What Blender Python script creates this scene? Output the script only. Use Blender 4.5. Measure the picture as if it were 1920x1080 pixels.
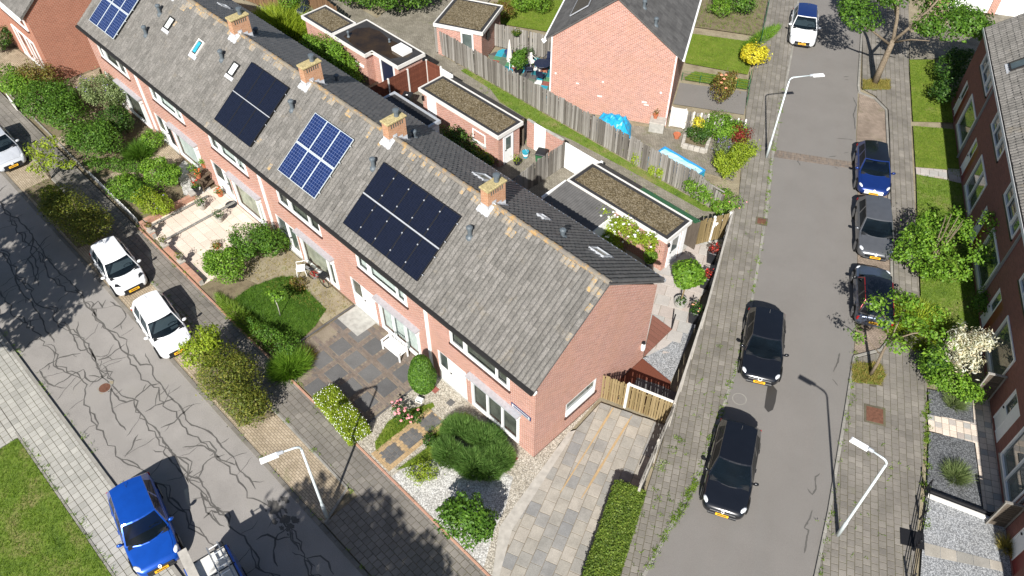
import bpy, bmesh, math, random
import numpy as np
from mathutils import Vector, Matrix

# ------------------------------------------------------------------ camera, sky, sun, exposure
for o in list(bpy.data.objects):
    bpy.data.objects.remove(o)
SC = bpy.context.scene
COL = SC.collection
R = math.radians
cam_data = bpy.data.cameras.new('camera')
cam_data.sensor_width = 36.0
cam_data.lens = 27.94
cam_data.clip_start = 0.5
cam_data.clip_end = 2000
cam = bpy.data.objects.new('camera', cam_data)
cam.location = (11.653, -13.072, 30.0)
cam.rotation_euler = (R(90 - 47.75), 0, R(134.70 - 90))
COL.objects.link(cam)
SC.camera = cam

SUN_AZ = R(-57.0)      # direction towards the sun, in the ground plane, measured from +X
SUN_EL = R(39.6)
world = bpy.data.worlds.new('World')
SC.world = world
world.use_nodes = True
wn = world.node_tree
wn.nodes.clear()
sky = wn.nodes.new('ShaderNodeTexSky')
sky.sky_type = 'NISHITA'
sky.sun_disc = False
sky.sun_elevation = SUN_EL
sky.sun_rotation = R(90) - SUN_AZ
sky.air_density = 1.0
sky.dust_density = 1.0
sky.ozone_density = 1.0
bg = wn.nodes.new('ShaderNodeBackground')
bg.inputs["Strength"].default_value = 0.056
wo = wn.nodes.new('ShaderNodeOutputWorld')
wn.links.new(sky.outputs[0], bg.inputs[0])
wn.links.new(bg.outputs[0], wo.inputs[0])
sd = bpy.data.lights.new('sun', 'SUN')
sd.energy = 5.0
sd.angle = R(0.53)
sd.color = (1.0, 0.97, 0.92)
sun = bpy.data.objects.new('sun', sd)
sdir = Vector((math.cos(SUN_AZ) * math.cos(SUN_EL), math.sin(SUN_AZ) * math.cos(SUN_EL), math.sin(SUN_EL)))
sun.rotation_euler = sdir.to_track_quat('Z', 'Y').to_euler()
sun.location = (20, -30, 40)
COL.objects.link(sun)
vs = SC.view_settings
vs.view_transform = 'Standard'
vs.look = 'None'
vs.exposure = 0.72
vs.gamma = 1.0
SC.cycles.max_bounces = 6
SC.cycles.transparent_max_bounces = 8

rng = np.random.default_rng(7)
random.seed(7)
CAM = np.array([11.653, -13.072, 30.0])

# ------------------------------------------------------------------ materials
MATS = {}
class NT:
    def __init__(s, name, rough=0.8, spec=0.3):
        s.m = bpy.data.materials.new(name)
        s.m.use_nodes = True
        s.t = s.m.node_tree
        s.b = s.t.nodes['Principled BSDF']
        s.b.inputs['Roughness'].default_value = rough
        s.b.inputs['Specular IOR Level'].default_value = spec
    def n(s, typ, **kw):
        nd = s.t.nodes.new(typ)
        for k, v in kw.items():
            setattr(nd, k, v)
        return nd
    def l(s, a, b):
        s.t.links.new(a, b)
    def val(s, sock, v):
        if isinstance(v, (int, float)):
            sock.default_value = v
        elif isinstance(v, tuple):
            sock.default_value = (*v[:3], 1)
        else:
            s.l(v, sock)
    def math(s, op, a, b=None, c=None):
        nd = s.n('ShaderNodeMath', operation=op)
        for i, v in enumerate((a, b, c)):
            if v is not None:
                s.val(nd.inputs[i], v)
        return nd.outputs[0]
    def coord(s, kind='Object'):
        return s.n('ShaderNodeTexCoord').outputs[kind]
    def geo(s):
        return s.n('ShaderNodeNewGeometry').outputs['Position']
    def noise(s, vec, scale, detail=3, rough=0.55, dist=0.0):
        nd = s.n('ShaderNodeTexNoise')
        s.l(vec, nd.inputs['Vector'])
        nd.inputs['Scale'].default_value = scale
        nd.inputs['Detail'].default_value = detail
        nd.inputs['Roughness'].default_value = rough
        nd.inputs['Distortion'].default_value = dist
        return nd.outputs['Fac']
    def ramp(s, fac, stops, interp='LINEAR'):
        nd = s.n('ShaderNodeValToRGB')
        nd.color_ramp.interpolation = interp
        e = nd.color_ramp.elements
        while len(e) < len(stops):
            e.new(0.5)
        for i, (p, c) in enumerate(stops):
            e[i].position = p
            e[i].color = (*c, 1) if len(c) == 3 else c
        s.l(fac, nd.inputs[0])
        return nd.outputs[0]
    def mix(s, fac, a, b, mode='MIX'):
        nd = s.n('ShaderNodeMix', data_type='RGBA', blend_type=mode)
        s.val(nd.inputs[0], fac)
        s.val(nd.inputs[6], a)
        s.val(nd.inputs[7], b)
        return nd.outputs[2]
    def var(s):
        a = s.n('ShaderNodeAttribute', attribute_name='rnd').outputs['Fac']
        o = s.n('ShaderNodeObjectInfo').outputs['Random']
        return s.math('FRACT', s.math('ADD', a, o))
    def bump(s, h, strength=0.3, dist=0.02):
        nd = s.n('ShaderNodeBump')
        nd.inputs['Strength'].default_value = strength
        nd.inputs['Distance'].default_value = dist
        s.l(h, nd.inputs['Height'])
        s.l(nd.outputs[0], s.b.inputs['Normal'])
    def out(s, col, key=None):
        s.val(s.b.inputs['Base Color'], col)
        MATS[key or s.m.name] = s.m
        return s.m

def sc(c, k):
    return tuple(min(1, v * k) for v in c)

def mat_plain(name, col, rough=0.6, spec=0.4, metal=0.0, grain=0.12, gscale=9.0, coat=0.0):
    t = NT(name, rough, spec)
    t.b.inputs['Metallic'].default_value = metal
    t.b.inputs['Coat Weight'].default_value = coat
    t.b.inputs['Coat Roughness'].default_value = 0.03
    if grain:
        f = t.noise(t.geo(), gscale, 4)
        c = t.ramp(f, [(0.25, sc(col, 1 - grain)), (0.75, sc(col, 1 + grain))])
        v = t.var()
        c = t.mix(t.math('MULTIPLY', v, grain), c, sc(col, 0.6))
        return t.out(c)
    return t.out(col)

def mat_brick(name, c1, c2, mortar, bw=0.22, bh=0.066, mw=0.011, stain=0.25, dirt=(0.25, 0.2, 0.15), bottom=None):
    t = NT(name, 0.88, 0.2)
    p = t.coord()
    sep = t.n('ShaderNodeSeparateXYZ'); t.l(p, sep.inputs[0])
    xy = t.math('ADD', sep.outputs[0], sep.outputs[1])
    cmb = t.n('ShaderNodeCombineXYZ'); t.l(xy, cmb.inputs[0]); t.l(sep.outputs[2], cmb.inputs[1])
    br = t.n('ShaderNodeTexBrick')
    t.l(cmb.outputs[0], br.inputs['Vector'])
    br.inputs['Scale'].default_value = 1
    br.inputs['Brick Width'].default_value = bw
    br.inputs['Row Height'].default_value = bh
    br.inputs['Mortar Size'].default_value = mw
    br.inputs['Mortar Smooth'].default_value = 0.3
    br.inputs['Bias'].default_value = 0
    br.inputs['Color1'].default_value = (*c1, 1)
    br.inputs['Color2'].default_value = (*c2, 1)
    br.inputs['Mortar'].default_value = (*mortar, 1)
    big = t.noise(p, 0.9, 5, 0.6)
    st = t.ramp(big, [(0.42, (0, 0, 0)), (0.75, (1, 1, 1))])
    c = t.mix(t.math('MULTIPLY', st, stain), br.outputs['Color'], dirt)
    fine = t.noise(p, 14.0, 2)
    c = t.mix(0.25, c, t.ramp(fine, [(0.3, (0.45, 0.42, 0.4)), (0.7, (1, 1, 1))]), 'MULTIPLY')
    t.bump(br.outputs['Fac'], -0.4, 0.01)
    return t.out(c)

def mat_var(name, cols, rough=0.85, spec=0.25, nscale=3.0, namt=0.35, ndark=0.55, spots=None, bump=0.3, bscale=40.0, famt=.5, streak=None):
    """pieces each of its own shade, with grain and optional lichen or moss spots"""
    t = NT(name, rough, spec)
    n = len(cols)
    c = t.ramp(t.var(), [(i / max(1, n - 1), k) for i, k in enumerate(cols)])
    g = t.geo()
    f = t.noise(g, nscale, 5, 0.65)
    c = t.mix(namt, c, t.ramp(f, [(0.3, (ndark,) * 3), (0.7, (1.15, 1.15, 1.15))]), 'MULTIPLY')
    f2 = t.noise(g, bscale, 3, 0.7)
    c = t.mix(famt, c, t.ramp(f2, [(0.3, (0.55, 0.55, 0.55)), (0.7, (1.35, 1.35, 1.35))]), 'MULTIPLY')
    if streak:
        mp = t.n('ShaderNodeMapping'); t.l(g, mp.inputs[0]); mp.inputs['Scale'].default_value = streak[0]
        c = t.mix(streak[1], c, t.ramp(t.noise(mp.outputs[0], 1.0, 5, 0.65), [(0.32, (.6, .58, .56)), (0.68, (1.2, 1.18, 1.15))]), 'MULTIPLY')
    for (scale, lo, hi, scol, amt) in (spots or []):
        s = t.ramp(t.noise(g, scale, 4, 0.7), [(lo, (0, 0, 0)), (hi, (1, 1, 1))])
        c = t.mix(t.math('MULTIPLY', s, amt), c, scol)
    t.bump(f2, bump, 0.01)
    return t.out(c)

def mat_ground(name, stops, scale=2.0, fine=25.0, rough=0.95, spots=None, bump=0.5, famt=0.6, fdark=0.5, streak=None):
    t = NT(name, rough, 0.15)
    g = t.geo()
    c = t.ramp(t.noise(g, scale, 6, 0.62), stops)
    f = t.noise(g, fine, 4, 0.75)
    c = t.mix(famt, c, t.ramp(f, [(0.3, (fdark,) * 3), (0.7, (1.3, 1.3, 1.3))]), 'MULTIPLY')
    for (sc_, lo, hi, scol, amt) in (spots or []):
        s = t.ramp(t.noise(g, sc_, 5, 0.65), [(lo, (0, 0, 0)), (hi, (1, 1, 1))])
        c = t.mix(t.math('MULTIPLY', s, amt), c, scol)
    if streak:
        mp = t.n('ShaderNodeMapping'); mp.vector_type = 'TEXTURE'; t.l(g, mp.inputs[0]); mp.inputs['Rotation'].default_value = (0, 0, streak[0]); mp.inputs['Scale'].default_value = (1 / streak[2], 1 / streak[1], 1)
        s = t.ramp(t.noise(mp.outputs[0], 1.0, 4, 0.6), [(0.45, (0, 0, 0)), (0.7, (1, 1, 1))])
        c = t.mix(t.math('MULTIPLY', s, streak[4]), c, streak[3])
    t.bump(f, bump, 0.03)
    return t.out(c)

def mat_pebble(name, cols, scale=22.0):
    t = NT(name, 0.85, 0.25)
    g = t.geo()
    v = t.n('ShaderNodeTexVoronoi'); t.l(g, v.inputs['Vector']); v.inputs['Scale'].default_value = scale
    w = t.n('ShaderNodeSeparateColor'); t.l(v.outputs['Color'], w.inputs[0])
    c = t.ramp(w.outputs[0], [(i / (len(cols) - 1), k) for i, k in enumerate(cols)])
    d = t.ramp(v.outputs['Distance'], [(0.25, (1, 1, 1)), (0.75, (0.35, 0.35, 0.35))])
    c = t.mix(0.8, c, d, 'MULTIPLY')
    big = t.noise(g, 1.3, 5)
    c = t.mix(0.35, c, t.ramp(big, [(0.35, (0.6, 0.58, 0.52)), (0.65, (1.1, 1.1, 1.1))]), 'MULTIPLY')
    t.bump(v.outputs['Distance'], -0.8, 0.02)
    return t.out(c)

def mat_leaf(name, dark, mid, light, flower=None, famt=0.0, trans=0.35):
    t = NT(name, 0.55, 0.35)
    v = t.var()
    stops = [(0.0, dark), (0.5, mid), (1.0, light)]
    c = t.ramp(v, stops)
    if flower:
        c = t.mix(t.math('GREATER_THAN', t.n('ShaderNodeAttribute', attribute_name='flo').outputs['Fac'], 0.5), c, flower)
    clump = t.noise(t.geo(), 2.6, 4)
    c = t.mix(0.55, c, t.ramp(clump, [(0.35, (0.55, 0.6, 0.5)), (0.65, (1.25, 1.2, 1.1))]), 'MULTIPLY')
    t.l(c, t.b.inputs['Base Color'])
    tr = t.n('ShaderNodeBsdfTranslucent')
    t.l(t.mix(1.0, c, (1.0, 1.05, 0.5), 'MULTIPLY'), tr.inputs[0])
    mx = t.n('ShaderNodeMixShader'); mx.inputs[0].default_value = trans
    t.l(t.b.outputs[0], mx.inputs[1]); t.l(tr.outputs[0], mx.inputs[2])
    o = t.t.nodes['Material Output']
    t.l(mx.outputs[0], o.inputs[0])
    MATS[name] = t.m
    return t.m

def mat_wood(name, cols, scale=1.0, rough=0.85):
    t = NT(name, rough, 0.2)
    g = t.coord()
    mp = t.n('ShaderNodeMapping'); t.l(g, mp.inputs[0]); mp.inputs['Scale'].default_value = (18 * scale, 18 * scale, 1.2 * scale)
    f = t.noise(mp.outputs[0], 1.5, 4, 0.6)
    v = t.var()
    c = t.ramp(v, [(i / (len(cols) - 1), k) for i, k in enumerate(cols)])
    c = t.mix(0.65, c, t.ramp(f, [(0.3, (0.5, 0.48, 0.45)), (0.7, (1.25, 1.22, 1.2))]), 'MULTIPLY')
    t.bump(f, 0.4, 0.01)
    return t.out(c)

def mat_glass(name, tint=(0.03, 0.05, 0.055), rough=0.03, alpha=0.0, coat=0.6, through=(0.86, 0.9, 0.89)):
    t = NT(name, rough, 0.9 if coat else 0.45)
    t.b.inputs['Coat Weight'].default_value = coat
    t.b.inputs['Coat Roughness'].default_value = 0.02
    f = t.noise(t.geo(), 0.8, 3)
    c = t.ramp(f, [(0.35, sc(tint, 0.6)), (0.65, sc(tint, 1.5))])
    m = t.out(c)
    if alpha:
        tr = t.n('ShaderNodeBsdfTransparent'); tr.inputs[0].default_value = (*through, 1)
        mx = t.n('ShaderNodeMixShader'); mx.inputs[0].default_value = alpha
        t.l(t.b.outputs[0], mx.inputs[1]); t.l(tr.outputs[0], mx.inputs[2])
        t.l(mx.outputs[0], t.t.nodes['Material Output'].inputs[0])
    return m

# walls
mat_brick('brick_pink', (0.31, 0.122, 0.088), (0.47, 0.205, 0.15), (0.56, 0.445, 0.39), bw=0.24, bh=0.08, mw=0.014, stain=0.38, dirt=(0.44, 0.25, 0.16))
mat_brick('brick_red', (0.30, 0.095, 0.055), (0.40, 0.14, 0.085), (0.46, 0.31, 0.23), bw=0.25, bh=0.084, mw=0.014, stain=0.22, dirt=(0.24, 0.10, 0.07))
mat_brick('brick_dark', (0.22, 0.088, 0.07), (0.30, 0.12, 0.095), (0.22, 0.14, 0.12), stain=0.15, dirt=(0.10, 0.07, 0.06))
mat_brick('brick_chimney', (0.40, 0.17, 0.085), (0.52, 0.25, 0.14), (0.52, 0.40, 0.29), stain=0.25, dirt=(0.45, 0.27, 0.08))
mat_plain('paint_white', (0.80, 0.80, 0.79), 0.45, 0.4, grain=0.05)
mat_plain('paint_offwhite', (0.66, 0.64, 0.60), 0.6, 0.3, grain=0.1)
mat_plain('paint_blue', (0.02, 0.045, 0.14), 0.4, 0.5)
mat_plain('paint_red', (0.17, 0.025, 0.02), 0.45, 0.4)
mat_plain('paint_black', (0.012, 0.012, 0.014), 0.5, 0.4)
mat_plain('plastic_black', (0.016, 0.017, 0.02), 0.45, 0.4)
mat_plain('plastic_green', (0.03, 0.12, 0.05), 0.5, 0.4)
mat_plain('plastic_grey', (0.25, 0.26, 0.27), 0.5, 0.4)
mat_plain('plastic_navy', (0.014, 0.02, 0.045), 0.4, 0.5)
mat_plain('lead', (0.52, 0.53, 0.55), 0.6, 0.4, grain=0.3, gscale=5)
mat_plain('zinc', (0.48, 0.50, 0.53), 0.45, 0.5, metal=0.3, grain=0.15)
mat_plain('gutter_dark', (0.025, 0.024, 0.024), 0.7, 0.2)
mat_plain('vent_metal', (0.10, 0.12, 0.135), 0.5, 0.4)
mat_plain('sill_brown', (0.075, 0.04, 0.033), 0.8, 0.2, grain=0.4)
mat_plain('chimney_cap', (0.40, 0.33, 0.17), 0.95, 0.1, grain=0.45, gscale=14)
mat_plain('curtain', (0.72, 0.76, 0.73), 0.9, 0.1, grain=0.2, gscale=4)
mat_plain('room_dark', (0.12, 0.12, 0.10), 0.9, 0.1, grain=0.5, gscale=2)
mat_plain('room_pale', (0.52, 0.50, 0.40), 0.9, 0.1, grain=0.4, gscale=2.5)
mat_plain('concrete', (0.36, 0.35, 0.32), 0.9, 0.2, grain=0.25, gscale=4)
mat_plain('concrete_pale', (0.38, 0.355, 0.315), 0.9, 0.2, grain=0.2, gscale=4)
mat_plain('terracotta', (0.42, 0.14, 0.07), 0.85, 0.2, grain=0.25)
mat_plain('steel_lamp', (0.60, 0.66, 0.67), 0.45, 0.5, metal=0.2, grain=0.08)
mat_plain('lamp_white', (0.85, 0.86, 0.86), 0.4, 0.5, grain=0.03)
mat_plain('rust', (0.15, 0.07, 0.045), 0.85, 0.3, metal=0.2, grain=0.35)
mat_plain('iron', (0.06, 0.058, 0.055), 0.6, 0.4, metal=0.4, grain=0.3)
mat_plain('bitumen', (0.035, 0.034, 0.035), 0.75, 0.3, grain=0.3, gscale=2)
mat_glass('window_glass', (0.035, 0.05, 0.05), 0.03, 0.8)
mat_glass('window_dark', (0.075, 0.095, 0.09), 0.03)
mat_glass('car_glass', (0.006, 0.011, 0.016), 0.03, 0.5, 0.0, (0.42, 0.5, 0.53))
# roofs
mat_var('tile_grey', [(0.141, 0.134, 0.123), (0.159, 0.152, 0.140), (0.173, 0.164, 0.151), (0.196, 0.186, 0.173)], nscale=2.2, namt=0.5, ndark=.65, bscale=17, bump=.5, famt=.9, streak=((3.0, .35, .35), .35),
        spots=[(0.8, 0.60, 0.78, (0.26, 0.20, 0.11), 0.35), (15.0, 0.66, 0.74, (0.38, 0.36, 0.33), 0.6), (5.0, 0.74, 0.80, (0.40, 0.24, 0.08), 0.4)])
mat_var('tile_dark', [(0.085, 0.083, 0.084), (0.10, 0.097, 0.096), (0.115, 0.11, 0.108)], rough=0.42, spec=0.55)  # rear slopes' shade put into a darker tile colour; also decks and edging
mat_var('tile_slate', [(0.085, 0.082, 0.08), (0.10, 0.097, 0.094), (0.12, 0.116, 0.112)], nscale=2.0, namt=0.6)
mat_var('ridge_tile', [(0.197, 0.176, 0.152), (0.221, 0.197, 0.164), (0.246, 0.209, 0.156)], spots=[(2.6, 0.52, 0.60, (0.46, 0.26, 0.07), 0.6), (10, 0.6, 0.7, (0.50, 0.40, 0.2), 0.6)])
mat_var('lichen_tile', [(0.23, 0.21, 0.18), (0.26, 0.235, 0.20)], spots=[(6.5, 0.52, 0.60, (0.46, 0.28, 0.08), 0.65)])
mat_pebble('roof_gravel', [(0.092, 0.070, 0.036), (0.157, 0.120, 0.064), (0.216, 0.175, 0.106), (0.313, 0.265, 0.187)], 17)
mat_pebble('gravel_white', [(0.42, 0.405, 0.38), (0.60, 0.585, 0.55), (0.74, 0.73, 0.70)], 20)
mat_pebble('gravel_pale', [(0.30, 0.27, 0.22), (0.50, 0.45, 0.37), (0.64, 0.60, 0.52)], 24)
mat_pebble('gravel_grey', [(0.20, 0.21, 0.22), (0.36, 0.37, 0.385), (0.52, 0.53, 0.54)], 24)
mat_pebble('gravel_slate', [(0.07, 0.075, 0.08), (0.14, 0.145, 0.155), (0.24, 0.25, 0.26)], 24)
# ground
mat_ground('soil', [(0.3, (0.10, 0.08, 0.05)), (0.55, (0.19, 0.155, 0.10)), (0.75, (0.13, 0.13, 0.06))])
mat_ground('earth_dry', [(0.3, (0.20, 0.165, 0.11)), (0.6, (0.30, 0.26, 0.18)), (0.8, (0.15, 0.17, 0.06))], 1.4)
mat_ground('asphalt_old', [(0.3, (0.245, 0.229, 0.212)), (0.7, (0.307, 0.287, 0.266))], 0.7, 30, 0.9,
           spots=[(0.35, 0.55, 0.72, (0.215, 0.20, 0.175), 0.55), (0.9, 0.7, 0.8, (0.33, 0.29, 0.23), 0.5), (6.0, .62, .75, (.16, .15, .135), .35)], bump=0.5, famt=0.6)
mat_ground('asphalt_smooth', [(0.3, (0.179, 0.166, 0.152)), (0.7, (0.204, 0.190, 0.175))], 0.5, 40, 0.88,
           spots=[(0.25, 0.52, 0.75, (0.175, 0.163, 0.15), 0.5), (1.5, .66, .78, (.225, .205, .18), .5), (9., .7, .78, (.26, .24, .2), .5)], bump=0.3, famt=0.5, streak=(R(118.2), 1.6, .08, (.18, .172, .16), .5))
mat_ground('tar', [(0.3, (0.085, 0.08, 0.074)), (0.7, (0.125, 0.118, 0.108))], 3.0, 30, 0.75, bump=0.2)
mat_ground('joint_moss', [(0.35, (0.095, 0.085, 0.06)), (0.55, (0.13, 0.115, 0.08)), (0.72, (0.09, 0.105, 0.035))], 1.5)
mat_ground('joint_sand', [(0.35, (0.18, 0.15, 0.11)), (0.6, (0.25, 0.21, 0.16)), (0.75, (0.14, 0.14, 0.06))], 1.5)
mat_ground('lawn', [(0.3, (0.095, 0.14, 0.018)), (0.55, (0.15, 0.195, 0.028)), (0.75, (0.21, 0.225, 0.05))], 0.9, 20,
           spots=[(0.6, 0.60, 0.72, (0.24, 0.21, 0.09), 0.6)], bump=0.8)
mat_ground('lawn_lush', [(0.3, (0.04, 0.085, 0.01)), (0.6, (0.075, 0.14, 0.016)), (0.8, (0.11, 0.17, 0.03))], 0.9, 20, bump=.8)
mat_ground('lawn_rough', [(0.3, (0.07, 0.12, 0.02)), (0.5, (0.13, 0.19, 0.03)), (0.68, (0.22, 0.20, 0.08)), (0.85, (0.30, 0.25, 0.15))], 0.8, 14, bump=0.9)
mat_ground('patina_dark', [(0.3, (0.045, 0.043, 0.042)), (0.7, (0.08, 0.076, 0.072))], 1.0, 30)
def mat_klinker(name, c1, c2, mortar, moss):
    '''small block paving, too fine to build block by block'''
    t = NT(name, 0.9, 0.2)
    _g = t.geo(); _b = t.n('ShaderNodeTexBrick'); t.l(_g, _b.inputs['Vector'])
    for k, v in (('Scale', 1), ('Brick Width', 0.205), ('Row Height', 0.105), ('Mortar Size', 0.009), ('Mortar Smooth', 0.2)):
        _b.inputs[k].default_value = v
    _b.inputs['Color1'].default_value = (*c1, 1); _b.inputs['Color2'].default_value = (*c2, 1); _b.inputs['Mortar'].default_value = (*mortar, 1)
    _c = t.mix(0.6, _b.outputs['Color'], t.ramp(t.noise(_g, 1.1, 5), [(0.32, (0.55, 0.52, 0.48)), (0.68, (1.15, 1.12, 1.08))]), 'MULTIPLY')
    _c = t.mix(t.math('MULTIPLY', t.ramp(t.noise(_g, 0.8, 5, 0.7), [(0.58, (0, 0, 0)), (0.75, (1, 1, 1))]), moss), _c, (0.12, 0.135, 0.05))
    t.bump(_b.outputs['Fac'], -0.5, 0.01); t.out(_c)
mat_klinker('klinker', (0.34, 0.28, 0.20), (0.43, 0.36, 0.27), (0.12, 0.10, 0.07), 0.5)
mat_klinker('klinker_red', (0.23, 0.185, 0.15), (0.31, 0.25, 0.205), (0.12, 0.10, 0.075), 0.4)
mat_klinker('klinker_grey', (0.20, 0.185, 0.155), (0.27, 0.25, 0.21), (0.11, 0.10, 0.07), 0.7)
# paving pieces
mat_var('paver_grey', [(0.186, 0.170, 0.147), (0.202, 0.185, 0.159), (0.215, 0.196, 0.169), (0.250, 0.229, 0.200)], nscale=0.7, namt=0.7, spots=[(1.3, 0.6, 0.75, (0.15, 0.15, 0.08), 0.4)])
mat_var('paver_dark', [(0.185, 0.170, 0.148), (0.204, 0.186, 0.163), (0.228, 0.208, 0.182)], nscale=0.7, namt=0.7)
mat_var('paver_pale', [(0.326, 0.317, 0.286), (0.378, 0.365, 0.330), (0.414, 0.400, 0.361)], nscale=0.8, namt=0.35)
mat_var('paver_mix', [(0.274, 0.263, 0.238), (0.332, 0.305, 0.260), (0.382, 0.347, 0.296), (0.323, 0.301, 0.264), (0.224, 0.222, 0.216), (0.356, 0.327, 0.277)], nscale=1.6, namt=0.5)
mat_var('paver_cream', [(0.58, 0.485, 0.405), (0.62, 0.53, 0.445), (0.66, 0.57, 0.485)], nscale=1.2, namt=0.2, bump=0.1)
mat_var('paver_anthracite', [(0.105, 0.103, 0.102), (0.12, 0.118, 0.116), (0.14, 0.137, 0.133)], nscale=1.5)
mat_var('paver_stone', [(0.36, 0.35, 0.33), (0.44, 0.40, 0.365), (0.40, 0.345, 0.31)], nscale=1.5, namt=0.25)
mat_var('brick_paver', [(0.15, 0.12, 0.10), (0.20, 0.16, 0.13), (0.13, 0.115, 0.105)])
mat_var('brick_paver_tan', [(0.36, 0.25, 0.13), (0.44, 0.31, 0.17)])
mat_var('brick_wall_block', [(0.36, 0.19, 0.13), (0.45, 0.26, 0.18), (0.40, 0.22, 0.16)])
mat_var('kerb_stone', [(0.26, 0.248, 0.22), (0.30, 0.284, 0.252), (0.23, 0.218, 0.194)], nscale=1.2, namt=.6)
for nm, c in (('teal', (0.02, 0.16, 0.19)), ('slate', (0.10, 0.11, 0.12)), ('orange', (0.45, 0.17, 0.10)), ('cyan', (0.03, 0.30, 0.40)), ('white', (0.62, 0.62, 0.60)), ('green', (0.08, 0.22, 0.11)), ('mossy', (0.12, 0.15, 0.11)), ('redbrown', (0.25, 0.09, 0.07))):
    mat_plain('tile_' + nm, c, 0.8, 0.2, grain=0.2)
# wood
mat_wood('fence_grey', [(0.13, 0.12, 0.105), (0.21, 0.198, 0.178), (0.26, 0.248, 0.226), (0.33, 0.318, 0.295)])
mat_wood('fence_olive', [(0.19, 0.145, 0.07), (0.25, 0.19, 0.095), (0.29, 0.225, 0.12)])
mat_wood('fence_brown', [(0.17, 0.10, 0.055), (0.23, 0.14, 0.08)])
mat_wood('fence_mahogany', [(0.13, 0.045, 0.028), (0.17, 0.06, 0.036)])
mat_wood('fence_darkgrey', [(0.085, 0.07, 0.055), (0.12, 0.10, 0.08)])
mat_wood('deck', [(0.19, 0.085, 0.062), (0.23, 0.105, 0.078)])
mat_wood('fence_white', [(0.60, 0.56, 0.53), (0.68, 0.64, 0.60)])
mat_wood('planter_wood', [(0.11, 0.085, 0.06), (0.17, 0.13, 0.09)])
mat_plain('bark', (0.20, 0.16, 0.115), 0.9, 0.1, grain=0.5, gscale=14)
mat_plain('bark_pale', (0.42, 0.40, 0.36), 0.9, 0.1, grain=0.3, gscale=14)
# foliage
mat_leaf('leaf_mid', (0.041, 0.104, 0.011), (0.082, 0.186, 0.018), (0.147, 0.275, 0.033))
mat_leaf('leaf_bright', (0.074, 0.164, 0.014), (0.140, 0.283, 0.022), (0.235, 0.385, 0.044))
mat_leaf('leaf_lime', (0.147, 0.223, 0.014), (0.250, 0.342, 0.022), (0.381, 0.461, 0.044))
mat_leaf('leaf_yellow', (0.439, 0.385, 0.016), (0.710, 0.593, 0.033), (0.750, 0.750, 0.078))
mat_leaf('leaf_dark', (0.019, 0.059, 0.009), (0.045, 0.113, 0.014), (0.088, 0.172, 0.025))
mat_leaf('leaf_olive', (0.074, 0.104, 0.014), (0.140, 0.179, 0.022), (0.270, 0.252, 0.046))
mat_leaf('leaf_bronze', (0.135, 0.066, 0.019), (0.203, 0.148, 0.033), (0.192, 0.238, 0.044))
mat_leaf('leaf_red', (0.101, 0.015, 0.013), (0.237, 0.030, 0.023), (0.338, 0.074, 0.039))
mat_leaf('leaf_white', (0.710, 0.593, 0.429), (0.750, 0.750, 0.598), (0.750, 0.750, 0.750))
mat_leaf('leaf_sage', (0.111, 0.164, 0.061), (0.192, 0.252, 0.099), (0.293, 0.357, 0.155))
mat_leaf('leaf_lavender', (0.10, 0.21, 0.05), (0.17, 0.31, 0.08), (0.27, 0.42, 0.13), trans=.5)
mat_leaf('leaf_hedge', (0.08, 0.14, 0.018), (0.145, 0.225, 0.03), (0.24, 0.31, 0.055))
mat_leaf('grass_blade', (0.096, 0.179, 0.014), (0.155, 0.259, 0.020), (0.250, 0.357, 0.039))
mat_leaf('grass_dry', (0.203, 0.193, 0.039), (0.338, 0.282, 0.072), (0.473, 0.370, 0.130))
for nm, c in (('pink', (0.75, 0.28, 0.30)), ('white', (0.82, 0.82, 0.78)), ('red', (0.50, 0.03, 0.025)), ('violet', (0.16, 0.10, 0.36)), ('orange', (0.62, 0.12, 0.03)), ('salmon', (0.72, 0.30, 0.18))):
    mat_plain('petal_' + nm, c, 0.6, 0.2, grain=0.1)
M = MATS

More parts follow.
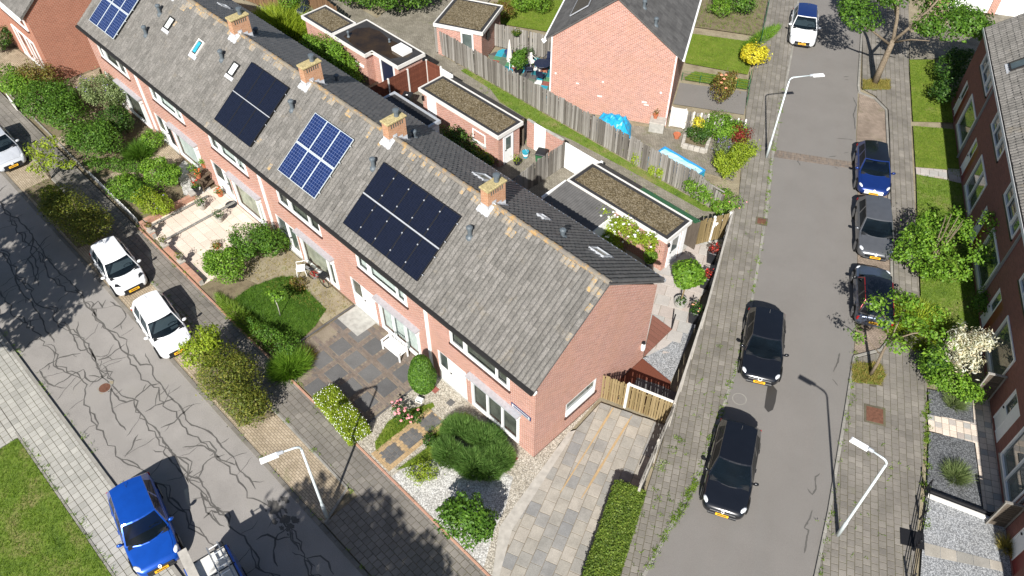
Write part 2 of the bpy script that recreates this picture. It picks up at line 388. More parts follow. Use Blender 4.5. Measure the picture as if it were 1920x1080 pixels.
# ------------------------------------------------------------------ mesh helpers
class MB:
    """collects boxes, tubes, prisms and grids; build() links them as one mesh object"""
    def __init__(s):
        s.v = []; s.f = []; s.mi = []; s.rn = []; s.m = 0; s.r = 0.0; s.any_r = False
    def _add(s, vs, fs):
        b = len(s.v)
        s.v.extend([tuple(p) for p in vs])
        for f in fs:
            s.f.append([b + i for i in f]); s.mi.append(s.m); s.rn.append(s.r)
        return s
    def box(s, x0, y0, z0, x1, y1, z1):
        vs = [(x, y, z) for z in (z0, z1) for y in (y0, y1) for x in (x0, x1)]
        return s._add(vs, [(0, 2, 3, 1), (4, 5, 7, 6), (0, 1, 5, 4), (2, 6, 7, 3), (0, 4, 6, 2), (1, 3, 7, 5)])
    def bbox(s, x0, y0, z0, x1, y1, z1, c=0.02):
        """box with a chamfered top edge"""
        vs = [(x0, y0, z0), (x1, y0, z0), (x1, y1, z0), (x0, y1, z0), (x0, y0, z1 - c), (x1, y0, z1 - c), (x1, y1, z1 - c), (x0, y1, z1 - c),
              (x0 + c, y0 + c, z1), (x1 - c, y0 + c, z1), (x1 - c, y1 - c, z1), (x0 + c, y1 - c, z1)]
        fs = [(3, 2, 1, 0), (8, 9, 10, 11)]
        for i in range(4):
            j = (i + 1) % 4
            fs += [(i, j, 4 + j, 4 + i), (4 + i, 4 + j, 8 + j, 8 + i)]
        return s._add(vs, fs)
    def beam(s, p0, p1, w, h, up=(0, 0, 1)):
        """square bar between two points"""
        p0 = Vector(p0); p1 = Vector(p1); d = (p1 - p0).normalized(); u = Vector(up)
        if abs(d.dot(u)) > 0.98: u = Vector((1, 0, 0))
        a = d.cross(u).normalized() * w / 2; b = a.cross(d).normalized() * h / 2
        vs = [p + sa * a + sb * b for p in (p0, p1) for sa, sb in ((-1, -1), (1, -1), (1, 1), (-1, 1))]
        return s._add(vs, [(0, 3, 2, 1), (4, 5, 6, 7)] + [(i, (i + 1) % 4, 4 + (i + 1) % 4, 4 + i) for i in range(4)])
    def tube(s, pts, rad, n=8, cap=True):
        pts = [Vector(p) for p in pts]
        if isinstance(rad, (int, float)): rad = [rad] * len(pts)
        rings = []; prev = None
        for i, p in enumerate(pts):
            d = (pts[min(i + 1, len(pts) - 1)] - pts[max(i - 1, 0)]).normalized()
            if prev is None:
                a = d.orthogonal().normalized()
            else:
                a = (prev - d * prev.dot(d)).normalized()
            prev = a; b = d.cross(a)
            rings.append([p + (a * math.cos(6.28318 * k / n) + b * math.sin(6.28318 * k / n)) * rad[i] for k in range(n)])
        vs = [q for r in rings for q in r]; fs = []
        for i in range(len(pts) - 1):
            for k in range(n):
                k2 = (k + 1) % n
                fs.append((i * n + k, i * n + k2, (i + 1) * n + k2, (i + 1) * n + k))
        if cap:
            fs += [tuple(reversed(range(n))), tuple(range((len(pts) - 1) * n, len(pts) * n))]
        return s._add(vs, fs)
    def lathe(s, prof, n=12, c=(0, 0, 0), sx=1, sy=1):
        vs = []; fs = []
        for r, z in prof:
            for k in range(n):
                a = 6.28318 * k / n
                vs.append((c[0] + r * sx * math.cos(a), c[1] + r * sy * math.sin(a), c[2] + z))
        for i in range(len(prof) - 1):
            for k in range(n):
                k2 = (k + 1) % n
                fs.append((i * n + k, i * n + k2, (i + 1) * n + k2, (i + 1) * n + k))
        fs += [tuple(reversed(range(n))), tuple(range((len(prof) - 1) * n, len(prof) * n))]
        return s._add(vs, fs)
    def prism(s, poly, z0, z1):
        poly = ccw(poly)
        n = len(poly)
        vs = [(p[0], p[1], z0) for p in poly] + [(p[0], p[1], z1) for p in poly]
        return s._add(vs, [tuple(reversed(range(n))), tuple(range(n, 2 * n))] + [(i, (i + 1) % n, n + (i + 1) % n, n + i) for i in range(n)])
    def sheet(s, poly, z):
        poly = ccw(poly)
        return s._add([(p[0], p[1], z) for p in poly], [tuple(range(len(poly)))])
    def face(s, *pts):
        return s._add(pts, [tuple(range(len(pts)))])
    def grid(s, pts):
        """pts[i][j]"""
        n = len(pts); m = len(pts[0])
        return s._add([p for r in pts for p in r], [(i * m + j, (i + 1) * m + j, (i + 1) * m + j + 1, i * m + j + 1) for i in range(n - 1) for j in range(m - 1)])
    def mesh(s, name, mats, smooth=False):
        me = bpy.data.meshes.new(name)
        me.from_pydata(s.v, [], s.f)
        if not isinstance(mats, (list, tuple)): mats = [mats]
        for m in mats: me.materials.append(M[m] if isinstance(m, str) else m)
        if any(s.mi): me.polygons.foreach_set('material_index', s.mi)
        if any(s.rn):
            at = me.attributes.new('rnd', 'FLOAT', 'FACE'); at.data.foreach_set('value', s.rn)
        if smooth: me.polygons.foreach_set('use_smooth', [True] * len(me.polygons))
        me.update()
        return me
    def build(s, name, mats, parent=None, smooth=False, loc=None, rz=0, kind=None):
        return link(name, s.mesh(name, mats, smooth), parent, loc, rz, kind)

def link(name, me, parent=None, loc=None, rz=0, kind=None):
    o = bpy.data.objects.new(name, me)
    COL.objects.link(o)
    if parent is not None: o.parent = parent
    if loc is not None: o.location = loc
    if rz: o.rotation_euler = (0, 0, rz)
    if kind: o['kind'] = kind
    return o

def tag(o, label, cat, group=None):
    o['label'] = label; o['category'] = cat
    if group: o['group'] = group
    return o

def thing(name, label, cat, loc=(0, 0, 0), rz=0, group=None):
    o = link(name, None, None, loc, rz)
    o.empty_display_size = 0.2
    return tag(o, label, cat, group)

def copy_thing(root, label, loc, rz, group=None):
    r = root.copy(); COL.objects.link(r); r.location = loc; r.rotation_euler = (0, 0, rz); r['label'] = label
    if group: r['group'] = group
    for ch in list(root.children):
        c = ch.copy(); COL.objects.link(c); c.parent = r
        for g in ch.children:
            d = g.copy(); COL.objects.link(d); d.parent = c
    return r

def ccw(poly):
    a = sum(poly[i - 1][0] * poly[i][1] - poly[i][0] * poly[i - 1][1] for i in range(len(poly)))
    return list(poly) if a > 0 else list(reversed(poly))

def struct(name, poly, z, mat, kind='structure'):
    o = MB().sheet(poly, z).build(name, mat)
    o['kind'] = kind
    return o

def inside(x, y, poly):
    c = False; n = len(poly)
    for i in range(n):
        x1, y1 = poly[i][:2]; x2, y2 = poly[i - 1][:2]
        if (y1 > y) != (y2 > y) and x < (x2 - x1) * (y - y1) / (y2 - y1) + x1: c = not c
    return c

def clip_to_box(poly, x0, y0, x1, y1):
    """the part of a polygon inside an axis-aligned box"""
    for ax, lim, sg in ((0, x0, 1), (0, x1, -1), (1, y0, 1), (1, y1, -1)):
        out = []
        for i in range(len(poly)):
            a = poly[i - 1]; b = poly[i]
            da = (a[ax] - lim) * sg; db = (b[ax] - lim) * sg
            if da >= 0: out.append(a)
            if da * db < 0:
                t = da / (da - db); out.append((a[0] + t * (b[0] - a[0]), a[1] + t * (b[1] - a[1])))
        poly = out
        if len(poly) < 3: return []
    return poly

def area(poly):
    return abs(sum(poly[i - 1][0] * poly[i][1] - poly[i][0] * poly[i - 1][1] for i in range(len(poly)))) / 2

def pave(parent, poly, mats, tw=0.3, tl=0.3, ang=0.0, joint=0.016, bond=0.5, top=0.0, limit=300, piece='paving_slab', org=(0, 0), rough=0.003, skip=None):
    """lays slabs over a polygon: whole slabs become pieces of their own, the rest and the cut ones one mesh"""
    if isinstance(mats, str): mats = [mats]
    ca, sa = math.cos(ang), math.sin(ang)
    loc = [((p[0] - org[0]) * ca + (p[1] - org[1]) * sa, -(p[0] - org[0]) * sa + (p[1] - org[1]) * ca) for p in ccw(poly)]
    xs = [p[0] for p in loc]; ys = [p[1] for p in loc]
    h = 0.035
    whole = []; rest = MB()
    r0 = int(math.floor(min(ys) / tw)) - 1; r1 = int(math.ceil(max(ys) / tw)) + 1
    for r in range(r0, r1):
        off = (r % 2) * bond * tl
        c0 = int(math.floor((min(xs) - off) / tl)) - 1; c1 = int(math.ceil((max(xs) - off) / tl)) + 1
        for c in range(c0, c1):
            x0 = c * tl + off; y0 = r * tw
            b = (x0 + joint / 2, y0 + joint / 2, x0 + tl - joint / 2, y0 + tw - joint / 2)
            q = clip_to_box(loc, *b)
            if not q: continue
            aq = area(q); full = (b[2] - b[0]) * (b[3] - b[1])
            if aq < 0.06 * full: continue
            cx, cy = (b[0] + b[2]) / 2, (b[1] + b[3]) / 2
            wx, wy = org[0] + cx * ca - cy * sa, org[1] + cx * sa + cy * ca
            if skip and skip(wx, wy): continue
            if aq > 0.985 * full:
                whole.append((math.dist((wx, wy, 0), CAM), wx, wy, b))
            else:
                rest.r = random.random(); rest.m = random.randrange(len(mats))
                q2 = [(org[0] + p[0] * ca - p[1] * sa, org[1] + p[0] * sa + p[1] * ca) for p in q]
                rest.prism(q2, top - h, top + random.uniform(-rough, rough))
    whole.sort()
    mes = []
    for m in mats:
        k = MB(); k.bbox(-tl / 2 + joint / 2, -tw / 2 + joint / 2, -h, tl / 2 - joint / 2, tw / 2 - joint / 2, 0, 0.008)
        mes.append(k.mesh(piece, m))
    for i, (d, wx, wy, b) in enumerate(whole):
        z = top + random.uniform(-rough, rough)
        if i < limit:
            o = link(piece, random.choice(mes), parent, (wx, wy, z), ang)
        else:
            rest.r = random.random(); rest.m = random.randrange(len(mats))
            q = [(b[0], b[1]), (b[2], b[1]), (b[2], b[3]), (b[0], b[3])]
            rest.prism([(org[0] + p[0] * ca - p[1] * sa, org[1] + p[0] * sa + p[1] * ca) for p in q], z - h, z)
    if rest.f:
        rest.build(piece + '_field', mats, parent, kind='stuff')

def paved(name, poly, joint_mat, mats, **kw):
    top = kw.get('top', 0.0)
    o = struct(name, poly, top - 0.012, joint_mat)
    pave(o, poly, mats, **kw)
    return o

def kerb(name, pts, w=0.12, top=0.0, bottom=-0.12, seg=1.0, mat='kerb_stone', gap=0.012):
    """row of kerb stones along a polyline, each a piece of its own"""
    root = link(name, None); root['kind'] = 'structure'
    for a, b in zip(pts[:-1], pts[1:]):
        a = Vector(a[:2]); b = Vector(b[:2]); L = (b - a).length
        n = max(1, round(L / seg)); d = (b - a) / L; s = L / n
        me = MB().bbox(-s / 2 + gap / 2, -w / 2, bottom, s / 2 - gap / 2, w / 2, 0, 0.012).mesh('kerb_stone', mat)
        for i in range(n):
            p = a + d * (i + 0.5) * s
            link('kerb_stone', me, root, (p.x, p.y, top + random.uniform(-0.004, 0.004)), math.atan2(d.y, d.x))
    return root

# ------------------------------------------------------------------ foliage
def leaf_mesh(name, P, N, size, mat, aspect=0.6, flo=0.0, rnd=None, droop=0.0):
    """many small leaf faces: P points, N preferred normals"""
    n = len(P)
    nrm = N + rng.normal(0, 0.55, (n, 3)); nrm /= np.linalg.norm(nrm, axis=1)[:, None] + 1e-9
    t = rng.normal(0, 1, (n, 3)); t[:, 2] -= droop
    t -= nrm * (t * nrm).sum(1)[:, None]; t /= np.linalg.norm(t, axis=1)[:, None] + 1e-9
    b = np.cross(nrm, t)
    s = size * rng.uniform(0.45, 1.55, n)[:, None]
    mid = P + nrm * s * 0.12
    v = np.empty((n, 4, 3))
    v[:, 0] = P - t * s * 0.5; v[:, 1] = mid + b * s * aspect * 0.5; v[:, 2] = P + t * s * 0.5; v[:, 3] = mid - b * s * aspect * 0.5
    me = bpy.data.meshes.new(name)
    me.vertices.add(4 * n); me.vertices.foreach_set('co', v.reshape(-1))
    me.loops.add(4 * n); me.loops.foreach_set('vertex_index', np.arange(4 * n, dtype=np.int32))
    me.polygons.add(n); me.polygons.foreach_set('loop_start', np.arange(0, 4 * n, 4, dtype=np.int32))
    try: me.polygons.foreach_set('loop_total', np.full(n, 4, dtype=np.int32))
    except Exception: pass
    me.materials.append(M[mat])
    r = rng.uniform(0, 1, n) if rnd is None else rnd
    me.attributes.new('rnd', 'FLOAT', 'FACE').data.foreach_set('value', np.clip(r, 0, 0.999).astype(np.float32))
    if flo:
        me.attributes.new('flo', 'FLOAT', 'FACE').data.foreach_set('value', (rng.uniform(0, 1, n) < flo).astype(np.float32))
    me.update(); me.validate()
    return me

def blades(name, P, length, width, mat, lean=0.45, dirs=None):
    """upright narrow blades (grass, lavender, ornamental grass)"""
    n = len(P)
    d = rng.normal(0, lean, (n, 3)); d[:, 2] = 1
    if dirs is not None: d = dirs + rng.normal(0, 0.22, (n, 3))
    d /= np.linalg.norm(d, axis=1)[:, None]
    L = length * rng.uniform(0.55, 1.2, n)[:, None]
    side = np.cross(d, rng.normal(0, 1, (n, 3))); side /= np.linalg.norm(side, axis=1)[:, None]
    v = np.empty((n, 3, 3)); v[:, 0] = P - side * width / 2; v[:, 1] = P + side * width / 2; v[:, 2] = P + d * L
    me = bpy.data.meshes.new(name)
    me.vertices.add(3 * n); me.vertices.foreach_set('co', v.reshape(-1))
    me.loops.add(3 * n); me.loops.foreach_set('vertex_index', np.arange(3 * n, dtype=np.int32))
    me.polygons.add(n); me.polygons.foreach_set('loop_start', np.arange(0, 3 * n, 3, dtype=np.int32))
    try: me.polygons.foreach_set('loop_total', np.full(n, 3, dtype=np.int32))
    except Exception: pass
    me.materials.append(M[mat])
    me.attributes.new('rnd', 'FLOAT', 'FACE').data.foreach_set('value', rng.uniform(0, 0.999, n).astype(np.float32))
    me.update(); me.validate()
    return me

def blob_points(n, c, r, inner=0.45, lump=0.25, zmin=-1.0):
    """points in an uneven ellipsoid, denser towards its skin"""
    d = rng.normal(0, 1, (n, 3)); d /= np.linalg.norm(d, axis=1)[:, None]
    d[:, 2] = np.where(d[:, 2] < zmin, -d[:, 2], d[:, 2])
    k = rng.normal(0, 2.2, (5, 3)); ph = rng.uniform(0, 6.28, 5)
    w = np.sin(d @ k.T + ph).mean(1) * 2
    rad = (inner + (1 - inner) * rng.uniform(0, 1, n) ** 0.45) * (1 + lump * w)
    return np.array(c) + d * rad[:, None] * np.array(r), d

def multi_blob(n, blobs, **kw):
    vol = np.array([b[1][0] * b[1][1] + b[1][0] * b[1][2] + b[1][1] * b[1][2] for b in blobs]); cnt = (n * vol / vol.sum()).astype(int)
    ps, ds = zip(*[blob_points(max(8, k), b[0], b[1], **kw) for k, b in zip(cnt, blobs)])
    return np.concatenate(ps), np.concatenate(ds)

def box_points(n, sx, sy, z0, z1, skin=0.12):
    """points near the faces of a box (clipped hedge)"""
    a = np.array([sx * sy, sx * (z1 - z0), sx * (z1 - z0), sy * (z1 - z0), sy * (z1 - z0)]); f = rng.choice(5, n, p=a / a.sum())
    u = rng.uniform(-0.5, 0.5, n); v = rng.uniform(0, 1, n); dep = rng.exponential(skin * 0.5, n)
    P_ = np.empty((n, 3)); D = np.zeros((n, 3))
    for k, (ax, sg) in enumerate(((2, 1), (1, -1), (1, 1), (0, -1), (0, 1))):
        m = f == k
        if ax == 2:
            P_[m] = np.c_[u[m] * sx, (v[m] - 0.5) * sy, z1 - dep[m]]
        elif ax == 1:
            P_[m] = np.c_[u[m] * sx, sg * (sy / 2 - dep[m]), z0 + v[m] * (z1 - z0)]
        else:
            P_[m] = np.c_[sg * (sx / 2 - dep[m]), u[m] * sy, z0 + v[m] * (z1 - z0)]
        D[m, ax] = sg
    # round the edges and roughen
    P_ += rng.normal(0, 0.03, P_.shape)
    ex = np.clip((np.abs(P_[:, 0]) / (sx / 2)), 0, 1) ** 6 + np.clip((np.abs(P_[:, 1]) / (sy / 2)), 0, 1) ** 6
    P_[:, 2] -= 0.1 * ex * np.clip((P_[:, 2] - z0) / (z1 - z0), 0, 1) ** 3
    return P_, D

def plant(name, label, cat, loc, n, blobs, mat, size=0.09, group=None, stems=4, stem_r=0.02, flowers=None, inner=0.45, lump=0.25, rz=0, hedge=None, aspect=0.6, core=True, up=0.5):
    """a shrub: stems and a crown of separate leaves"""
    t = thing(name, label, cat, (loc[0], loc[1], loc[2] if len(loc) > 2 else 0.0), rz, group)
    if hedge:
        P_, D = box_points(n, *hedge)
        zc = (hedge[2] + hedge[3]) / 2
        sx, sy = hedge[0] / 2, hedge[1] / 2
    else:
        if lump > .1:      # break each mass into a core and side shoots
            out = []
            for c, r in blobs:
                out.append((c, tuple(v * 1.02 for v in r)))
                for q in range(4):
                    a_ = random.uniform(0, 6.28); e_ = random.uniform(-.2, 1.0); m_ = random.uniform(.32, .5)
                    out.append(((c[0] + r[0] * .85 * math.cos(a_) * math.cos(e_), c[1] + r[1] * .85 * math.sin(a_) * math.cos(e_), c[2] + r[2] * .8 * math.sin(e_)), tuple(v * m_ for v in r)))
            blobs = out
        P_, D = multi_blob(int(n * 1.45), blobs, inner=inner, lump=lump)
        sx = sy = max(b[1][0] for b in blobs) * 0.5; zc = max(b[0][2] for b in blobs)
    if not hedge and lump > .1:
        far = rng.uniform(0, 1, len(P_)) < .10
        P_[far] += D[far] * rng.exponential(.11, far.sum())[:, None] + np.array([0, 0, .05])
    keep = P_[:, 2] > 0.02
    P_, D = P_[keep], D[keep]
    D = D + np.array([0, 0, up])
    link('foliage', leaf_mesh('foliage', P_, D, size, mat, aspect=aspect), t)
    if flowers:
        fm, fn, fs = flowers
        idx = rng.choice(len(P_), min(fn, len(P_)), replace=False)
        idx = idx[(D[idx, 2] > 0.2)]
        k = MB()
        for i in idx:
            p = P_[i] + D[i] * 0.05
            k.lathe([(fs * 0.5, -fs * 0.2), (fs, 0.0), (fs * 0.6, fs * 0.35)], 5, p)
        if k.f: k.build('flowers', fm, t, kind='stuff')
    st = MB()
    for i in range(stems):
        a = 6.28 * i / max(1, stems) + 0.4
        st.tube([(0.1 * sx * math.cos(a), 0.1 * sy * math.sin(a), 0), (0.35 * sx * math.cos(a), 0.35 * sy * math.sin(a), zc * 0.6), (0.7 * sx * math.cos(a + .3), 0.7 * sy * math.sin(a + .3), zc * 1.15)], [stem_r, stem_r * 0.7, stem_r * 0.3], 5)
    if st.f: st.build('stems', 'bark', t)
    return t

def tree(name, label, loc, trunk_pts, trunk_r, limbs, blobs, n, mat, size=0.13, group=None, bark='bark', inner=0.3, lump=0.35, aspect=0.6):
    t = thing(name, label, 'tree', (loc[0], loc[1], 0), 0, group)
    k = MB(); k.tube(trunk_pts, trunk_r, 9)
    k.build('trunk', bark, t, smooth=True)
    for pts, rr in limbs:
        MB().tube(pts, rr, 6).build('limb', bark, t, smooth=True)
    P_, D = multi_blob(n, blobs, inner=inner, lump=lump)
    D = D + np.array([0, 0, 0.6])
    link('crown', leaf_mesh('crown', P_, D, size, mat, aspect=aspect), t)
    return t

def scatter_poly(n, poly):
    xs = [p[0] for p in poly]; ys = [p[1] for p in poly]
    out = []
    pts = np.c_[rng.uniform(min(xs), max(xs), n * 4), rng.uniform(min(ys), max(ys), n * 4)]
    for p in pts:
        if inside(p[0], p[1], poly):
            out.append((p[0], p[1]))
            if len(out) >= n: break
    return np.array(out)

def lawn(name, poly, dens=160, mat='lawn', blade='grass_blade', h=0.07, z=0.0):
    o = struct(name, poly, z, mat)
    n = int(area(poly) * dens)
    p = scatter_poly(n, poly)
    if len(p):
        p3 = np.c_[np.repeat(p, 3, 0) + rng.normal(0, 0.03, (3 * len(p), 2)), np.full(3 * len(p), z)]
        g = link('grass', blades('grass', p3, h, 0.016, blade, 0.7), o, kind='stuff')
    return o

U2 = Vector((math.cos(R(118.2)), math.sin(R(118.2)), 0)); W2 = Vector((math.sin(R(118.2)), -math.cos(R(118.2)), 0))
def uw(u, w, z=None):
    p = U2 * u + W2 * w
    return (p.x, p.y) if z is None else (p.x, p.y, z)

# ------------------------------------------------------------------ ground, streets, pavements
gr = struct('ground', [(-320, -300), (320, -300), (320, 340), (-320, 340)], -0.14, 'earth_dry')
gr['label'] = 'bare dry ground under the whole neighbourhood'
RZ0 = -0.10     # carriageway level
street_front = struct('street', [(-75, -13.2), (30, -13.2), (30, -8.3), (-75, -8.3)], RZ0, 'asphalt_old')
LE = [(-3.76, 5.5), (-1.26, 6.25), (0.92, 6.92), (4.99, 7.58), (8.98, 8.15), (18.55, 8.44), (23.44, 8.39), (31.7, 8.67), (37.31, 8.89)]
RE = [(-1.9, 11.78), (0.98, 12.2), (6.54, 12.82), (9.11, 13.08), (11.88, 13.21), (19.98, 13.29), (27.58, 13.14), (33.06, 13.25), (40.17, 13.46)]
LE = [(-9.5, 3.6)] + LE + [(75, LE[-1][1])]
RE = [(-7.0, 10.5)] + RE + [(75, RE[-1][1])]
road = struct('road', [uw(*p) for p in LE] + [uw(*p) for p in reversed(RE)], RZ0 + 0.004, 'asphalt_smooth')
for f in road.data.polygons: pass

def ribbon(mb, pts, w, z):
    """flat tar band along a line, uneven in width"""
    pts = [Vector(p) for p in pts]
    L = []; Rr = []
    for i, p in enumerate(pts):
        d = (pts[min(i + 1, len(pts) - 1)] - pts[max(0, i - 1)])
        if d.length < 1e-6: d = Vector((1, 0))
        d.normalize(); n = Vector((-d.y, d.x))
        ww = w * random.uniform(0.6, 1.3) * (0.35 if i in (0, len(pts) - 1) else 1)
        L.append(p + n * ww / 2); Rr.append(p - n * ww / 2)
    for i in range(len(pts) - 1):
        mb.face((Rr[i].x, Rr[i].y, z), (Rr[i + 1].x, Rr[i + 1].y, z), (L[i + 1].x, L[i + 1].y, z), (L[i].x, L[i].y, z))

def wiggle(a, b, step=0.22, amp=0.07):
    a = Vector(a); b = Vector(b); n = max(2, int((b - a).length / step)); d = (b - a).normalized(); nn = Vector((-d.y, d.x))
    out = []; off = 0
    for i in range(n + 1):
        off = off * 0.75 + random.uniform(-amp, amp)
        if i in (0, n): off = 0
        out.append(a.lerp(b, i / n) + nn * off)
    return out

tar = MB()
cracks = [
    [(-32.89, -9.33), (-31.51, -9.53), (-30.91, -9.25), (-28.8, -9.26), (-25.04, -9.47), (-23, -9.28)],
    [(-23.37, -9.39), (-22.38, -9.43), (-20.93, -9.49), (-19.96, -9.49), (-19.21, -9.46), (-18.47, -9.5), (-17.8, -9.57), (-17.3, -9.39), (-16.56, -9.41), (-16.18, -9.04), (-15.64, -9.28), (-14.99, -9.28), (-13.92, -9.34), (-12.94, -9.3), (-12.11, -9.46), (-11.48, -9.23), (-10.9, -9.04), (-9.79, -9.06), (-9.01, -9.02)],
    [(-21.69, -10.72), (-20.59, -10.82), (-19.99, -10.92), (-19.37, -10.99), (-19.25, -10.65), (-18.26, -10.78), (-17.17, -11), (-16.42, -10.98), (-15.41, -11.05), (-15.06, -10.87), (-14.93, -10.58), (-14.39, -10.73), (-13.58, -10.72), (-12.9, -10.63), (-11.82, -10.71), (-10.47, -10.83), (-9.75, -10.82), (-9.32, -10.57), (-8.67, -10.63), (-7.98, -10.79), (-7.44, -10.75), (-6.9, -10.71)],
    [(-14.93, -10.58), (-15.07, -10.19), (-15.17, -9.66), (-14.96, -9.32)],
    [(-18.28, -10.67), (-18.08, -10.29), (-18.2, -9.83), (-18.25, -9.34)],
    [(-19.63, -12.88), (-19.68, -12.41), (-19.69, -11.89), (-19.43, -11.36), (-19.22, -11.06)],
    [(-19.63, -12.88), (-18.97, -12.92), (-18.25, -12.79), (-18.23, -12.35), (-18.28, -11.76), (-18.22, -11.4)],
    [(-18.22, -11.4), (-17.73, -11.56), (-17.32, -11.5), (-17.11, -11.24), (-17.13, -10.76)],
    [(-17.69, -11.4), (-17.25, -11.09), (-17.19, -10.73), (-17.8, -10.64)],
    [(-21.22, -10.26), (-20.78, -10.54), (-20.09, -10.65), (-19.5, -10.53), (-18.82, -10.67), (-18.23, -10.8)],
    [(-16.42, -10.98), (-15.46, -11.39), (-14.8, -11.54), (-14.11, -11.64), (-13.69, -11.6)],
    [(-14, -10.55), (-13.98, -10.04), (-13.84, -9.59), (-13.72, -9.26)],
    [(-13.13, -11.32), (-12.65, -11.89), (-12.49, -12.29)],
    [(-12.73, -10.46), (-12.56, -9.91), (-12.73, -9.29), (-12.82, -8.78)],
    [(-11.13, -10.21), (-10.69, -9.69), (-10, -9.45), (-9.28, -9.37), (-8.78, -9.16)],
    [(-9.35, -10.61), (-9.75, -10.12), (-9.8, -9.62), (-9.56, -9.2)],
    [(-11.82, -10.71), (-11.55, -10.99), (-10.98, -10.97), (-10.24, -10.96), (-9.46, -10.99), (-9.82, -10.83), (-9.84, -10.57)],
    [(-8.03, -10.84), (-8.72, -10.85), (-7.76, -11.17), (-7.11, -11.08), (-6.68, -10.97)],
    [(-9.01, -9.02), (-8.21, -9.13), (-7.65, -9.1), (-7.21, -9.18)],
    [(-7.59, -11.39), (-7.67, -10.98), (-7.34, -10.81)],
    [(-20.93, -9.49), (-21.58, -9.4), (-21.78, -8.94), (-21.21, -9.02), (-21.58, -8.64)],
    [(-19.53, -9.3), (-19.57, -8.86), (-19.8, -8.46), (-20.49, -8.31), (-21.32, -8.54)],
    [(-6.45, -9.11), (-5.72, -9.21), (-4.85, -9.17), (-4.31, -9.42), (-3.72, -9.45)],
    [(-4.85, -9.17), (-4.87, -9.66), (-4.43, -10.16), (-3.77, -10.41)],
    [(-2.74, -9.39), (-3.23, -9.42), (-2.94, -8.99), (-2.51, -8.92), (-1.97, -9.07)],
    [(-28.79, -10.98), (-27.2, -11.07), (-25.4, -11.4), (-23.84, -11.38), (-22.43, -11.46), (-20.75, -11.67)],
    [(-28.8, -9.26), (-27.68, -9.88), (-26.21, -10.09), (-25.28, -10.76)],
    [(-5.29, -10.38), (-5.17, -9.96), (-4.68, -9.79), (-4.4, -9.35)],
]
for line in cracks:
    full = []
    for a, b in zip(line[:-1], line[1:]):
        full += wiggle(a, b, 0.18, 0.05)[:-1]
    full.append(Vector(line[-1]))
    ribbon(tar, full, 0.07, RZ0 + 0.004)
    for k in range(2, len(full) - 2, 5):
        if random.random() < 0.6:
            a = random.uniform(0, 6.28); L = random.uniform(0.25, 0.9)
            e = full[k] + Vector((math.cos(a), math.sin(a))) * L
            if -13.0 < e.y < -8.5: ribbon(tar, wiggle(full[k], e, 0.15, 0.05), 0.04, RZ0 + 0.0045)
# the long sealed seams along the wheel tracks and their side branches
for y0, xa, xb in ((-9.55, -34, 1), (-10.9, -30, 2), (-12.1, -26, -4)):
    x, y, ln = xa, y0, []
    while x < xb:
        ln.append(Vector((x, y))); x += random.uniform(.16, .34); y += random.uniform(-.16, .16) + (y0 - y) * .12
    ribbon(tar, ln, 0.06, RZ0 + 0.0047)
    for k in range(0, len(ln) - 4, 3):
        if random.random() < .35: ribbon(tar, [ln[k] + Vector((random.uniform(-.05, .05), .12 + random.uniform(0, .08))) if 0 < q < 4 else ln[k + q] for q in range(5)] if False else [ln[k], ln[k + 1] + Vector((0, .16)), ln[k + 2] + Vector((0, .18)), ln[k + 3] + Vector((0, .1)), ln[k + 4]], .06, RZ0 + .0049)
        if random.random() < .45:
            sg = random.choice((-1, 1)); a = 1.57 * sg + random.uniform(-.6, .6); L = random.uniform(.5, 1.5); e = ln[k] + Vector((math.cos(a), math.sin(a))) * L
            e.y = max(-13.05, min(-8.45, e.y)); m_ = (ln[k] + e) / 2 + Vector((random.uniform(-.2, .2), random.uniform(-.15, .15)))
            ribbon(tar, wiggle(ln[k], m_, .15, .03)[:-1] + wiggle(m_, e, .15, .03), .032, RZ0 + .0051)
# hairline repairs further along the street
for i in range(26):
    x = random.uniform(-60, -22); y = random.uniform(-12.8, -8.7); a = random.uniform(-0.5, 0.5) + (1.57 if i % 3 == 0 else 0); L = random.uniform(1.0, 4.0)
    e = (x + L * math.cos(a), max(-13.0, min(-8.5, y + L * math.sin(a))))
    ribbon(tar, wiggle((x, y), e, 0.3, 0.09), 0.06, RZ0 + 0.0042)
tar.build('tar_seal', 'tar', street_front, kind='stuff')
tar2 = MB()
for line in [[(9.1, 7.97), (9.05, 7.71), (9.36, 7.22), (9.38, 6.89), (9.1, 6.99)], [(9.75, 6.26), (9.87, 5.73), (9.92, 5.36), (10.09, 5.4), (10.25, 4.99), (10.47, 4.43)],
             [(6.47, 14.36), (6.69, 13.68), (6.8, 13.14)], [(7, 12.74), (7.36, 12.59)], [(-2.1, 29.33), (-1.32, 29.88)], [(-3.58, 34.03), (-2.97, 33.38), (-2.54, 32.18), (-1.77, 30.97)],
             [(-5.22, 35.74), (-5, 36.05)], [(-5.01, 35.5), (-4.8, 35.7)], [(-1.51, 27.34), (-1.25, 27.75)], [(-1.06, 28.3), (-0.9, 28.6)], [(-2.72, 25.72), (-2.32, 25.41)], [(-0.82, 26.75), (-0.57, 26.72)]]:
    full = []
    for a, b in zip(line[:-1], line[1:]): full += wiggle(a, b, 0.12, 0.02)[:-1]
    full.append(Vector(line[-1])); ribbon(tar2, full, 0.07, RZ0 + 0.009)
for line in [[(5.44, 9.7), (5.23, 10.31)]]: pass
tar2.build('tar_seal', 'tar', road, kind='stuff')
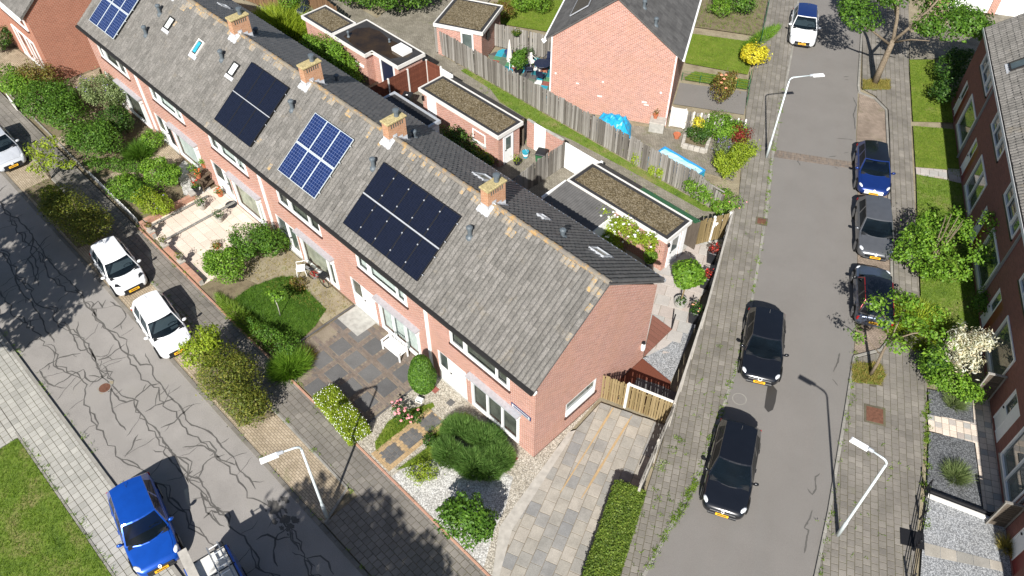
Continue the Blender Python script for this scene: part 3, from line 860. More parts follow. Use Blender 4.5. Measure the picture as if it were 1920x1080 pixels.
# brown manhole dirt patch and crumbling patches on the old street
pt = MB()
for c, r in (((-16.54, -11.31), 0.3), ((-16.58, -10.85), 0.12)):
    pt.sheet([(c[0] + r * math.cos(a * .52) * random.uniform(.7, 1.2), c[1] + r * .8 * math.sin(a * .52) * random.uniform(.7, 1.2)) for a in range(12)], RZ0 + 0.006)
pt.build('rust_stain', 'earth_dry', street_front)
pt = MB()
for c, r in [None][:0] + [((-5.3 + random.uniform(-.9, .9), -9.0 + random.uniform(-.5, .45)), random.uniform(.06, .26)) for _ in range(26)]:
    pt.sheet([(c[0] + r * math.cos(a * .42) * random.uniform(.45, 1.2), c[1] + r * .7 * math.sin(a * .42) * random.uniform(.4, 1.2)) for a in range(15)], RZ0 + 0.0052 + 0.0005 * random.random())
pt.build('tar_patch', 'tar', street_front, kind='stuff')
# brick band across the road
band = [(-4.28, 25.62), (-0.19, 27.94), (0.06, 27.35), (-3.91, 24.97)]
bo = struct('road_brick_band', band, RZ0 + 0.012, 'joint_sand')
pave(bo, band, 'brick_paver', tw=0.2, tl=0.11, ang=math.atan2(band[1][1] - band[0][1], band[1][0] - band[0][0]), top=RZ0 + 0.02, joint=0.012, bond=0, piece='paving_brick', org=band[0], limit=150)

# kerbs
kerb('kerb_far_side', [(-60, -13.28), (20, -13.28)], 0.15, 0.0, -0.16)
kerb('gutter_row', [(-60, -8.22), (20, -8.22)], 0.2, RZ0 + 0.02, -0.16, 0.5, 'paver_grey')
kl = [uw(u, w - 0.07) for u, w in LE]
kerb('kerb_left', kl[:-1] + [uw(60, LE[-1][1] - 0.07)], 0.14, 0.0, -0.16)
# pavements beside the road
FL = [(-9.5, 2.9), (-4.05, 4.52), (-0.82, 4.87), (4.95, 5.42), (11.23, 6.09), (16.57, 6.3), (18.99, 6.78), (29.1, 6.3), (34.43, 6.46), (60, 5.75)]
pl = [uw(*p) for p in FL] + [uw(u, w - 0.14) for u, w in reversed(LE[:-1] + [(60, LE[-1][1])])]
paved('pavement_left', pl, 'joint_moss', 'paver_grey', ang=R(118.2), org=uw(0, 6.1), joint=0.022, top=0.0)
# parking lay-by on the right and the kerb around it
bay = [(-3.53, 34.77), (-2.5, 34.85), (-1.34, 34.17), (0.19, 31.38), (3.49, 25.11), (5.54, 21.33), (7.3, 17.96), (7.77, 15.86), (7.07, 14.59), (6.05, 16.73), (2.29, 23.91), (-1.42, 30.54)]
struct('parking_bay', bay, RZ0 + 0.009, 'klinker_red')
kerb('kerb_right', [uw(*p) for p in RE[:4]] + [(7.07, 14.59), (7.39, 15.17), (7.77, 15.86), (7.75, 16.76), (7.3, 17.96), (5.54, 21.33), (3.49, 25.11), (0.19, 31.38), (-1.34, 34.17), (-2.5, 34.85), (-3.53, 34.77)] + [uw(*p) for p in RE[-3:-1]] + [uw(60, RE[-1][1])], 0.14, 0.0, -0.16)
swr = [uw(u, w + 0.07) for u, w in RE[:4]] + [(7.17, 14.51), (7.84, 15.71), (7.9, 16.68), (7.37, 18.04), (5.61, 21.41), (3.58, 25.19), (0.29, 31.47), (-1.24, 34.27), (-2.65, 35.12), (-3.64, 35.27)] + [uw(RE[-2][0], RE[-2][1] + .07), uw(60, RE[-1][1] + .07), uw(60, 16.2)] + [(-6.88, 48.54), (-2.77, 40.18), (2.93, 29.09), (5.55, 24.15), (7.59, 20.22), (10.37, 15.19), (11.22, 13.23), (13.35, 8.06), (13.92, 6.51)] + [uw(-7, 14.6)]
TP1 = [(7.23, 14.09), (7.43, 14.42), (8.18, 15.07), (8.67, 14.57), (8.73, 13.9), (7.73, 13.17)]
TP2 = [(-4.05, 36.18), (-2.78, 37.43), (-2.25, 36.38), (-3.5, 35.15)]
paved('pavement_right', swr, 'joint_moss', ['paver_grey', 'paver_dark'], ang=R(118.2), org=uw(0, 13.2), joint=0.022, skip=lambda x, y: inside(x, y, TP1) or inside(x, y, TP2))
lawn('tree_pit', TP1, 420, 'lawn_rough', 'grass_dry', 0.2, 0.004)
lawn('tree_pit', TP2, 420, 'lawn_rough', 'grass_dry', 0.22, 0.004)
# side street pavement behind the dark row
struct('side_path', [(-4.65, 44.01), (-0.24, 52.85), (1.82, 47.59), (-1.83, 42.06), (-2.97, 40.73)], 0.004, 'klinker_grey')
# pavement of the near street: far strip, parking bays, planting beds
paved('pavement_far_side', [(-45, -15.0), (20, -15.0), (20, -13.36), (-45, -13.36)], 'joint_moss', 'paver_pale', tw=0.3, tl=0.3, bond=0.0, joint=0.022, limit=300)
kerb('lawn_edging', [(-17, -15.05), (15, -15.05)], 0.1, 0.01, -0.1, 0.6, 'kerb_stone')
paved('pavement_houses', [(-58, -6.4), (-3.9, -6.4), (-3.9, -8.1), (9, -8.1), (7.2, -4.98), (-58, -4.98)], 'joint_moss', 'paver_dark', tw=0.3, tl=0.3, bond=0.5, joint=0.022, limit=300)
struct('parking_bay', [(-58, -8.12), (-3.92, -8.12), (-4.4, -6.48), (-10.5, -6.48), (-58, -6.48)], -0.03, 'klinker')
kerb('bay_edging', [(-58, -6.44), (-8.5, -6.44), (-4.5, -6.48), (-3.9, -8.05)], 0.1, 0.005, -0.1, 0.9, 'kerb_stone')
lawn('planting_bed', [(-32.8, -8.0), (-26.0, -8.0), (-26.0, -6.55), (-32.8, -6.55)], 30, 'soil', 'grass_blade', 0.15, 0.0)
lawn('planting_bed', [(-14.2, -8.0), (-10.2, -8.0), (-9.6, -6.55), (-14.2, -6.55)], 30, 'soil', 'grass_blade', 0.15, 0.0)
# front gardens
kerb('garden_edging', [(-25.2, -4.93), (6.0, -4.93)], 0.1, 0.03, -0.1, 1.0, 'brick_wall_block')
kerb('garden_edging', [(-50, -4.6), (-25.4, -4.75)], 0.1, 0.03, -0.1, 1.0, 'kerb_stone')
W1 = 6.33
struct('front_garden', [(-60, -4.9), (-0.0, -4.9), (-0.0, 0.4), (-60, 0.4)], -0.03, 'soil')
end_bed = [(-6.35, -4.88), (2.45, -4.88), (1.75, -3.0), (1.25, -1.5), (0.35, 1.2), (0.05, 4.2), (0.03, 0.02), (-6.35, 0.02)]
GP = struct('gravel_path', end_bed, 0.0, 'gravel_pale')
struct('white_gravel_bed', [(-3.59, -4.83), (-3.47, -3.76), (-3.14, -2.93), (-1.53, -1.69), (0.06, -1.29), (0.78, -2.45), (1.24, -3.61), (1.97, -4.84), (0.56, -4.85)], 0.006, 'gravel_white')
lawn('ground_cover', [(-4.96, -4.58), (-5.37, -4.32), (-5.8, -3.22), (-5.69, -2.33), (-5.13, -1.17), (-4.93, -1.25)], 350, 'lawn', 'grass_blade', 0.12, 0.008)
lawn('ground_cover', [(-3.69, -4.55), (-3.57, -2.91), (-4.38, -2.21), (-3.86, -1.57), (-2.56, -2.28), (-3.07, -3.36)], 350, 'lawn', 'grass_blade', 0.12, 0.010)
hp = [(-5.05, -4.78), (-3.85, -4.78), (-3.85, -1.5), (-5.05, -1.5)]
o = struct('garden_path', hp, 0.012, 'joint_sand')
pave(o, hp, 'brick_paver_tan', tw=0.14, tl=0.2, ang=R(90), top=0.022, joint=0.012, piece='paving_brick', org=hp[0], limit=200, skip=lambda x, y: -4.83 < x < -4.07 and any(abs(y - c) < 0.4 for c in (-4.15, -3.05, -1.95)))
for c in (-4.15, -3.05, -1.95):
    pave(o, [(-4.83, c - .4), (-4.07, c - .4), (-4.07, c + .4), (-4.83, c + .4)], 'paver_anthracite', tw=0.19, tl=0.2, top=0.023, joint=0.012, piece='paving_block', org=(-4.83, c - .4))
# pale slab walk with small red squares along the wall
walk = [(-6.3, -1.35), (0.15, -1.3), (0.15, -0.05), (-6.3, -0.05)]
st = MB()
for q, m in (((-5.59, -0.64), 1), ((-4.57, -0.61), 0), ((-3.57, -0.62), 1), ((-2.55, -0.62), 1), ((-1.53, -0.63), 1), ((-0.55, -0.65), 1)):
    MB().bbox(-.15, -.15, 0, .15, .15, 0.02, .01).build('stepping_stone', 'tile_redbrown' if m else 'tile_slate', GP, loc=(q[0], q[1], 0.005), rz=R(4))
# driveway of big mixed slabs beside the end house
DA = math.atan2(-5.4, 2.05)
drv = [(0.4, 2.29), (0.24, 4.14), (2.98, 5.23), (4, 2.26), (4.52, 1.25), (5.31, -2.01), (4.6, -4.85), (2.75, -4.85), (1.69, -3.01)]
paved('driveway', drv, 'joint_sand', 'paver_mix', tw=0.5, tl=0.6, ang=DA, org=(0.4, 2.29), joint=0.02, bond=0.5, limit=200, top=0.012)
struct('driveway_margin', [(0.4, 2.29), (1.69, -3.01), (2.75, -4.85), (2.45, -4.85), (1.22, -3.25), (0.24, 1.98)], 0.006, 'concrete_pale')
dl = MB()
for a, b in (((0.83, 4.33), (1.95, -0.45)), ((1.69, 4.58), (2.74, -0.01))):
    ribbon(dl, [Vector(a).lerp(Vector(b), k / 8) for k in range(9)], 0.09, 0.022)
dl.build('sand_joint', 'brick_paver_tan', None)['kind'] = 'structure'
# second garden: anthracite slabs with brick rows
h2 = [(-12.25, -3.6), (-12.25, -0.02), (-6.4, -0.02), (-6.4, -4.1), (-9.4, -4.75), (-10.45, -4.75)]
h2 = [(-12.25, -0.02), (-6.42, -0.02), (-6.42, -4.8), (-10.4, -4.8), (-12.1, -3.6)]
o = struct('front_patio', h2, 0.0, 'joint_sand')
def slab_cell(x, y):
    a = ((x + 12.2) % 1.12); b = ((y + 4.8) % 1.12)
    return a < 0.82 and b < 0.82
pave(o, h2, 'brick_paver', tw=0.11, tl=0.21, ang=0, top=0.008, joint=0.012, piece='paving_brick', org=(-12.2, -4.8), limit=150, skip=slab_cell)
me = MB().bbox(-.41, -.41, -.02, .41, .41, 0, .008).mesh('paving_slab', 'paver_anthracite')
for i in range(6):
    for j in range(5):
        x = -12.2 + 1.12 * i + 0.41; y = -4.8 + 1.12 * j + 0.41
        if all(inside(x + dx, y + dy, h2) for dx in (-.36, .36) for dy in (-.36, .36)):
            link('paving_slab', me, o, (x, y, 0.013))
struct('doorstep_slab', [(-12.2, -1.2), (-10.6, -1.2), (-10.6, -0.03), (-12.2, -0.03)], 0.018, 'concrete')
# third garden: lawn and rough grass
lawn('garden_lawn', [(-16.91, -4.12), (-17.05, -3.04), (-16.65, -1.7), (-16.16, -1.11), (-13.07, -1.22), (-12.58, -2.29), (-12.31, -3.54), (-13.37, -4.37), (-14.84, -4.52)], 420, 'lawn_lush', 'leaf_mid', 0.12, 0.004)
lawn('rough_grass', [(-18.7, -0.1), (-12.4, -0.1), (-12.4, -1.9), (-14.4, -1.9), (-18.7, -3.2)], 60, 'earth_dry', 'grass_dry', 0.12, 0.0)
kerb('patio_edging', [(-12.3, -0.1), (-12.3, -3.6), (-10.5, -4.85)], 0.08, 0.05, -0.05, 1.0, 'tile_dark')
kerb('patio_edging', [(-6.36, -0.1), (-6.36, -4.85)], 0.08, 0.05, -0.05, 1.0, 'tile_dark')
# fourth garden: cream terrace in three levels
ter = [(-25.2, -4.7), (-18.9, -4.7), (-18.9, -3.0), (-20.6, -0.05), (-25.2, -0.05)]
paved('terrace', ter, 'joint_sand', 'paver_cream', tw=0.5, tl=0.5, bond=0.0, joint=0.012, top=0.02, limit=200, org=(-25.2, -4.7))
for x0, x1, yb in ((-24.75, -24.65, -0.9), (-23.2, -23.1, -0.1)):
    kerb('terrace_step', [(x0 + .05, -4.6), (x1 - .05, yb)], 0.16, 0.13, 0.0, 0.5, 'concrete')
# fifth and sixth gardens
struct('white_gravel_bed', [(-28.24, -0.94), (-28.71, -0.14), (-26.93, -0.12), (-24.9, -0.46), (-25.06, -1.39), (-25.89, -1.76)], 0.006, 'gravel_white')
pb = [(-29.15, -3), (-30.58, -4.42), (-30.36, -2.13), (-30.9, -0.51), (-28.94, -0.37), (-28.51, -1.2), (-28.6, -2.11)]
o = struct('brick_path', [(-30.63, -4.46), (-30.62, -1.54), (-30.63, -0.02), (-28.71, -0.14), (-28.87, -1), (-28.82, -1.99), (-29.36, -4.21)], 0.004, 'klinker')
struct('brick_path', [(-41.21, -4.46), (-41.61, -1.44), (-41.75, 0.87), (-40.57, 0.48), (-40, -2), (-39.93, -4.42)], 0.005, 'klinker')
struct('brick_path', [(-36.19, -4.77), (-36.24, -2.52), (-35.39, -2.69), (-34.92, -4.84)], 0.006, 'klinker')
struct('front_yard', [(-49.12, -2.82), (-48.18, -2.08), (-44.98, -1.77), (-44.91, -2.9), (-45.6, -4.23)], 0.006, 'klinker')
# lawn at the lower left
lawn('street_lawn', [(-16.6, -15.12), (-2.0, -15.12), (-2.0, -24.0), (-16.6, -24.0)], 300, 'lawn_rough', 'grass_blade', 0.10, 0.0)
paved('side_pavement', [(-19.6, -15.02), (-16.65, -15.02), (-16.65, -20.0), (-19.6, -20.0)], 'joint_moss', 'paver_pale', tw=0.3, tl=0.3, bond=0.0, joint=0.022, limit=60)
# back alley and rear yards
struct('back_alley', [(-48, 15.4), (-3.0, 15.4), (-2.6, 18.4), (-26.9, 18.4), (-28.5, 23.0), (-34, 40), (-42, 40), (-34.5, 22), (-33.5, 18.4), (-48, 18.4)], 0.0, 'klinker_grey')
lawn('alley_verge', [(-24.0, 18.0), (-21, 17.9), (-19.5, 17.3), (-16, 17.2), (-13.5, 17.6), (-9.5, 17.8), (-4.0, 17.95), (-3.4, 18.4), (-24.0, 18.4)], 70, 'lawn_rough', 'grass_blade', 0.18, 0.008)
struct('rear_yards', [(-38, 7.5), (-9.5, 7.5), (-9.5, 15.3), (-38, 15.3)], -0.004, 'klinker_grey')
ry = [(-9.4, 7.5), (0.0, 7.5), (-0.4, 13.6), (-1.9, 16.9), (-2.9, 15.4), (-9.4, 15.3)]
struct('rear_yards', ry, -0.002, 'concrete')
py = [(-3.0, 9.2), (-0.05, 7.55), (1.1, 9.1), (-1.2, 14.6), (-2.0, 16.3), (-2.95, 15.2), (-2.85, 12.7)]
o = struct('rear_patio', py, 0.004, 'joint_sand')
pave(o, py, 'paver_stone', tw=0.7, tl=0.7, ang=R(25), joint=0.016, top=0.016, piece='paving_slab', org=(-3, 9.2))
gw = [(0.42, 11.64), (0.4, 8.8), (0.03, 7.44), (1.8, 7.3), (0.72, 10.51)]
struct('grey_gravel_bed', gw, 0.016, 'gravel_grey')
# rust-red composite deck behind the end house corner
dk = thing('garden_deck', 'reddish brown plank deck behind the end house rear corner', 'deck', (0, 0, 0))
dpoly = [(-1.3, 9.89), (-0.05, 9.83), (0.03, 7.49), (-0.02, 7.5)]
for i in range(9):
    a = Vector((-0.0, 7.52)).lerp(Vector((-0.9, 9.6)), i / 9); 
base = MB(); base.prism(dpoly, 0.0, 0.03); base.build('deck_base', 'fence_darkgrey', dk)
d0 = Vector(dpoly[2]); d1 = Vector(dpoly[0]); e0 = Vector(dpoly[2]); e1 = Vector(dpoly[1])
for i in range(9):
    t0, t1 = i / 9 + 0.006, (i + 1) / 9 - 0.006
    MB().prism([d0.lerp(d1, t0), e0.lerp(e1, t0), e0.lerp(e1, t1), d0.lerp(d1, t1)] if i else [d0.lerp(d1, t1), d0.lerp(d1, .03), e0.lerp(e1, .03), e0.lerp(e1, t1)], 0.032, 0.055).build('plank', 'deck', dk)
RS_ = struct('rear_strip', [(0.03, 4.4), (3.0, 5.4), (1.8, 7.3), (0.03, 7.44), (0.03, 7.4)], 0.002, 'fence_mahogany')
for q in ((0.97, 6.22), (1.58, 6.46), (2.21, 6.63)):
    MB().bbox(-.35, -.3, 0, .35, .3, .03, .01).build('stepping_slab', 'paver_anthracite', RS_, loc=(q[0], q[1], 0.004), rz=R(20))
# gardens of the row beyond the alley
lawn('garden_lawn', [(-15.95, 32.83), (-11.68, 35.23), (-9.89, 31.3), (-13.74, 29.51)], 300, 'lawn', 'grass_blade', 0.07, 0.004)
lawn('garden_lawn', [(-12.67, 29.09), (-9.48, 30.81), (-8.95, 29.75), (-12.5, 27.82), (-12.71, 28.05)], 300, 'lawn', 'grass_blade', 0.09, 0.004)
struct('garden_yard', [(-12.56, 27.31), (-8.76, 29.59), (-7.5, 27.26), (-11.41, 25.03)], 0.003, 'asphalt_smooth')
lawn('garden_yard', [(-18.23, 37.31), (-14.49, 41.01), (-12.02, 36.1), (-16.2, 33.82)], 40, 'soil', 'grass_blade', .2, 0.003)
struct('garden_yard', [(-13.03, 20.44), (-6.64, 25.38), (-4.26, 21.29), (-8.21, 20.14), (-11.74, 19.42)], 0.003, 'klinker_grey')
lawn('garden_lawn', [(-29.04, 26.61), (-25.44, 30.18), (-23.14, 25.91), (-26.39, 24.27), (-27.9, 24.93)], 260, 'lawn', 'grass_blade', 0.08, 0.004)
# verges in front of the dark row
lawn('verge', [(-2.99, 40.71), (-1.76, 41.93), (1.64, 37.53), (2.44, 35.91), (0.48, 34.13)], 260, 'lawn', 'grass_blade', 0.08, 0.006)
lawn('verge', [(0.69, 33.7), (2.82, 35.28), (5.53, 30.64), (4.07, 31.04), (2.66, 29.99)], 260, 'lawn', 'grass_blade', 0.08, 0.006)
lawn('verge', [(3, 29.36), (4.57, 30.16), (5.78, 30.56), (11.05, 20.72), (8.65, 18.35), (5.61, 24.21)], 200, 'lawn_rough', 'grass_blade', 0.11, 0.006)
for nm, q in (('front_path', [(2.68, 29.94), (4.09, 30.99), (4.48, 30.21), (3, 29.36)]), ('front_path', [(4.07, 31.18), (4.77, 31.72), (5.37, 30.49), (4.57, 30.16)])):
    paved(nm, q, 'joint_moss', 'paver_stone', tw=0.5, tl=0.5, ang=R(28.2), top=0.014, org=q[0], limit=60)
g1 = [(10.4, 15.22), (12.01, 16.2), (12.63, 14.94), (11.08, 13.95)]
g2 = [(11.46, 13.09), (13.06, 13.99), (14.7, 11.06), (12.73, 10.21)]
struct('slate_gravel_bed', g1, 0.006, 'gravel_slate'); struct('slate_gravel_bed', g2, 0.006, 'gravel_slate')
tw_ = [(10.97, 13.92), (12.66, 14.93), (12.03, 16.22), (12.8, 16.69), (14.7, 13.02), (15.47, 11.76), (14.75, 11.04), (13.12, 13.97), (11.44, 13.14)]
paved('front_patio', tw_, 'joint_sand', ['paver_cream', 'paver_cream', 'paver_cream', 'paver_stone'], tw=0.3, tl=0.3, ang=R(28.2), top=0.012, org=tw_[0], bond=0, limit=150)
g3 = [(12.84, 9.88), (15.04, 10.94), (15.67, 11.96), (16.42, 9.57), (13.58, 8.04)]
struct('pale_gravel_bed', [(12.79, 9.97), (14.88, 11.01), (15.62, 11.84), (16.96, 9.22), (14.21, 6.5)], 0.006, 'gravel_grey')
sp = [(13.6, 8.09), (16.14, 9.5), (16.33, 9.13), (13.8, 7.58)]
paved('garden_walk', sp, 'joint_sand', 'paver_mix', tw=0.6, tl=0.6, ang=R(28.2), top=0.016, org=sp[0], bond=0, limit=60)

# ------------------------------------------------------------------ houses
def wall_holes(mb, x0, x1, z0, z1, holes, y, depth=0.14, flip=False):
    """a brick face in the xz plane at y with openings and their reveals (depth behind the face)"""
    xs = sorted({x0, x1, *[h[0] for h in holes], *[h[1] for h in holes]}); zs = sorted({z0, z1, *[h[2] for h in holes], *[h[3] for h in holes]})
    for i in range(len(xs) - 1):
        for j in range(len(zs) - 1):
            cx, cz = (xs[i] + xs[i + 1]) / 2, (zs[j] + zs[j + 1]) / 2
            if any(h[0] < cx < h[1] and h[2] < cz < h[3] for h in holes): continue
            q = [(xs[i], y, zs[j]), (xs[i + 1], y, zs[j]), (xs[i + 1], y, zs[j + 1]), (xs[i], y, zs[j + 1])]
            mb.face(*(reversed(q) if flip else q))
    d = y + (-depth if flip else depth)
    for a, b, c, e in [h[:4] for h in holes]:
        mb.face((a, y, c), (a, y, e), (a, d, e), (a, d, c)); mb.face((b, y, e), (b, y, c), (b, d, c), (b, d, e))
        mb.face((a, y, e), (b, y, e), (b, d, e), (a, d, e)); mb.face((b, y, c), (a, y, c), (a, d, c), (b, d, c))

def window(parent, x0, x1, z0, z1, y=0.0, splits=(), frame='paint_white', glass='window_glass', back='curtain', sill='sill_brown', flip=1, fw=0.075, vents=(), sill_h=0.1, inset=0.05):
    """frame with mullions, one pane per light, a sill and a curtain or flat room sheet behind the glass; outward is -y*flip"""
    s = flip
    def B(mb, a, b, c, d, e, f):
        mb.box(a, min(b * s, e * s) + y, c, d, max(b * s, e * s) + y, f)
    k = MB(); o = -0.02 + inset; i = 0.1 + inset
    B(k, x0, o, z0, x0 + fw, i, z1); B(k, x1 - fw, o, z0, x1, i, z1)
    B(k, x0 + fw, o, z0, x1 - fw, i, z0 + fw); B(k, x0 + fw, o, z1 - fw, x1 - fw, i, z1)
    xs = [x0 + fw] + [x0 + (x1 - x0) * q for q in splits] + [x1 - fw]
    for q in xs[1:-1]: B(k, q - fw * .45, o + .005, z0 + fw, q + fw * .45, i - .005, z1 - fw)
    w = k.build('window', frame, parent)
    for n_ in range(len(xs) - 1):
        a, b = xs[n_] + (fw * .45 if n_ else 0), xs[n_ + 1] - (fw * .45 if n_ < len(xs) - 2 else 0)
        if n_ in vents:
            v = MB(); t = 0.055
            B(v, a + .01, o - .03, z0 + fw + .01, a + t, o + .05, z1 - fw - .01); B(v, b - t, o - .03, z0 + fw + .01, b - .01, o + .05, z1 - fw - .01)
            B(v, a + t, o - .03, z0 + fw + .01, b - t, o + .05, z0 + fw + t); B(v, a + t, o - .03, z1 - fw - t, b - t, o + .05, z1 - fw - .01)
            v.build('sash', frame, w)
        p = MB(); yy = (0.06 + inset) * s + y
        p.face((a, yy, z0 + fw), (b, yy, z0 + fw), (b, yy, z1 - fw), (a, yy, z1 - fw)); p.build('pane', glass, w)
    if back:
        p = MB(); yy = (0.22 + inset) * s + y
        p.face((x0, yy, z0), (x1, yy, z0), (x1, yy, z1), (x0, yy, z1))
        p.build('curtain' if back == 'curtain' else 'blind', back, w)
    if sill:
        p = MB(); B(p, x0 - .05, -0.07, z0 - sill_h, x1 + .05, 0.12, z0 - .002); p.build('sill', sill, w)
    return w

def door(parent, x0, x1, z1, side_glass=0.45, panel='paint_white', glass='window_dark', leaf_glass=False, y=0.0, z0=0.03, handle=True, light=None):
    """white frame with a glazed side light on the left and the door leaf on the right"""
    k = MB(); f = 0.07; xm = x0 + (x1 - x0) * side_glass
    for a, b, c, d in ((x0, x0 + f, z0, z1), (x1 - f, x1, z0, z1), (x0 + f, x1 - f, z1 - f, z1), (x0 + f, x1 - f, z0, z0 + f * .7), (xm - f / 2, xm + f / 2, z0 + f * .7, z1 - f)):
        k.box(a, y + .02, c, b, y + .13, d)
    if side_glass > 0.15:
        k.box(x0 + f, y + .05, z0 + f * .7, xm - f / 2, y + .09, z0 + 0.95)
    w = k.build('door_frame', 'paint_white', parent)
    if side_glass > 0.15:
        p = MB(); p.face((x0 + f, y + .07, z0 + .95), (xm - f / 2, y + .07, z0 + .95), (xm - f / 2, y + .07, z1 - f), (x0 + f, y + .07, z1 - f)); p.build('pane', glass, w)
    lf = MB(); a, b = xm + f / 2 + .004, x1 - f - .004
    if leaf_glass:
        t = 0.1
        lf.box(a, y + .05, z0 + .05, a + t, y + .1, z1 - f - .004); lf.box(b - t, y + .05, z0 + .05, b, y + .1, z1 - f - .004)
        lf.box(a + t, y + .05, z0 + .05, b - t, y + .1, z0 + .3); lf.box(a + t, y + .05, z1 - f - .14, b - t, y + .1, z1 - f - .004)
    else:
        lf.box(a, y + .05, z0 + .05, b, y + .1, z1 - f - .004)
        for q in (0.25, 0.75):
            m = a + (b - a) * q
            lf.box(m - .1, y + .04, z0 + .25, m + .1, y + .0502, z1 - f - .35)
    d = lf.build('door_leaf', panel, parent)
    if leaf_glass:
        p = MB(); p.face((a + .1, y + .075, z0 + .3), (b - .1, y + .075, z0 + .3), (b - .1, y + .075, z1 - f - .14), (a + .1, y + .075, z1 - f - .14)); p.build('pane', light or glass, d)
    if handle:
        MB().box(a + .05, y + .0, z0 + 1.0, a + .16, y + .049, z0 + 1.04).build('handle', 'iron', d)
    MB().box(x0 - .05, y - .05, -0.02, x1 + .05, y + .14, z0 - .003).build('doorstep', 'concrete', parent)
    return d

def tile_mesh(w, l, mat, prof=((0, .0), (.2, .045), (.45, .058), (.7, .035), (.88, .0), (1.0, .0)), lip=0.03):
    k = MB(); P0 = [(w * (x - .5), -l / 2, z + lip) for x, z in prof]; P1 = [(w * (x - .5), l / 2 + .03, z) for x, z in prof]
    k.grid([list(P0), list(P1)]); k.grid([[(p[0], p[1], p[2] - lip - .012) for p in P0], list(P0)])
    k.f = [list(reversed(f)) for f in k.f]
    return k.mesh('roof_tile', mat)

def tile_slope(parent, x0, x1, ybot, zbot, L, theta, back=False, tw=0.226, tl=0.335, mat='tile_grey', limit=0, lichen=None, holes=(), flat=False, amp=1.0):
    """rows of roof tiles up a slope; `limit` nearest ones are pieces, the rest one field"""
    nx = max(1, round((x1 - x0) / tw)); tw = (x1 - x0) / nx; ny = max(1, round(L / tl)); tl = L / ny
    prof = ((0, .006), (.03, .012), (.97, .012), (1.0, .006)) if flat else ((0, .0), (.2, .045), (.45, .058), (.7, .035), (.88, .0), (1.0, .0))
    prof = tuple((a, b * amp) for a, b in prof)
    base = tile_mesh(tw, tl, mat, prof)
    lich = tile_mesh(tw, tl, 'lichen_tile', prof) if lichen else None
    bv = np.array([v.co for v in base.vertices]); bf = [list(p.vertices) for p in base.polygons]
    c, s = math.cos(theta), math.sin(theta)
    items = []
    for j in range(ny):
        for i in range(nx):
            x = x0 + (i + .5) * tw; d = (j + .5) * tl
            y = ybot + (-d * c if back else d * c); z = zbot + d * s
            if any(h[0] < x < h[1] and h[2] < d < h[3] for h in holes): continue
            wp = parent.matrix_world @ Vector((x, y, z)) if False else Vector((x, y, z))
            q = lichen and random.random() < lichen((x - x0) / (x1 - x0), d / L)
            items.append((x, y, z, q, j, i))
    items.sort(key=lambda t: (-t[0], t[1]))
    rot = (theta, 0, math.pi if back else 0)
    Rm = np.array(Matrix.Rotation(math.pi if back else 0, 3, 'Z') @ Matrix.Rotation(theta, 3, 'X'))
    V = []; F = []; RN = []; MI = []; n0 = 0
    for n, (x, y, z, q, j, i) in enumerate(items):
        dx = (random.uniform(-.006, .006), random.uniform(-.012, .012), random.uniform(-.006, .006))
        if n < limit:
            o = link('roof_tile', lich if q else base, parent, (x + dx[0], y + dx[1], z + dx[2])); o.rotation_euler = rot
        else:
            V.append(bv @ Rm.T + np.array((x + dx[0], y + dx[1], z + dx[2])))
            F.extend([[n0 + a for a in f] for f in bf]); r = random.random(); RN.extend([r] * len(bf)); MI.extend([1 if q else 0] * len(bf)); n0 += len(bv)
    if V:
        me = bpy.data.meshes.new('roof_tile_field'); me.from_pydata(np.concatenate(V).tolist(), [], F)
        me.materials.append(M[mat]); me.materials.append(M['lichen_tile']); me.polygons.foreach_set('material_index', MI)
        me.attributes.new('rnd', 'FLOAT', 'FACE').data.foreach_set('value', RN); me.update()
        link('roof_tile_field', me, parent, kind='stuff')

def vent_pipe(parent, x, y, z, h=0.42, r=0.095):
    k = MB(); k.lathe([(r * 2.0, -.12), (r * 1.9, -.02), (r * 1.15, .05), (r, .1), (r, h), (r * 1.5, h + .01), (r * 1.5, h + .09), (r * .8, h + .14)], 10, (x, y, z))
    k.build('vent_pipe', 'vent_metal', parent, smooth=False)

def roof_window(parent, x, y, z, th, w=0.55, l=0.75, back=False, frame='gutter_dark', glass='window_dark', blind=None):
    o = MB(); a = w / 2; b = l / 2
    for q in ((-a, -b, a, -b + .07), (-a, b - .07, a, b), (-a, -b + .07, -a + .06, b - .07), (a - .06, -b + .07, a, b - .07)): o.box(q[0], q[1], 0, q[2], q[3], .13)
    f = o.build('roof_window', frame, parent); f.location = (x, y, z); f.rotation_euler = (th, 0, math.pi if back else 0)
    MB().box(-a + .06, -b + .07, .02, a - .06, b - .07, .09).build('pane', glass, f)
    if blind: MB().box(-a + .1, -b + .14, .092, a - .2, b - .14, .1).build('blind', blind, f)
    MB().box(-a - .08, -b - .2, .04, a + .08, -b - .002, .06).build('flashing', 'lead', f)
    return f

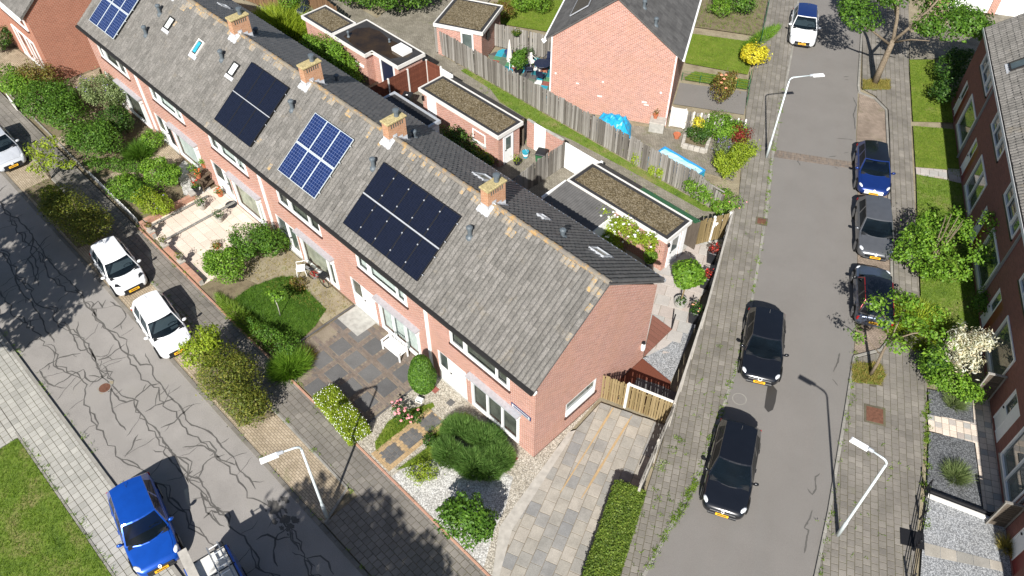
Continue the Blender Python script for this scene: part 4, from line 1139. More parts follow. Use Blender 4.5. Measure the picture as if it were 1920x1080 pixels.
RSL = math.atan(0.735); RIDGE_Y = 3.83; RIDGE_Z = 8.1; DEP = 7.48
def row_house(k, label, spec):
    W = W1; X0 = -W; 
    t = thing('row_house', label, 'house', (-k * W, 0, 0), 0, 'pink brick terrace houses in one row')
    first, last = k == 0, k == 5
    hl = [(-4.95, -1.4, 3.5, 4.72)]
    gw = spec.get('gwin', (-3.7, -0.85, 0.22, 2.4))
    dr = spec.get('door', (-5.95, -4.1, 0.0, 2.12))
    holes = hl + [gw, (dr[0], dr[1], 0.0, dr[3])]
    wl = MB()
    wall_holes(wl, X0 if not last else X0, 0, -0.1, 5.02, holes, 0.0)
    wl.build('front_wall', 'brick_pink', t); wl = MB()
    wall_holes(wl, X0, 0, -0.1, 5.02, [(-5.6, -4.4, 3.4, 4.6), (-2.6, -1.0, 3.4, 4.6), (-3.0, -0.8, .6, 2.3), (-5.4, -4.4, 0, 2.2)], DEP, flip=True)
    wl.build('rear_wall', 'brick_pink', t); wl = MB()
    def gable(x, sgn, hole=None):
        pts = [(0, -.1), (DEP, -.1), (DEP, 5.12), (RIDGE_Y, 7.93), (0, 5.12)]
        if hole:
            a, b, c, e = hole
            quads = [[(0, -.1), (DEP, -.1), (DEP, c), (0, c)], [(0, c), (a, c), (a, e), (0, e)], [(b, c), (DEP, c), (DEP, e), (b, e)], [(0, e), (DEP, e), (DEP, 5.12), (RIDGE_Y, 7.93), (0, 5.12)]]
        else: quads = [pts]
        for q in quads:
            q = [(x, p[0], p[1]) for p in q]
            wl.face(*(q if sgn > 0 else reversed(q)))
    side = (1.94, 3.92, 0.92, 1.9)
    if first: gable(0.0, 1, side)
    if last: gable(X0, -1)
    if wl.f: wl.build('gable_wall', 'brick_pink', t)
    if first:
        # the low strip window in the gable
        g = MB(); a, b, c, e = side
        for q in ((a, c, a + .07, e), (b - .07, c, b, e), (a + .07, c, b - .07, c + .3), (a + .07, e - .07, b - .07, e)): g.box(-.12, q[0], q[1], -.01 if q[1] != c or q[3] != c + .3 else .03, q[2], q[3])
        gwi = g.build('window', 'paint_white', t)
        MB().face((-.06, a + .07, c + .3), (-.06, b - .07, c + .3), (-.06, b - .07, e - .07), (-.06, a + .07, e - .07)).build('pane', 'window_dark', gwi)
        MB().box(-.1, a - .05, c - .1, .07, b + .05, c - .003).build('sill', 'sill_brown', gwi)
    for h_ in ((-5.6, -4.4, 3.4, 4.6), (-2.6, -1.0, 3.4, 4.6), (-3.0, -0.8, .6, 2.3)):
        window(t, *h_, y=DEP, flip=-1, splits=(.5,), sill='concrete', glass='window_dark', back=None)
    MB().box(-5.395, DEP - .12, .02, -4.405, DEP - .06, 2.195).build('rear_door', 'paint_white', t)
    # upper window, ground window, door
    window(t, *hl[0], splits=spec.get('up', (.27, .78)), back=spec.get('upback', 'curtain'), vents=spec.get('upvents', (0, 2)), inset=0.0)
    gwo = window(t, *gw, splits=spec.get('gs', (.33, .66)), back=spec.get('gback', 'curtain'), sill='concrete', sill_h=.05, inset=-0.06, fw=.09)
    cp = MB(); cp.box(gw[0] - .12, -.3, gw[3] + .02, gw[1] + .12, .02, gw[3] + .1); cp.build('canopy', 'zinc', t)
    for x in (gw[0] - .02, gw[1] + .02):
        MB().box(x - .04, -.2, gw[3] - .25, x + .04, -.005, gw[3] + .018).build('canopy_bracket', 'paint_white', t)
    door(t, dr[0], dr[1], dr[3], **spec.get('dk', {}))
    # roof deck, boards, gutters
    rf = MB(); ze = RIDGE_Z - .735 * (RIDGE_Y + .2); th = .1; xr = 0.09 if first else 0.0; xl = X0 - (.09 if last else 0)
    for x in (0,):
        pr = [(-.2, ze), (RIDGE_Y, RIDGE_Z), (RIDGE_Y * 2 + .2, ze)]
        lo = [(p[0], p[1] - th - .04) for p in pr]; hi = [(p[0], p[1] - .035) for p in pr]
        A = [(xl, *p) for p in hi]; B = [(xr, *p) for p in hi]; C = [(xl, *p) for p in lo]; D = [(xr, *p) for p in lo]
        rf.grid([B, A]); rf.grid([C, D])
        for i in (0, 1): 
            rf.face(D[i], D[i + 1], B[i + 1], B[i]); rf.face(C[i + 1], C[i], A[i], A[i + 1])
        rf.face(A[0], B[0], D[0], C[0]); rf.face(B[2], A[2], C[2], D[2])
    roof = rf.build('roof', 'tile_dark', t)
    L = (RIDGE_Y + .2) / math.cos(RSL) - .06
    lich = (lambda u, v: .4 if v > .95 else (.4 if first and u > .97 else (.45 if first and u > .9 and v > .84 else (.05 if v > .88 else .004))))
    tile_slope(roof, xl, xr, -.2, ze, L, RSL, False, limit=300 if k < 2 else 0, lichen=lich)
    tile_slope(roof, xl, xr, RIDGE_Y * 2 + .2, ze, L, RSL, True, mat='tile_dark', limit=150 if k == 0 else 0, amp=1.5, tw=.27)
    n = round((xr - xl) / .42)
    rm = MB(); s = (xr - xl) / n; pr = [(math.cos(a) * .12, math.sin(a) * .10) for a in [R(200 - i * 31.4) for i in range(8)]]
    rm.grid([[(x, p[0] * q, p[1] * q) for p in pr] for x, q in ((-s / 2, 1.12), (-s / 2 + .06, 1.12), (-s / 2 + .062, 1.0), (s / 2 + .01, .98))]); rm.f = [list(reversed(f)) for f in rm.f]
    rme = rm.mesh('ridge_tile', 'ridge_tile')
    ch_x = None
    for i in range(n):
        o = link('ridge_tile', rme, roof, (xl + (i + .5) * s, RIDGE_Y, RIDGE_Z - .0 + random.uniform(-.008, .008))); o.rotation_euler = (random.uniform(-.05, .05), 0, random.uniform(-.02, .02))
    gt = MB(); gt.box(xl - .002 if last else xl, -.36, ze - .16, xr, -.21, ze - .02); gt.build('gutter', 'gutter_dark', t)
    MB().box(xl, -.19, ze - .3, xr, -.02, ze - .165).build('fascia', 'paint_white', t)
    MB().box(xl, RIDGE_Y * 2 + .21, ze - .14, xr, RIDGE_Y * 2 + .33, ze - .02).build('gutter', 'zinc', t)
    if k % 2 == 0:      # one downpipe for two houses
        MB().box(X0 - .16, -.09, .05, X0 - .02, -.004, 4.82).build('downpipe', 'paint_white', t)
    # chimney on the left party wall
    if k < 5:
        bx0, bx1, by0, by1 = X0 - .23, X0 + .2, 3.52, 4.52
        ch = MB().box(bx0, by0, 7.2, bx1, by1, 8.93).build('chimney', 'brick_chimney', roof)
        MB().bbox(bx0 - .05, by0 - .05, 8.93, bx1 + .05, by1 + .05, 9.02, .025).build('chimney_cap', 'chimney_cap', roof)
        for i in range(6):
            MB().box(bx1 - .02, by0 + .16 + i * .125, 8.66, bx1 + .004, by0 + .22 + i * .125, 8.86).build('chimney_vent', 'room_dark', roof)
        fl = MB(); sl = .735; up = .11; zf = lambda y: RIDGE_Z - sl * abs(y - RIDGE_Y) + up; ya = by0 - .2
        fl.face((bx0 - .12, ya, zf(ya)), (bx1 + .14, ya, zf(ya)), (bx1 + .14, by0, zf(by0)), (bx0 - .12, by0, zf(by0)))
        fl.face((bx0 - .12, ya, zf(ya) - .12), (bx1 + .14, ya, zf(ya) - .12), (bx1 + .14, ya, zf(ya)), (bx0 - .12, ya, zf(ya)))
        fl.face((bx0 - .01, by0 - .012, zf(by0) - .05), (bx1 + .012, by0 - .012, zf(by0) - .05), (bx1 + .012, by0 - .012, zf(by0) + .2), (bx0 - .01, by0 - .012, zf(by0) + .2))
        yb = by1 + .08
        fl.face((bx1, by0, zf(by0)), (bx1 + .14, by0, zf(by0)), (bx1 + .14, RIDGE_Y, zf(RIDGE_Y)), (bx1, RIDGE_Y, zf(RIDGE_Y))); fl.face((bx1, RIDGE_Y, zf(RIDGE_Y)), (bx1 + .14, RIDGE_Y, zf(RIDGE_Y)), (bx1 + .14, yb, zf(yb)), (bx1, yb, zf(yb)))
        fl.face((bx1 + .14, ya, zf(ya)), (bx1 + .14, ya, zf(ya) - .1), (bx1 + .14, RIDGE_Y, zf(RIDGE_Y) - .1), (bx1 + .14, RIDGE_Y, zf(RIDGE_Y)))
        for k_, y0, y1 in ((0, by0, by0 + .2), (1, by0 + .2, by0 + .45), (2, by0 + .45, by0 + .75), (3, by0 + .75, by1)):
            t_ = min(zf(y0), zf(y1)) + (.22 if k_ < 3 else .26); fl.face((bx1 + .012, y0, zf(y0) - .06), (bx1 + .012, y1, zf(y1) - .06), (bx1 + .012, y1, t_), (bx1 + .012, y0, t_))
        fl.build('flashing', 'lead', roof)
        MB().lathe([(.12, 0), (.11, .1), (.11, .22), (.15, .24), (.15, .34), (.05, .36)], 10, (X0, 4.2, 9.02)).build('flue', 'vent_metal', roof)
    # vents and roof windows
    for (x, y) in spec.get('vents', [(-6.13 + 6.33 - .12 - .1 - 6.1, 2.52)]):
        vent_pipe(roof, x, y, RIDGE_Z - .735 * (RIDGE_Y - y) + .05)
    for (x, y) in spec.get('rvents', []): vent_pipe(roof, x, y, RIDGE_Z - .735 * (y - RIDGE_Y) + .05, .3)
    for (x, y, kw) in spec.get('sky', []): roof_window(roof, x, y, RIDGE_Z - .735 * (RIDGE_Y - y) + .03, RSL, **kw)
    for (x, y, w, l) in spec.get('rsky', []): roof_window(roof, x, y, RIDGE_Z - .735 * (y - RIDGE_Y) + .03, RSL, back=True, w=w, l=l, frame='zinc')
    return t

def lx(k, x): return x + k * W1
ROWSPEC = [
    dict(gs=(.34, .66), gback='room_dark', upback='room_dark', dk=dict(side_glass=.36), vents=[], rsky=[(-2.1, 5.98, .8, .75), (-5.15, 5.75, .45, .45)], rvents=[(-3.49, 5.2)]),
    dict(gs=(.34, .66), gback='curtain', dk=dict(side_glass=.45), up=(.26, .8), vents=[(lx(1, -6.2), 2.5)], rsky=[(lx(1, -8.9), 5.85, .75, 1.0)]),
    dict(gs=(.8,), gback='room_pale', upback='room_dark', up=(.3, .74), upvents=(0,), dk=dict(side_glass=.5, leaf_glass=True), vents=[(lx(2, -12.52), 2.5)], rvents=[(lx(2, -13.0), 5.3)]),
    dict(gs=(.84,), gback='room_pale', up=(.28, .73), dk=dict(side_glass=.62, leaf_glass=True), vents=[(lx(3, -18.81), 2.5)], rvents=[(lx(3, -20.03), 6.0)]),
    dict(gs=(.86,), gback='curtain', up=(.25, .78), dk=dict(side_glass=.5, leaf_glass=True, light='paint_black'), vents=[(lx(4, -25.17), 2.5)], sky=[(lx(4, -23.93) if False else lx(4, -25.4), 9, {})][:0] + [(lx(4, -27.3), 2.3, dict(w=.55, l=.9, frame='paint_offwhite', glass='window_dark', blind='tile_cyan')), (lx(4, -30.47), 2.44, dict(frame='gutter_dark', glass='curtain'))], rsky=[(lx(4, -24.45) if False else lx(4, -31.1), 6.0, .5, .6)], rvents=[(lx(4, -25.96), 5.15)]),  # black door pane paints in the darkness of the open doorway
    dict(gs=(.12, .85), gback='room_dark', up=(.2, .7), upback='room_dark', vents=[(lx(5, -31.75), 2.55), (lx(5, -31.75), 1.4)]),
]
ROWLAB = ['brick end terrace house with plain gable and red dotted pelmet over its front window',
          'terrace house with white bench in front and ten black solar panels',
          'terrace house with red bicycle leaning below its front window',
          'terrace house behind the cream terrace with brick edging',
          'terrace house with a dark open front door and blue blind in its skylight',
          'farthest terrace house behind tall green hedges']
HOUSES = [row_house(k, ROWLAB[k], ROWSPEC[k]) for k in range(6)]
roof_window(next(c for c in HOUSES[3].children if c.name.startswith('roof')), lx(3, -23.93), 2.44, RIDGE_Z - .735 * (RIDGE_Y - 2.44) + .03, RSL, glass='curtain')
# red dotted pelmet in the end house window, blue street name plate
pm = MB(); 
for i in range(14): pm.box(-3.62 + i * .2, -.0, 2.14, -3.62 + i * .2 + .11, .004, 2.26)
pv = MB().box(-3.62, .006, 2.1, -.93, .012, 2.31).build('pelmet', 'paint_white', HOUSES[0]); pm.build('pelmet_dots', 'petal_red', pv)
pv.location = (0, -.055, 0)
np_ = thing('street_name_plate', 'white and blue street name plate on the end house corner', 'sign', (-.75, -.004, 2.7))
MB().box(-.55, -.03, -.12, .55, 0, .12).build('plate', 'paint_blue', np_)
MB().box(-.5, -.034, -.09, .5, -.0305, .09).build('border', 'tile_white', np_)
MB().box(-.42, -.037, -.045, .42, -.0345, .045).build('lettering', 'paint_blue', np_)
MB().box(.46, -.037, -.03, .49, -.0345, .03).build('bolt', 'iron', np_)

# ------------------------------------------------------------------ solar panels
t = NT('solar_blue', 0.18, 0.6)
c_ = t.coord(); b_ = t.n('ShaderNodeTexBrick'); t.l(c_, b_.inputs['Vector']); b_.offset = 0
for k_, v_ in (('Scale', 1), ('Brick Width', .158), ('Row Height', .158), ('Mortar Size', .005), ('Mortar Smooth', .1)): b_.inputs[k_].default_value = v_
b_.inputs['Color1'].default_value = (0.007, 0.017, 0.072, 1); b_.inputs['Color2'].default_value = (0.011, 0.027, 0.105, 1); b_.inputs['Mortar'].default_value = (0.16, 0.20, 0.34, 1)
t.b.inputs['Coat Weight'].default_value = .3; t.out(b_.outputs['Color'])
t = NT('solar_black', 0.15, 0.5)
c_ = t.coord(); b_ = t.n('ShaderNodeTexBrick'); t.l(c_, b_.inputs['Vector']); b_.offset = 0
for k_, v_ in (('Scale', 1), ('Brick Width', .166), ('Row Height', .083), ('Mortar Size', .004), ('Mortar Smooth', .1)): b_.inputs[k_].default_value = v_
b_.inputs['Color1'].default_value = (0.006, 0.008, 0.017, 1); b_.inputs['Color2'].default_value = (0.0075, 0.010, 0.022, 1); b_.inputs['Mortar'].default_value = (0.018, 0.02, 0.03, 1)
t.out(b_.outputs['Color'])
def solar(label, x0, x1, y0, y1, nc, nr, mat, frame, gap=0.02, mid=0.02, clamps=True, lift=.16):
    zc = RIDGE_Z - .735 * (RIDGE_Y - y0)
    t = thing('solar_panel_array', label, 'solar panels', (x0, y0, zc + .02), 0, 'solar arrays on the terrace roof')
    L = (y1 - y0) / math.cos(RSL); w = (x1 - x0 - gap * (nc - 1)) / nc; l = (L - mid * (nr - 1)) / nr
    fr = MB(); f = .024
    for a, b, c, d in ((0, 0, w, f), (0, l - f, w, l), (0, f, f, l - f), (w - f, f, w, l - f)): fr.box(a, b, 0, c, d, .042)
    frm = fr.mesh('panel', frame); cell = MB().box(f, f, .005, w - f, l - f, .036).mesh('cells', mat)
    clp = MB().box(-.025, -.03, .04, .025, .03, .055).mesh('clamp', 'zinc')
    N = Vector((0, -math.sin(RSL), math.cos(RSL))); S = Vector((0, math.cos(RSL), math.sin(RSL)))
    for r in range(nr):
        for c in range(nc):
            p = Vector((c * (w + gap), 0, 0)) + S * (r * (l + mid)) + N * lift
            o = link('panel', frm, t, p); o.rotation_euler = (RSL, 0, 0)
            link('cells', cell, o)
            if clamps and c:
                for q in (.22, .78):
                    k = link('clamp', clp, t, p + S * l * q + Vector((-gap / 2, 0, 0)) + N * .003); k.rotation_euler = (RSL, 0, 0)
        if r and mid > .04:
            mb = MB().box(0, -mid + .004, .0, x1 - x0, -.004, .03).build('centre_rail', 'zinc', t); mb.location = S * (r * (l + mid)) + N * lift; mb.rotation_euler = (RSL, 0, 0)
        for q in (.22, .78):
            rl = MB().box(-.06, -.02, -.05, x1 - x0 + .06, .02, -.003).build('mounting_rail', 'zinc', t); rl.location = S * (r * (l + mid) + l * q) + N * lift; rl.rotation_euler = (RSL, 0, 0)
    return t
solar('ten black solar panels in two rows nearest the gable', -12.07, -7.0, .24, 2.89, 5, 2, 'solar_black', 'paint_black', .012, .07)
solar('blue solar panels with white frames left of the ten black panels', -17.24, -14.26, .29, 2.93, 3, 2, 'solar_blue', 'steel_lamp', .012, .06, False)
solar('black solar panels in two rows near the middle chimney', -22.95, -19.66, .31, 3.14, 3, 2, 'solar_black', 'paint_black', .012, .05, False)
solar('blue solar panels at the far end of the terrace roof', -36.95, -33.9, .33, 2.97, 3, 2, 'solar_blue', 'steel_lamp', .012, .06, False)

# ------------------------------------------------------------------ the dark row on the right
def dark_house(i, label):
    u1 = 32.7 - 6.03 * i
    W = 6.03
    t = thing('row_house', label, 'house', uw(u1, 18.98, 0), R(-61.8), 'dark brick row houses across the road')
    holes = [(2.1, 5.4, 3.98, 5.0), (3.05, 5.7, .42, 2.65), (.9, 2.35, .1, 2.3)]
    wl = MB(); wall_holes(wl, 0, W, -.1, 5.2, holes, 0.0)
    wl.build('front_wall', 'brick_dark', t); wl = MB()
    wall_holes(wl, 0, W, -.1, 5.2, [(1, 2.2, 3.4, 4.6), (3.5, 5, .6, 2.2)], 7.5, flip=True)
    wl.build('rear_wall', 'brick_dark', t); wl = MB()
    if i == 0:
        wl.face((0, 7.5, -.1), (0, 0, -.1), (0, 0, 5.2), (0, 3.75, 8.0), (0, 7.5, 5.2))
    if wl.f: wl.build('gable_wall', 'brick_dark', t)
    window(t, *holes[0], splits=(.3, .72), glass='window_dark', back='room_pale', sill='paint_black', vents=(1,), inset=-.03, fw=.085)
    window(t, *holes[1], splits=(() if i in (0, 2, 3) else (.5,)), glass='window_dark', back='room_pale', sill='concrete', inset=-.03, fw=.11)
    for h_ in ((1, 2.2, 3.4, 4.6), (3.5, 5, .6, 2.2)): window(t, *h_, y=7.5, flip=-1, splits=(.5,), sill='concrete', glass='window_dark', back=None)
    # door with red board beside it
    k = MB(); f = .07
    for a, b, c, d in ((.9, .97, .1, 2.3), (1.65, 1.72, .1, 2.3), (.97, 1.65, 2.23, 2.3)): k.box(a, .02, c, b, .12, d)
    k.build('door_frame', 'paint_white', t)
    lf = MB(); lf.box(.98, .05, .12, 1.64, .1, 1.2); lf.box(.98, .05, 1.2, 1.06, .1, 2.22); lf.box(1.56, .05, 1.2, 1.64, .1, 2.22)
    d = lf.build('door_leaf', 'paint_white', t)
    MB().face((1.06, .075, 1.2), (1.56, .075, 1.2), (1.56, .075, 2.22), (1.06, .075, 2.22)).build('pane', 'window_dark', d)
    MB().box(1.0, .0, 1.05, 1.1, .049, 1.09).build('handle', 'iron', d)
    MB().box(1.72, .03, .1, 2.35, .1, 2.3).build('door_panel', 'paint_red' if i != 4 else 'paint_white', t)
    if i % 2 == 0: MB().box(W - .12, -.1, .05, W - .03, -.004, 5.0).build('downpipe', 'plastic_grey', t)
    rf = MB(); xl, xr = (-.12 if i == 0 else 0), W; ze, zr = 5.2, 8.05; yr = 3.75; e = .04
    th = math.atan((zr - ze) / (yr + e))
    hi = [(-e, ze - .03), (yr, zr - .03), (2 * yr + e, ze - .03)]; lo = [(a, b - .12) for a, b in hi]
    A = [(xl, *p) for p in hi]; B = [(xr, *p) for p in hi]; C = [(xl, *p) for p in lo]; D = [(xr, *p) for p in lo]
    rf.grid([B, A]); rf.grid([C, D])
    for q in (0, 1): rf.face(C[q + 1], C[q], A[q], A[q + 1]); rf.face(D[q], D[q + 1], B[q + 1], B[q])
    rf.face(A[0], B[0], D[0], C[0]); rf.face(B[2], A[2], C[2], D[2])
    roof = rf.build('roof', 'tile_dark', t)
    L = (yr + e) / math.cos(th) - .05
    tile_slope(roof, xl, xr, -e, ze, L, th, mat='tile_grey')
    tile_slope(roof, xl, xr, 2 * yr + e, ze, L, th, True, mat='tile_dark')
    MB().box(xl, yr - .1, zr - .02, xr, yr + .1, zr + .1).build('ridge', 'ridge_tile', roof)
    MB().box(xl, -e - .11, ze - .13, xr, -e - .004, ze + .0).build('gutter', 'gutter_dark', t)
    MB().box(xl, -e - .13, ze - .16, xr, -e - .115, ze + .02).build('fascia', 'paint_white', t)
    if i == 0: roof_window(roof, 5.0, .95, ze + (0.95 + e) * math.tan(th) + .02, th, w=.8, l=1.0)
    return t
DL = ['dark brick house at the far end of the right-hand row', 'dark brick house with paved path across the verge to its door', 'dark brick house behind the large leafy bush',
      'dark brick house behind the white-flowered shrub', 'dark brick house with white front door above the cream patio', 'dark brick house beside the pale gravel garden at the lower right']
for i in range(6): dark_house(i, DL[i])

# ------------------------------------------------------------------ house with plain gable beyond the alley
ma = math.atan2(22.8 - 19.25, -10.3 + 17.0)
def plain_gable_house(name_label, loc, rz, W, D, ze, zr, brick, tile, splits=True, pipes=True, eave=.3):
    """gable wall in the local xz plane at y=0 (width W), body running to +y"""
    t = thing('gable_house', name_label, 'house', loc, rz)
    wl = MB()
    wl.face((0, 0, -.1), (W, 0, -.1), (W, 0, ze), (W / 2, 0, zr - .12), (0, 0, ze))
    wl.face((W, D, -.1), (0, D, -.1), (0, D, ze), (W / 2, D, zr - .12), (W, D, ze))
    wl.face((0, D, -.1), (0, 0, -.1), (0, 0, ze), (0, D, ze)); wl.face((W, 0, -.1), (W, D, -.1), (W, D, ze), (W, 0, ze))
    wl.build('wall', brick, t)
    th = math.atan((zr - ze) / (W / 2)); rf = MB(); e = eave; o = .12
    ex = ze - e * math.tan(th)
    for sg in (0, 1):
        x_ = (lambda x: x) if sg == 0 else (lambda x: W - x)
        q = [(x_(-e), -o, ex + .02), (x_(-e), D + o, ex + .02), (x_(W / 2), D + o, zr + .02), (x_(W / 2), -o, zr + .02)]
        q2 = [(a, b, c - .12) for a, b, c in q]
        rf.face(*(q if sg else reversed(q))); rf.face(*(reversed(q2) if sg else q2))
        rf.face(q[0], q[3], q2[3], q2[0]) if sg == 0 else rf.face(q[3], q[0], q2[0], q2[3])
        rf.face(q[1], q[0], q2[0], q2[1])
    roof = rf.build('roof', tile, t)
    holder = link('roof_slope', None, None)
    bpy.data.objects.remove(holder)
    L = (W / 2 + e) / math.cos(th) - .04
    # tiles: local slope helper works in x along the ridge, so turn a child frame
    for sg in (0, 1):
        fr = MB(); fr.box(0, 0, 0, .01, .01, .01)
        h = fr.build('roof_batten', tile, roof); h.rotation_euler = (0, 0, R(-90) if sg == 0 else R(90)); h.location = (0, D, ex - .03) if sg == 0 else (W, 0, ex - .03)
        # frame x runs along the ridge, frame y up the slope
        tile_slope_frame(roof, h, D, o, e, ex, L, th, tile)
    MB().box(W / 2 - .12, -o, zr + .0, W / 2 + .12, D + o, zr + .12).build('ridge', tile, roof)
    for x in ((-e - .13, -e - .003), (W + e + .003, W + e + .13)):
        MB().box(x[0], -o, ex - .1, x[1], D + o, ex + .02).build('gutter', 'paint_white', t)
    if pipes:
        for x in (.02, W - .1): MB().box(x, -.09, .05, x + .07, -.006, ze - .1).build('downpipe', 'paint_white', t)
    return t, roof, ex, th
def tile_slope_frame(roof, h, D, o, e, ex, L, th, mat):
    """field of tiles on a slope whose ridge runs along local y"""
    base = tile_mesh(.33, .36, mat, ((0, .006), (.03, .014), (.97, .014), (1, .006)))
    bv = np.array([v.co for v in base.vertices]); bf = [list(p.vertices) for p in base.polygons]
    Rm = np.array(Matrix.Rotation(th, 3, 'X')); R2 = np.array(h.rotation_euler.to_matrix()); V = []; F = []; RN = []; n0 = 0
    nx = round((D + 2 * o) / .33); ny = round((L) / .36); lw = (D + 2 * o) / nx; ll = L / ny
    bv = bv * np.array([lw / .33, ll / .36, 1])
    for j in range(ny):
        for i in range(nx):
            d = (j + .5) * ll
            p = np.array((-o + (i + .5) * lw + (0.5 * lw if j % 2 else 0) * 0, -e + d * math.cos(th), d * math.sin(th) + .06))
            V.append((bv @ Rm.T + p) @ R2.T + np.array(h.location)); F.extend([[n0 + a for a in f] for f in bf]); r = random.random(); RN.extend([r] * len(bf)); n0 += len(bv)
    me = bpy.data.meshes.new('roof_tile_field'); me.from_pydata(np.concatenate(V).tolist(), [], F); me.materials.append(M[mat])
    me.attributes.new('rnd', 'FLOAT', 'FACE').data.foreach_set('value', RN); me.update()
    link('roof_tile_field', me, roof, kind='stuff')
    bpy.data.objects.remove(h)
mh, mroof, mex, mth = plain_gable_house('pink brick house with a large blank gable beyond the alley fence', (-17.05, 19.3, 0), ma, 7.6, 13.0, 5.0, 7.95, 'brick_pink', 'tile_slate')
for (x, y) in ((5.15, 1.1), (6.0, 0.55)):
    vent_pipe(mroof, x, y, mex + (7.6 + .3 - x) * math.tan(mth) + .05, .35, .09)
k = MB().box(0, 0, 0, 1.3, 2.6, .05).build('solar_panel', 'solar_black', mroof); k.location = (.9, .9, mex + (.9 + .3) * math.tan(mth) + .17); k.rotation_euler = (0, -mth, 0)
fr = MB()
for a in ((-.03, -.03, 1.33, 0), (-.03, 2.6, 1.33, 2.63), (-.03, 0, 0, 2.6), (1.3, 0, 1.33, 2.6)): fr.box(a[0], a[1], 0, a[2], a[3], .06)
fr.build('panel_frame', 'zinc', k)
# patches on that gable
for (x, z, w, h) in ((5.9, 1.35, .3, .12), (6.05, 1.2, .3, .08), (1.7, 1.9, .18, .1), (3.3, 2.3, .12, .12), (3.1, 1.25, .3, .1), (6.9, 2.2, .12, .14), (.3, 2.35, .12, .12)):
    MB().box(x, -.004, z, x + w, .01, z + h).build('mortar_patch', 'paint_offwhite', mh)
# red brick gable of the next block at the upper left
lh, lroof, lex, lth = plain_gable_house('weathered red brick house gable at the upper left corner', (-42.0, -1.9, 0), R(90), 7.6, 16, 5.0, 7.9, 'brick_red', 'tile_grey', pipes=False)
w_ = window(lh, -4.6, -1.1, .35, 2.5, y=-.03, splits=(.2, .55, .75), sill='concrete', back='curtain', inset=-.03); w_.rotation_euler = (0, 0, R(-90))
w_ = window(lh, -4.9, -.7, 3.5, 4.7, y=-.03, splits=(.35, .7), back='curtain', inset=-.03); w_.rotation_euler = (0, 0, R(-90))

# ------------------------------------------------------------------ sheds, walls and fences
def shed(label, poly, z=2.4, brick='brick_pink', top='roof_gravel', fascia=.24, loc=None, rz=0, cat='shed'):
    """flat-roofed brick shed: walls, white fascia, edge strip and roof covering; poly in local coordinates"""
    t = thing('garden_shed', label, cat, loc or (0, 0, 0), rz)
    poly = ccw(poly); n = len(poly)
    cx = sum(p[0] for p in poly) / n; cy = sum(p[1] for p in poly) / n
    def inset(d):
        out = []
        for i in range(n):
            a = Vector(poly[i - 1]); b = Vector(poly[i]); c = Vector(poly[(i + 1) % n])
            e1 = (b - a).normalized(); e2 = (c - b).normalized(); n1 = Vector((-e1.y, e1.x)); n2 = Vector((-e2.y, e2.x))
            m = (n1 + n2); m = m / max(.3, m.dot(n1)); out.append(b + m * d)
        return [(p.x, p.y) for p in out]
    wi = inset(.16)
    w = MB()
    for i in range(n):
        a, b = wi[i - 1], wi[i]; w.face((*a, -.05), (*b, -.05), (*b, z - fascia + .03), (*a, z - fascia + .03))
    w.build('wall', brick, t)
    fo, fi = inset(0), inset(.07); k = MB()
    for i in range(n):
        a, b, c, d = fo[i - 1], fo[i], fi[i], fi[i - 1]
        k.face((*a, z - fascia), (*b, z - fascia), (*b, z), (*a, z)); k.face((*a, z), (*b, z), (*c, z), (*d, z)); k.face((*b, z - fascia), (*a, z - fascia), (*d, z - fascia), (*c, z - fascia))
        k.face((*c, z - .06), (*d, z - .06), (*d, z), (*c, z))
    k.build('fascia', 'paint_offwhite', t)
    MB().sheet(inset(.065), z - .05).build('roof', 'bitumen', t)
    if top != 'bitumen':
        r = t.children[-1]
        MB().prism(inset(.3), z - .045, z - .02).build('roof_covering', top, r)
    MB().sheet(list(reversed(inset(.05))), z - fascia + .002).build('soffit', 'paint_offwhite', t)
    return t

def panel(parent, name, x0, x1, z0, z1, y, mat, th=.05, out=-1):
    MB().box(x0, min(y, y + out * th), z0, x1, max(y, y + out * th), z1).build(name, mat, parent)

def shed_door(parent, x, y0, y1, z1=2.05, glass=True):
    """white door in an end wall facing +x"""
    k = MB(); k.box(x + .003, y0, .02, x + .06, y0 + .07, z1); k.box(x + .003, y1 - .07, .02, x + .06, y1, z1); k.box(x + .003, y0 + .07, z1 - .07, x + .06, y1 - .07, z1)
    k.build('door_frame', 'paint_white', parent)
    d = MB().box(x + .003, y0 + .075, .03, x + .045, y1 - .075, z1 - .075).build('door_leaf', 'paint_white', parent)
    if glass: MB().box(x + .0455, y0 + .2, 1.0, x + .05, y1 - .2, z1 - .2).build('pane', 'window_dark', d)
    MB().box(x + .046, y0 + .12, .98, x + .09, y0 + .2, 1.02).build('handle', 'iron', d)

s1 = shed('brick shed with mossy gravel roof and climbing rose behind the end house', [(-9.42, 12.42), (-2.72, 12.42), (-2.72, 14.5), (-9.42, 14.5)])
shed_door(s1, -2.88, 12.95, 13.85)
MB().box(-2.877, 14.0, .02, -2.83, 14.34, 2.1).build('side_panel', 'paint_white', s1)
MB().lathe([(.05, 0), (.07, .05), (.07, .2), (.03, .24)], 8, (-2.78, 12.75, 1.7)).build('wall_lamp', 'paint_black', s1)
s2 = shed('long brick shed with mossy roof, white door and small window', [(-21.62, 12.42), (-14.68, 12.42), (-14.68, 14.48), (-21.62, 14.48)])
shed_door(s2, -14.84, 12.95, 13.75)
window(s2, -17.0, -15.9, .95, 1.75, y=12.57, splits=(), glass='window_dark', back=None, sill='concrete', inset=0)
panel(s2, 'white_door', -21.0, -20.2, .02, 2.0, 12.58, 'paint_white')
MB().box(-21.4, 12.45, 1.6, -21.28, 12.57, 1.9).build('wall_lamp', 'paint_black', s2)
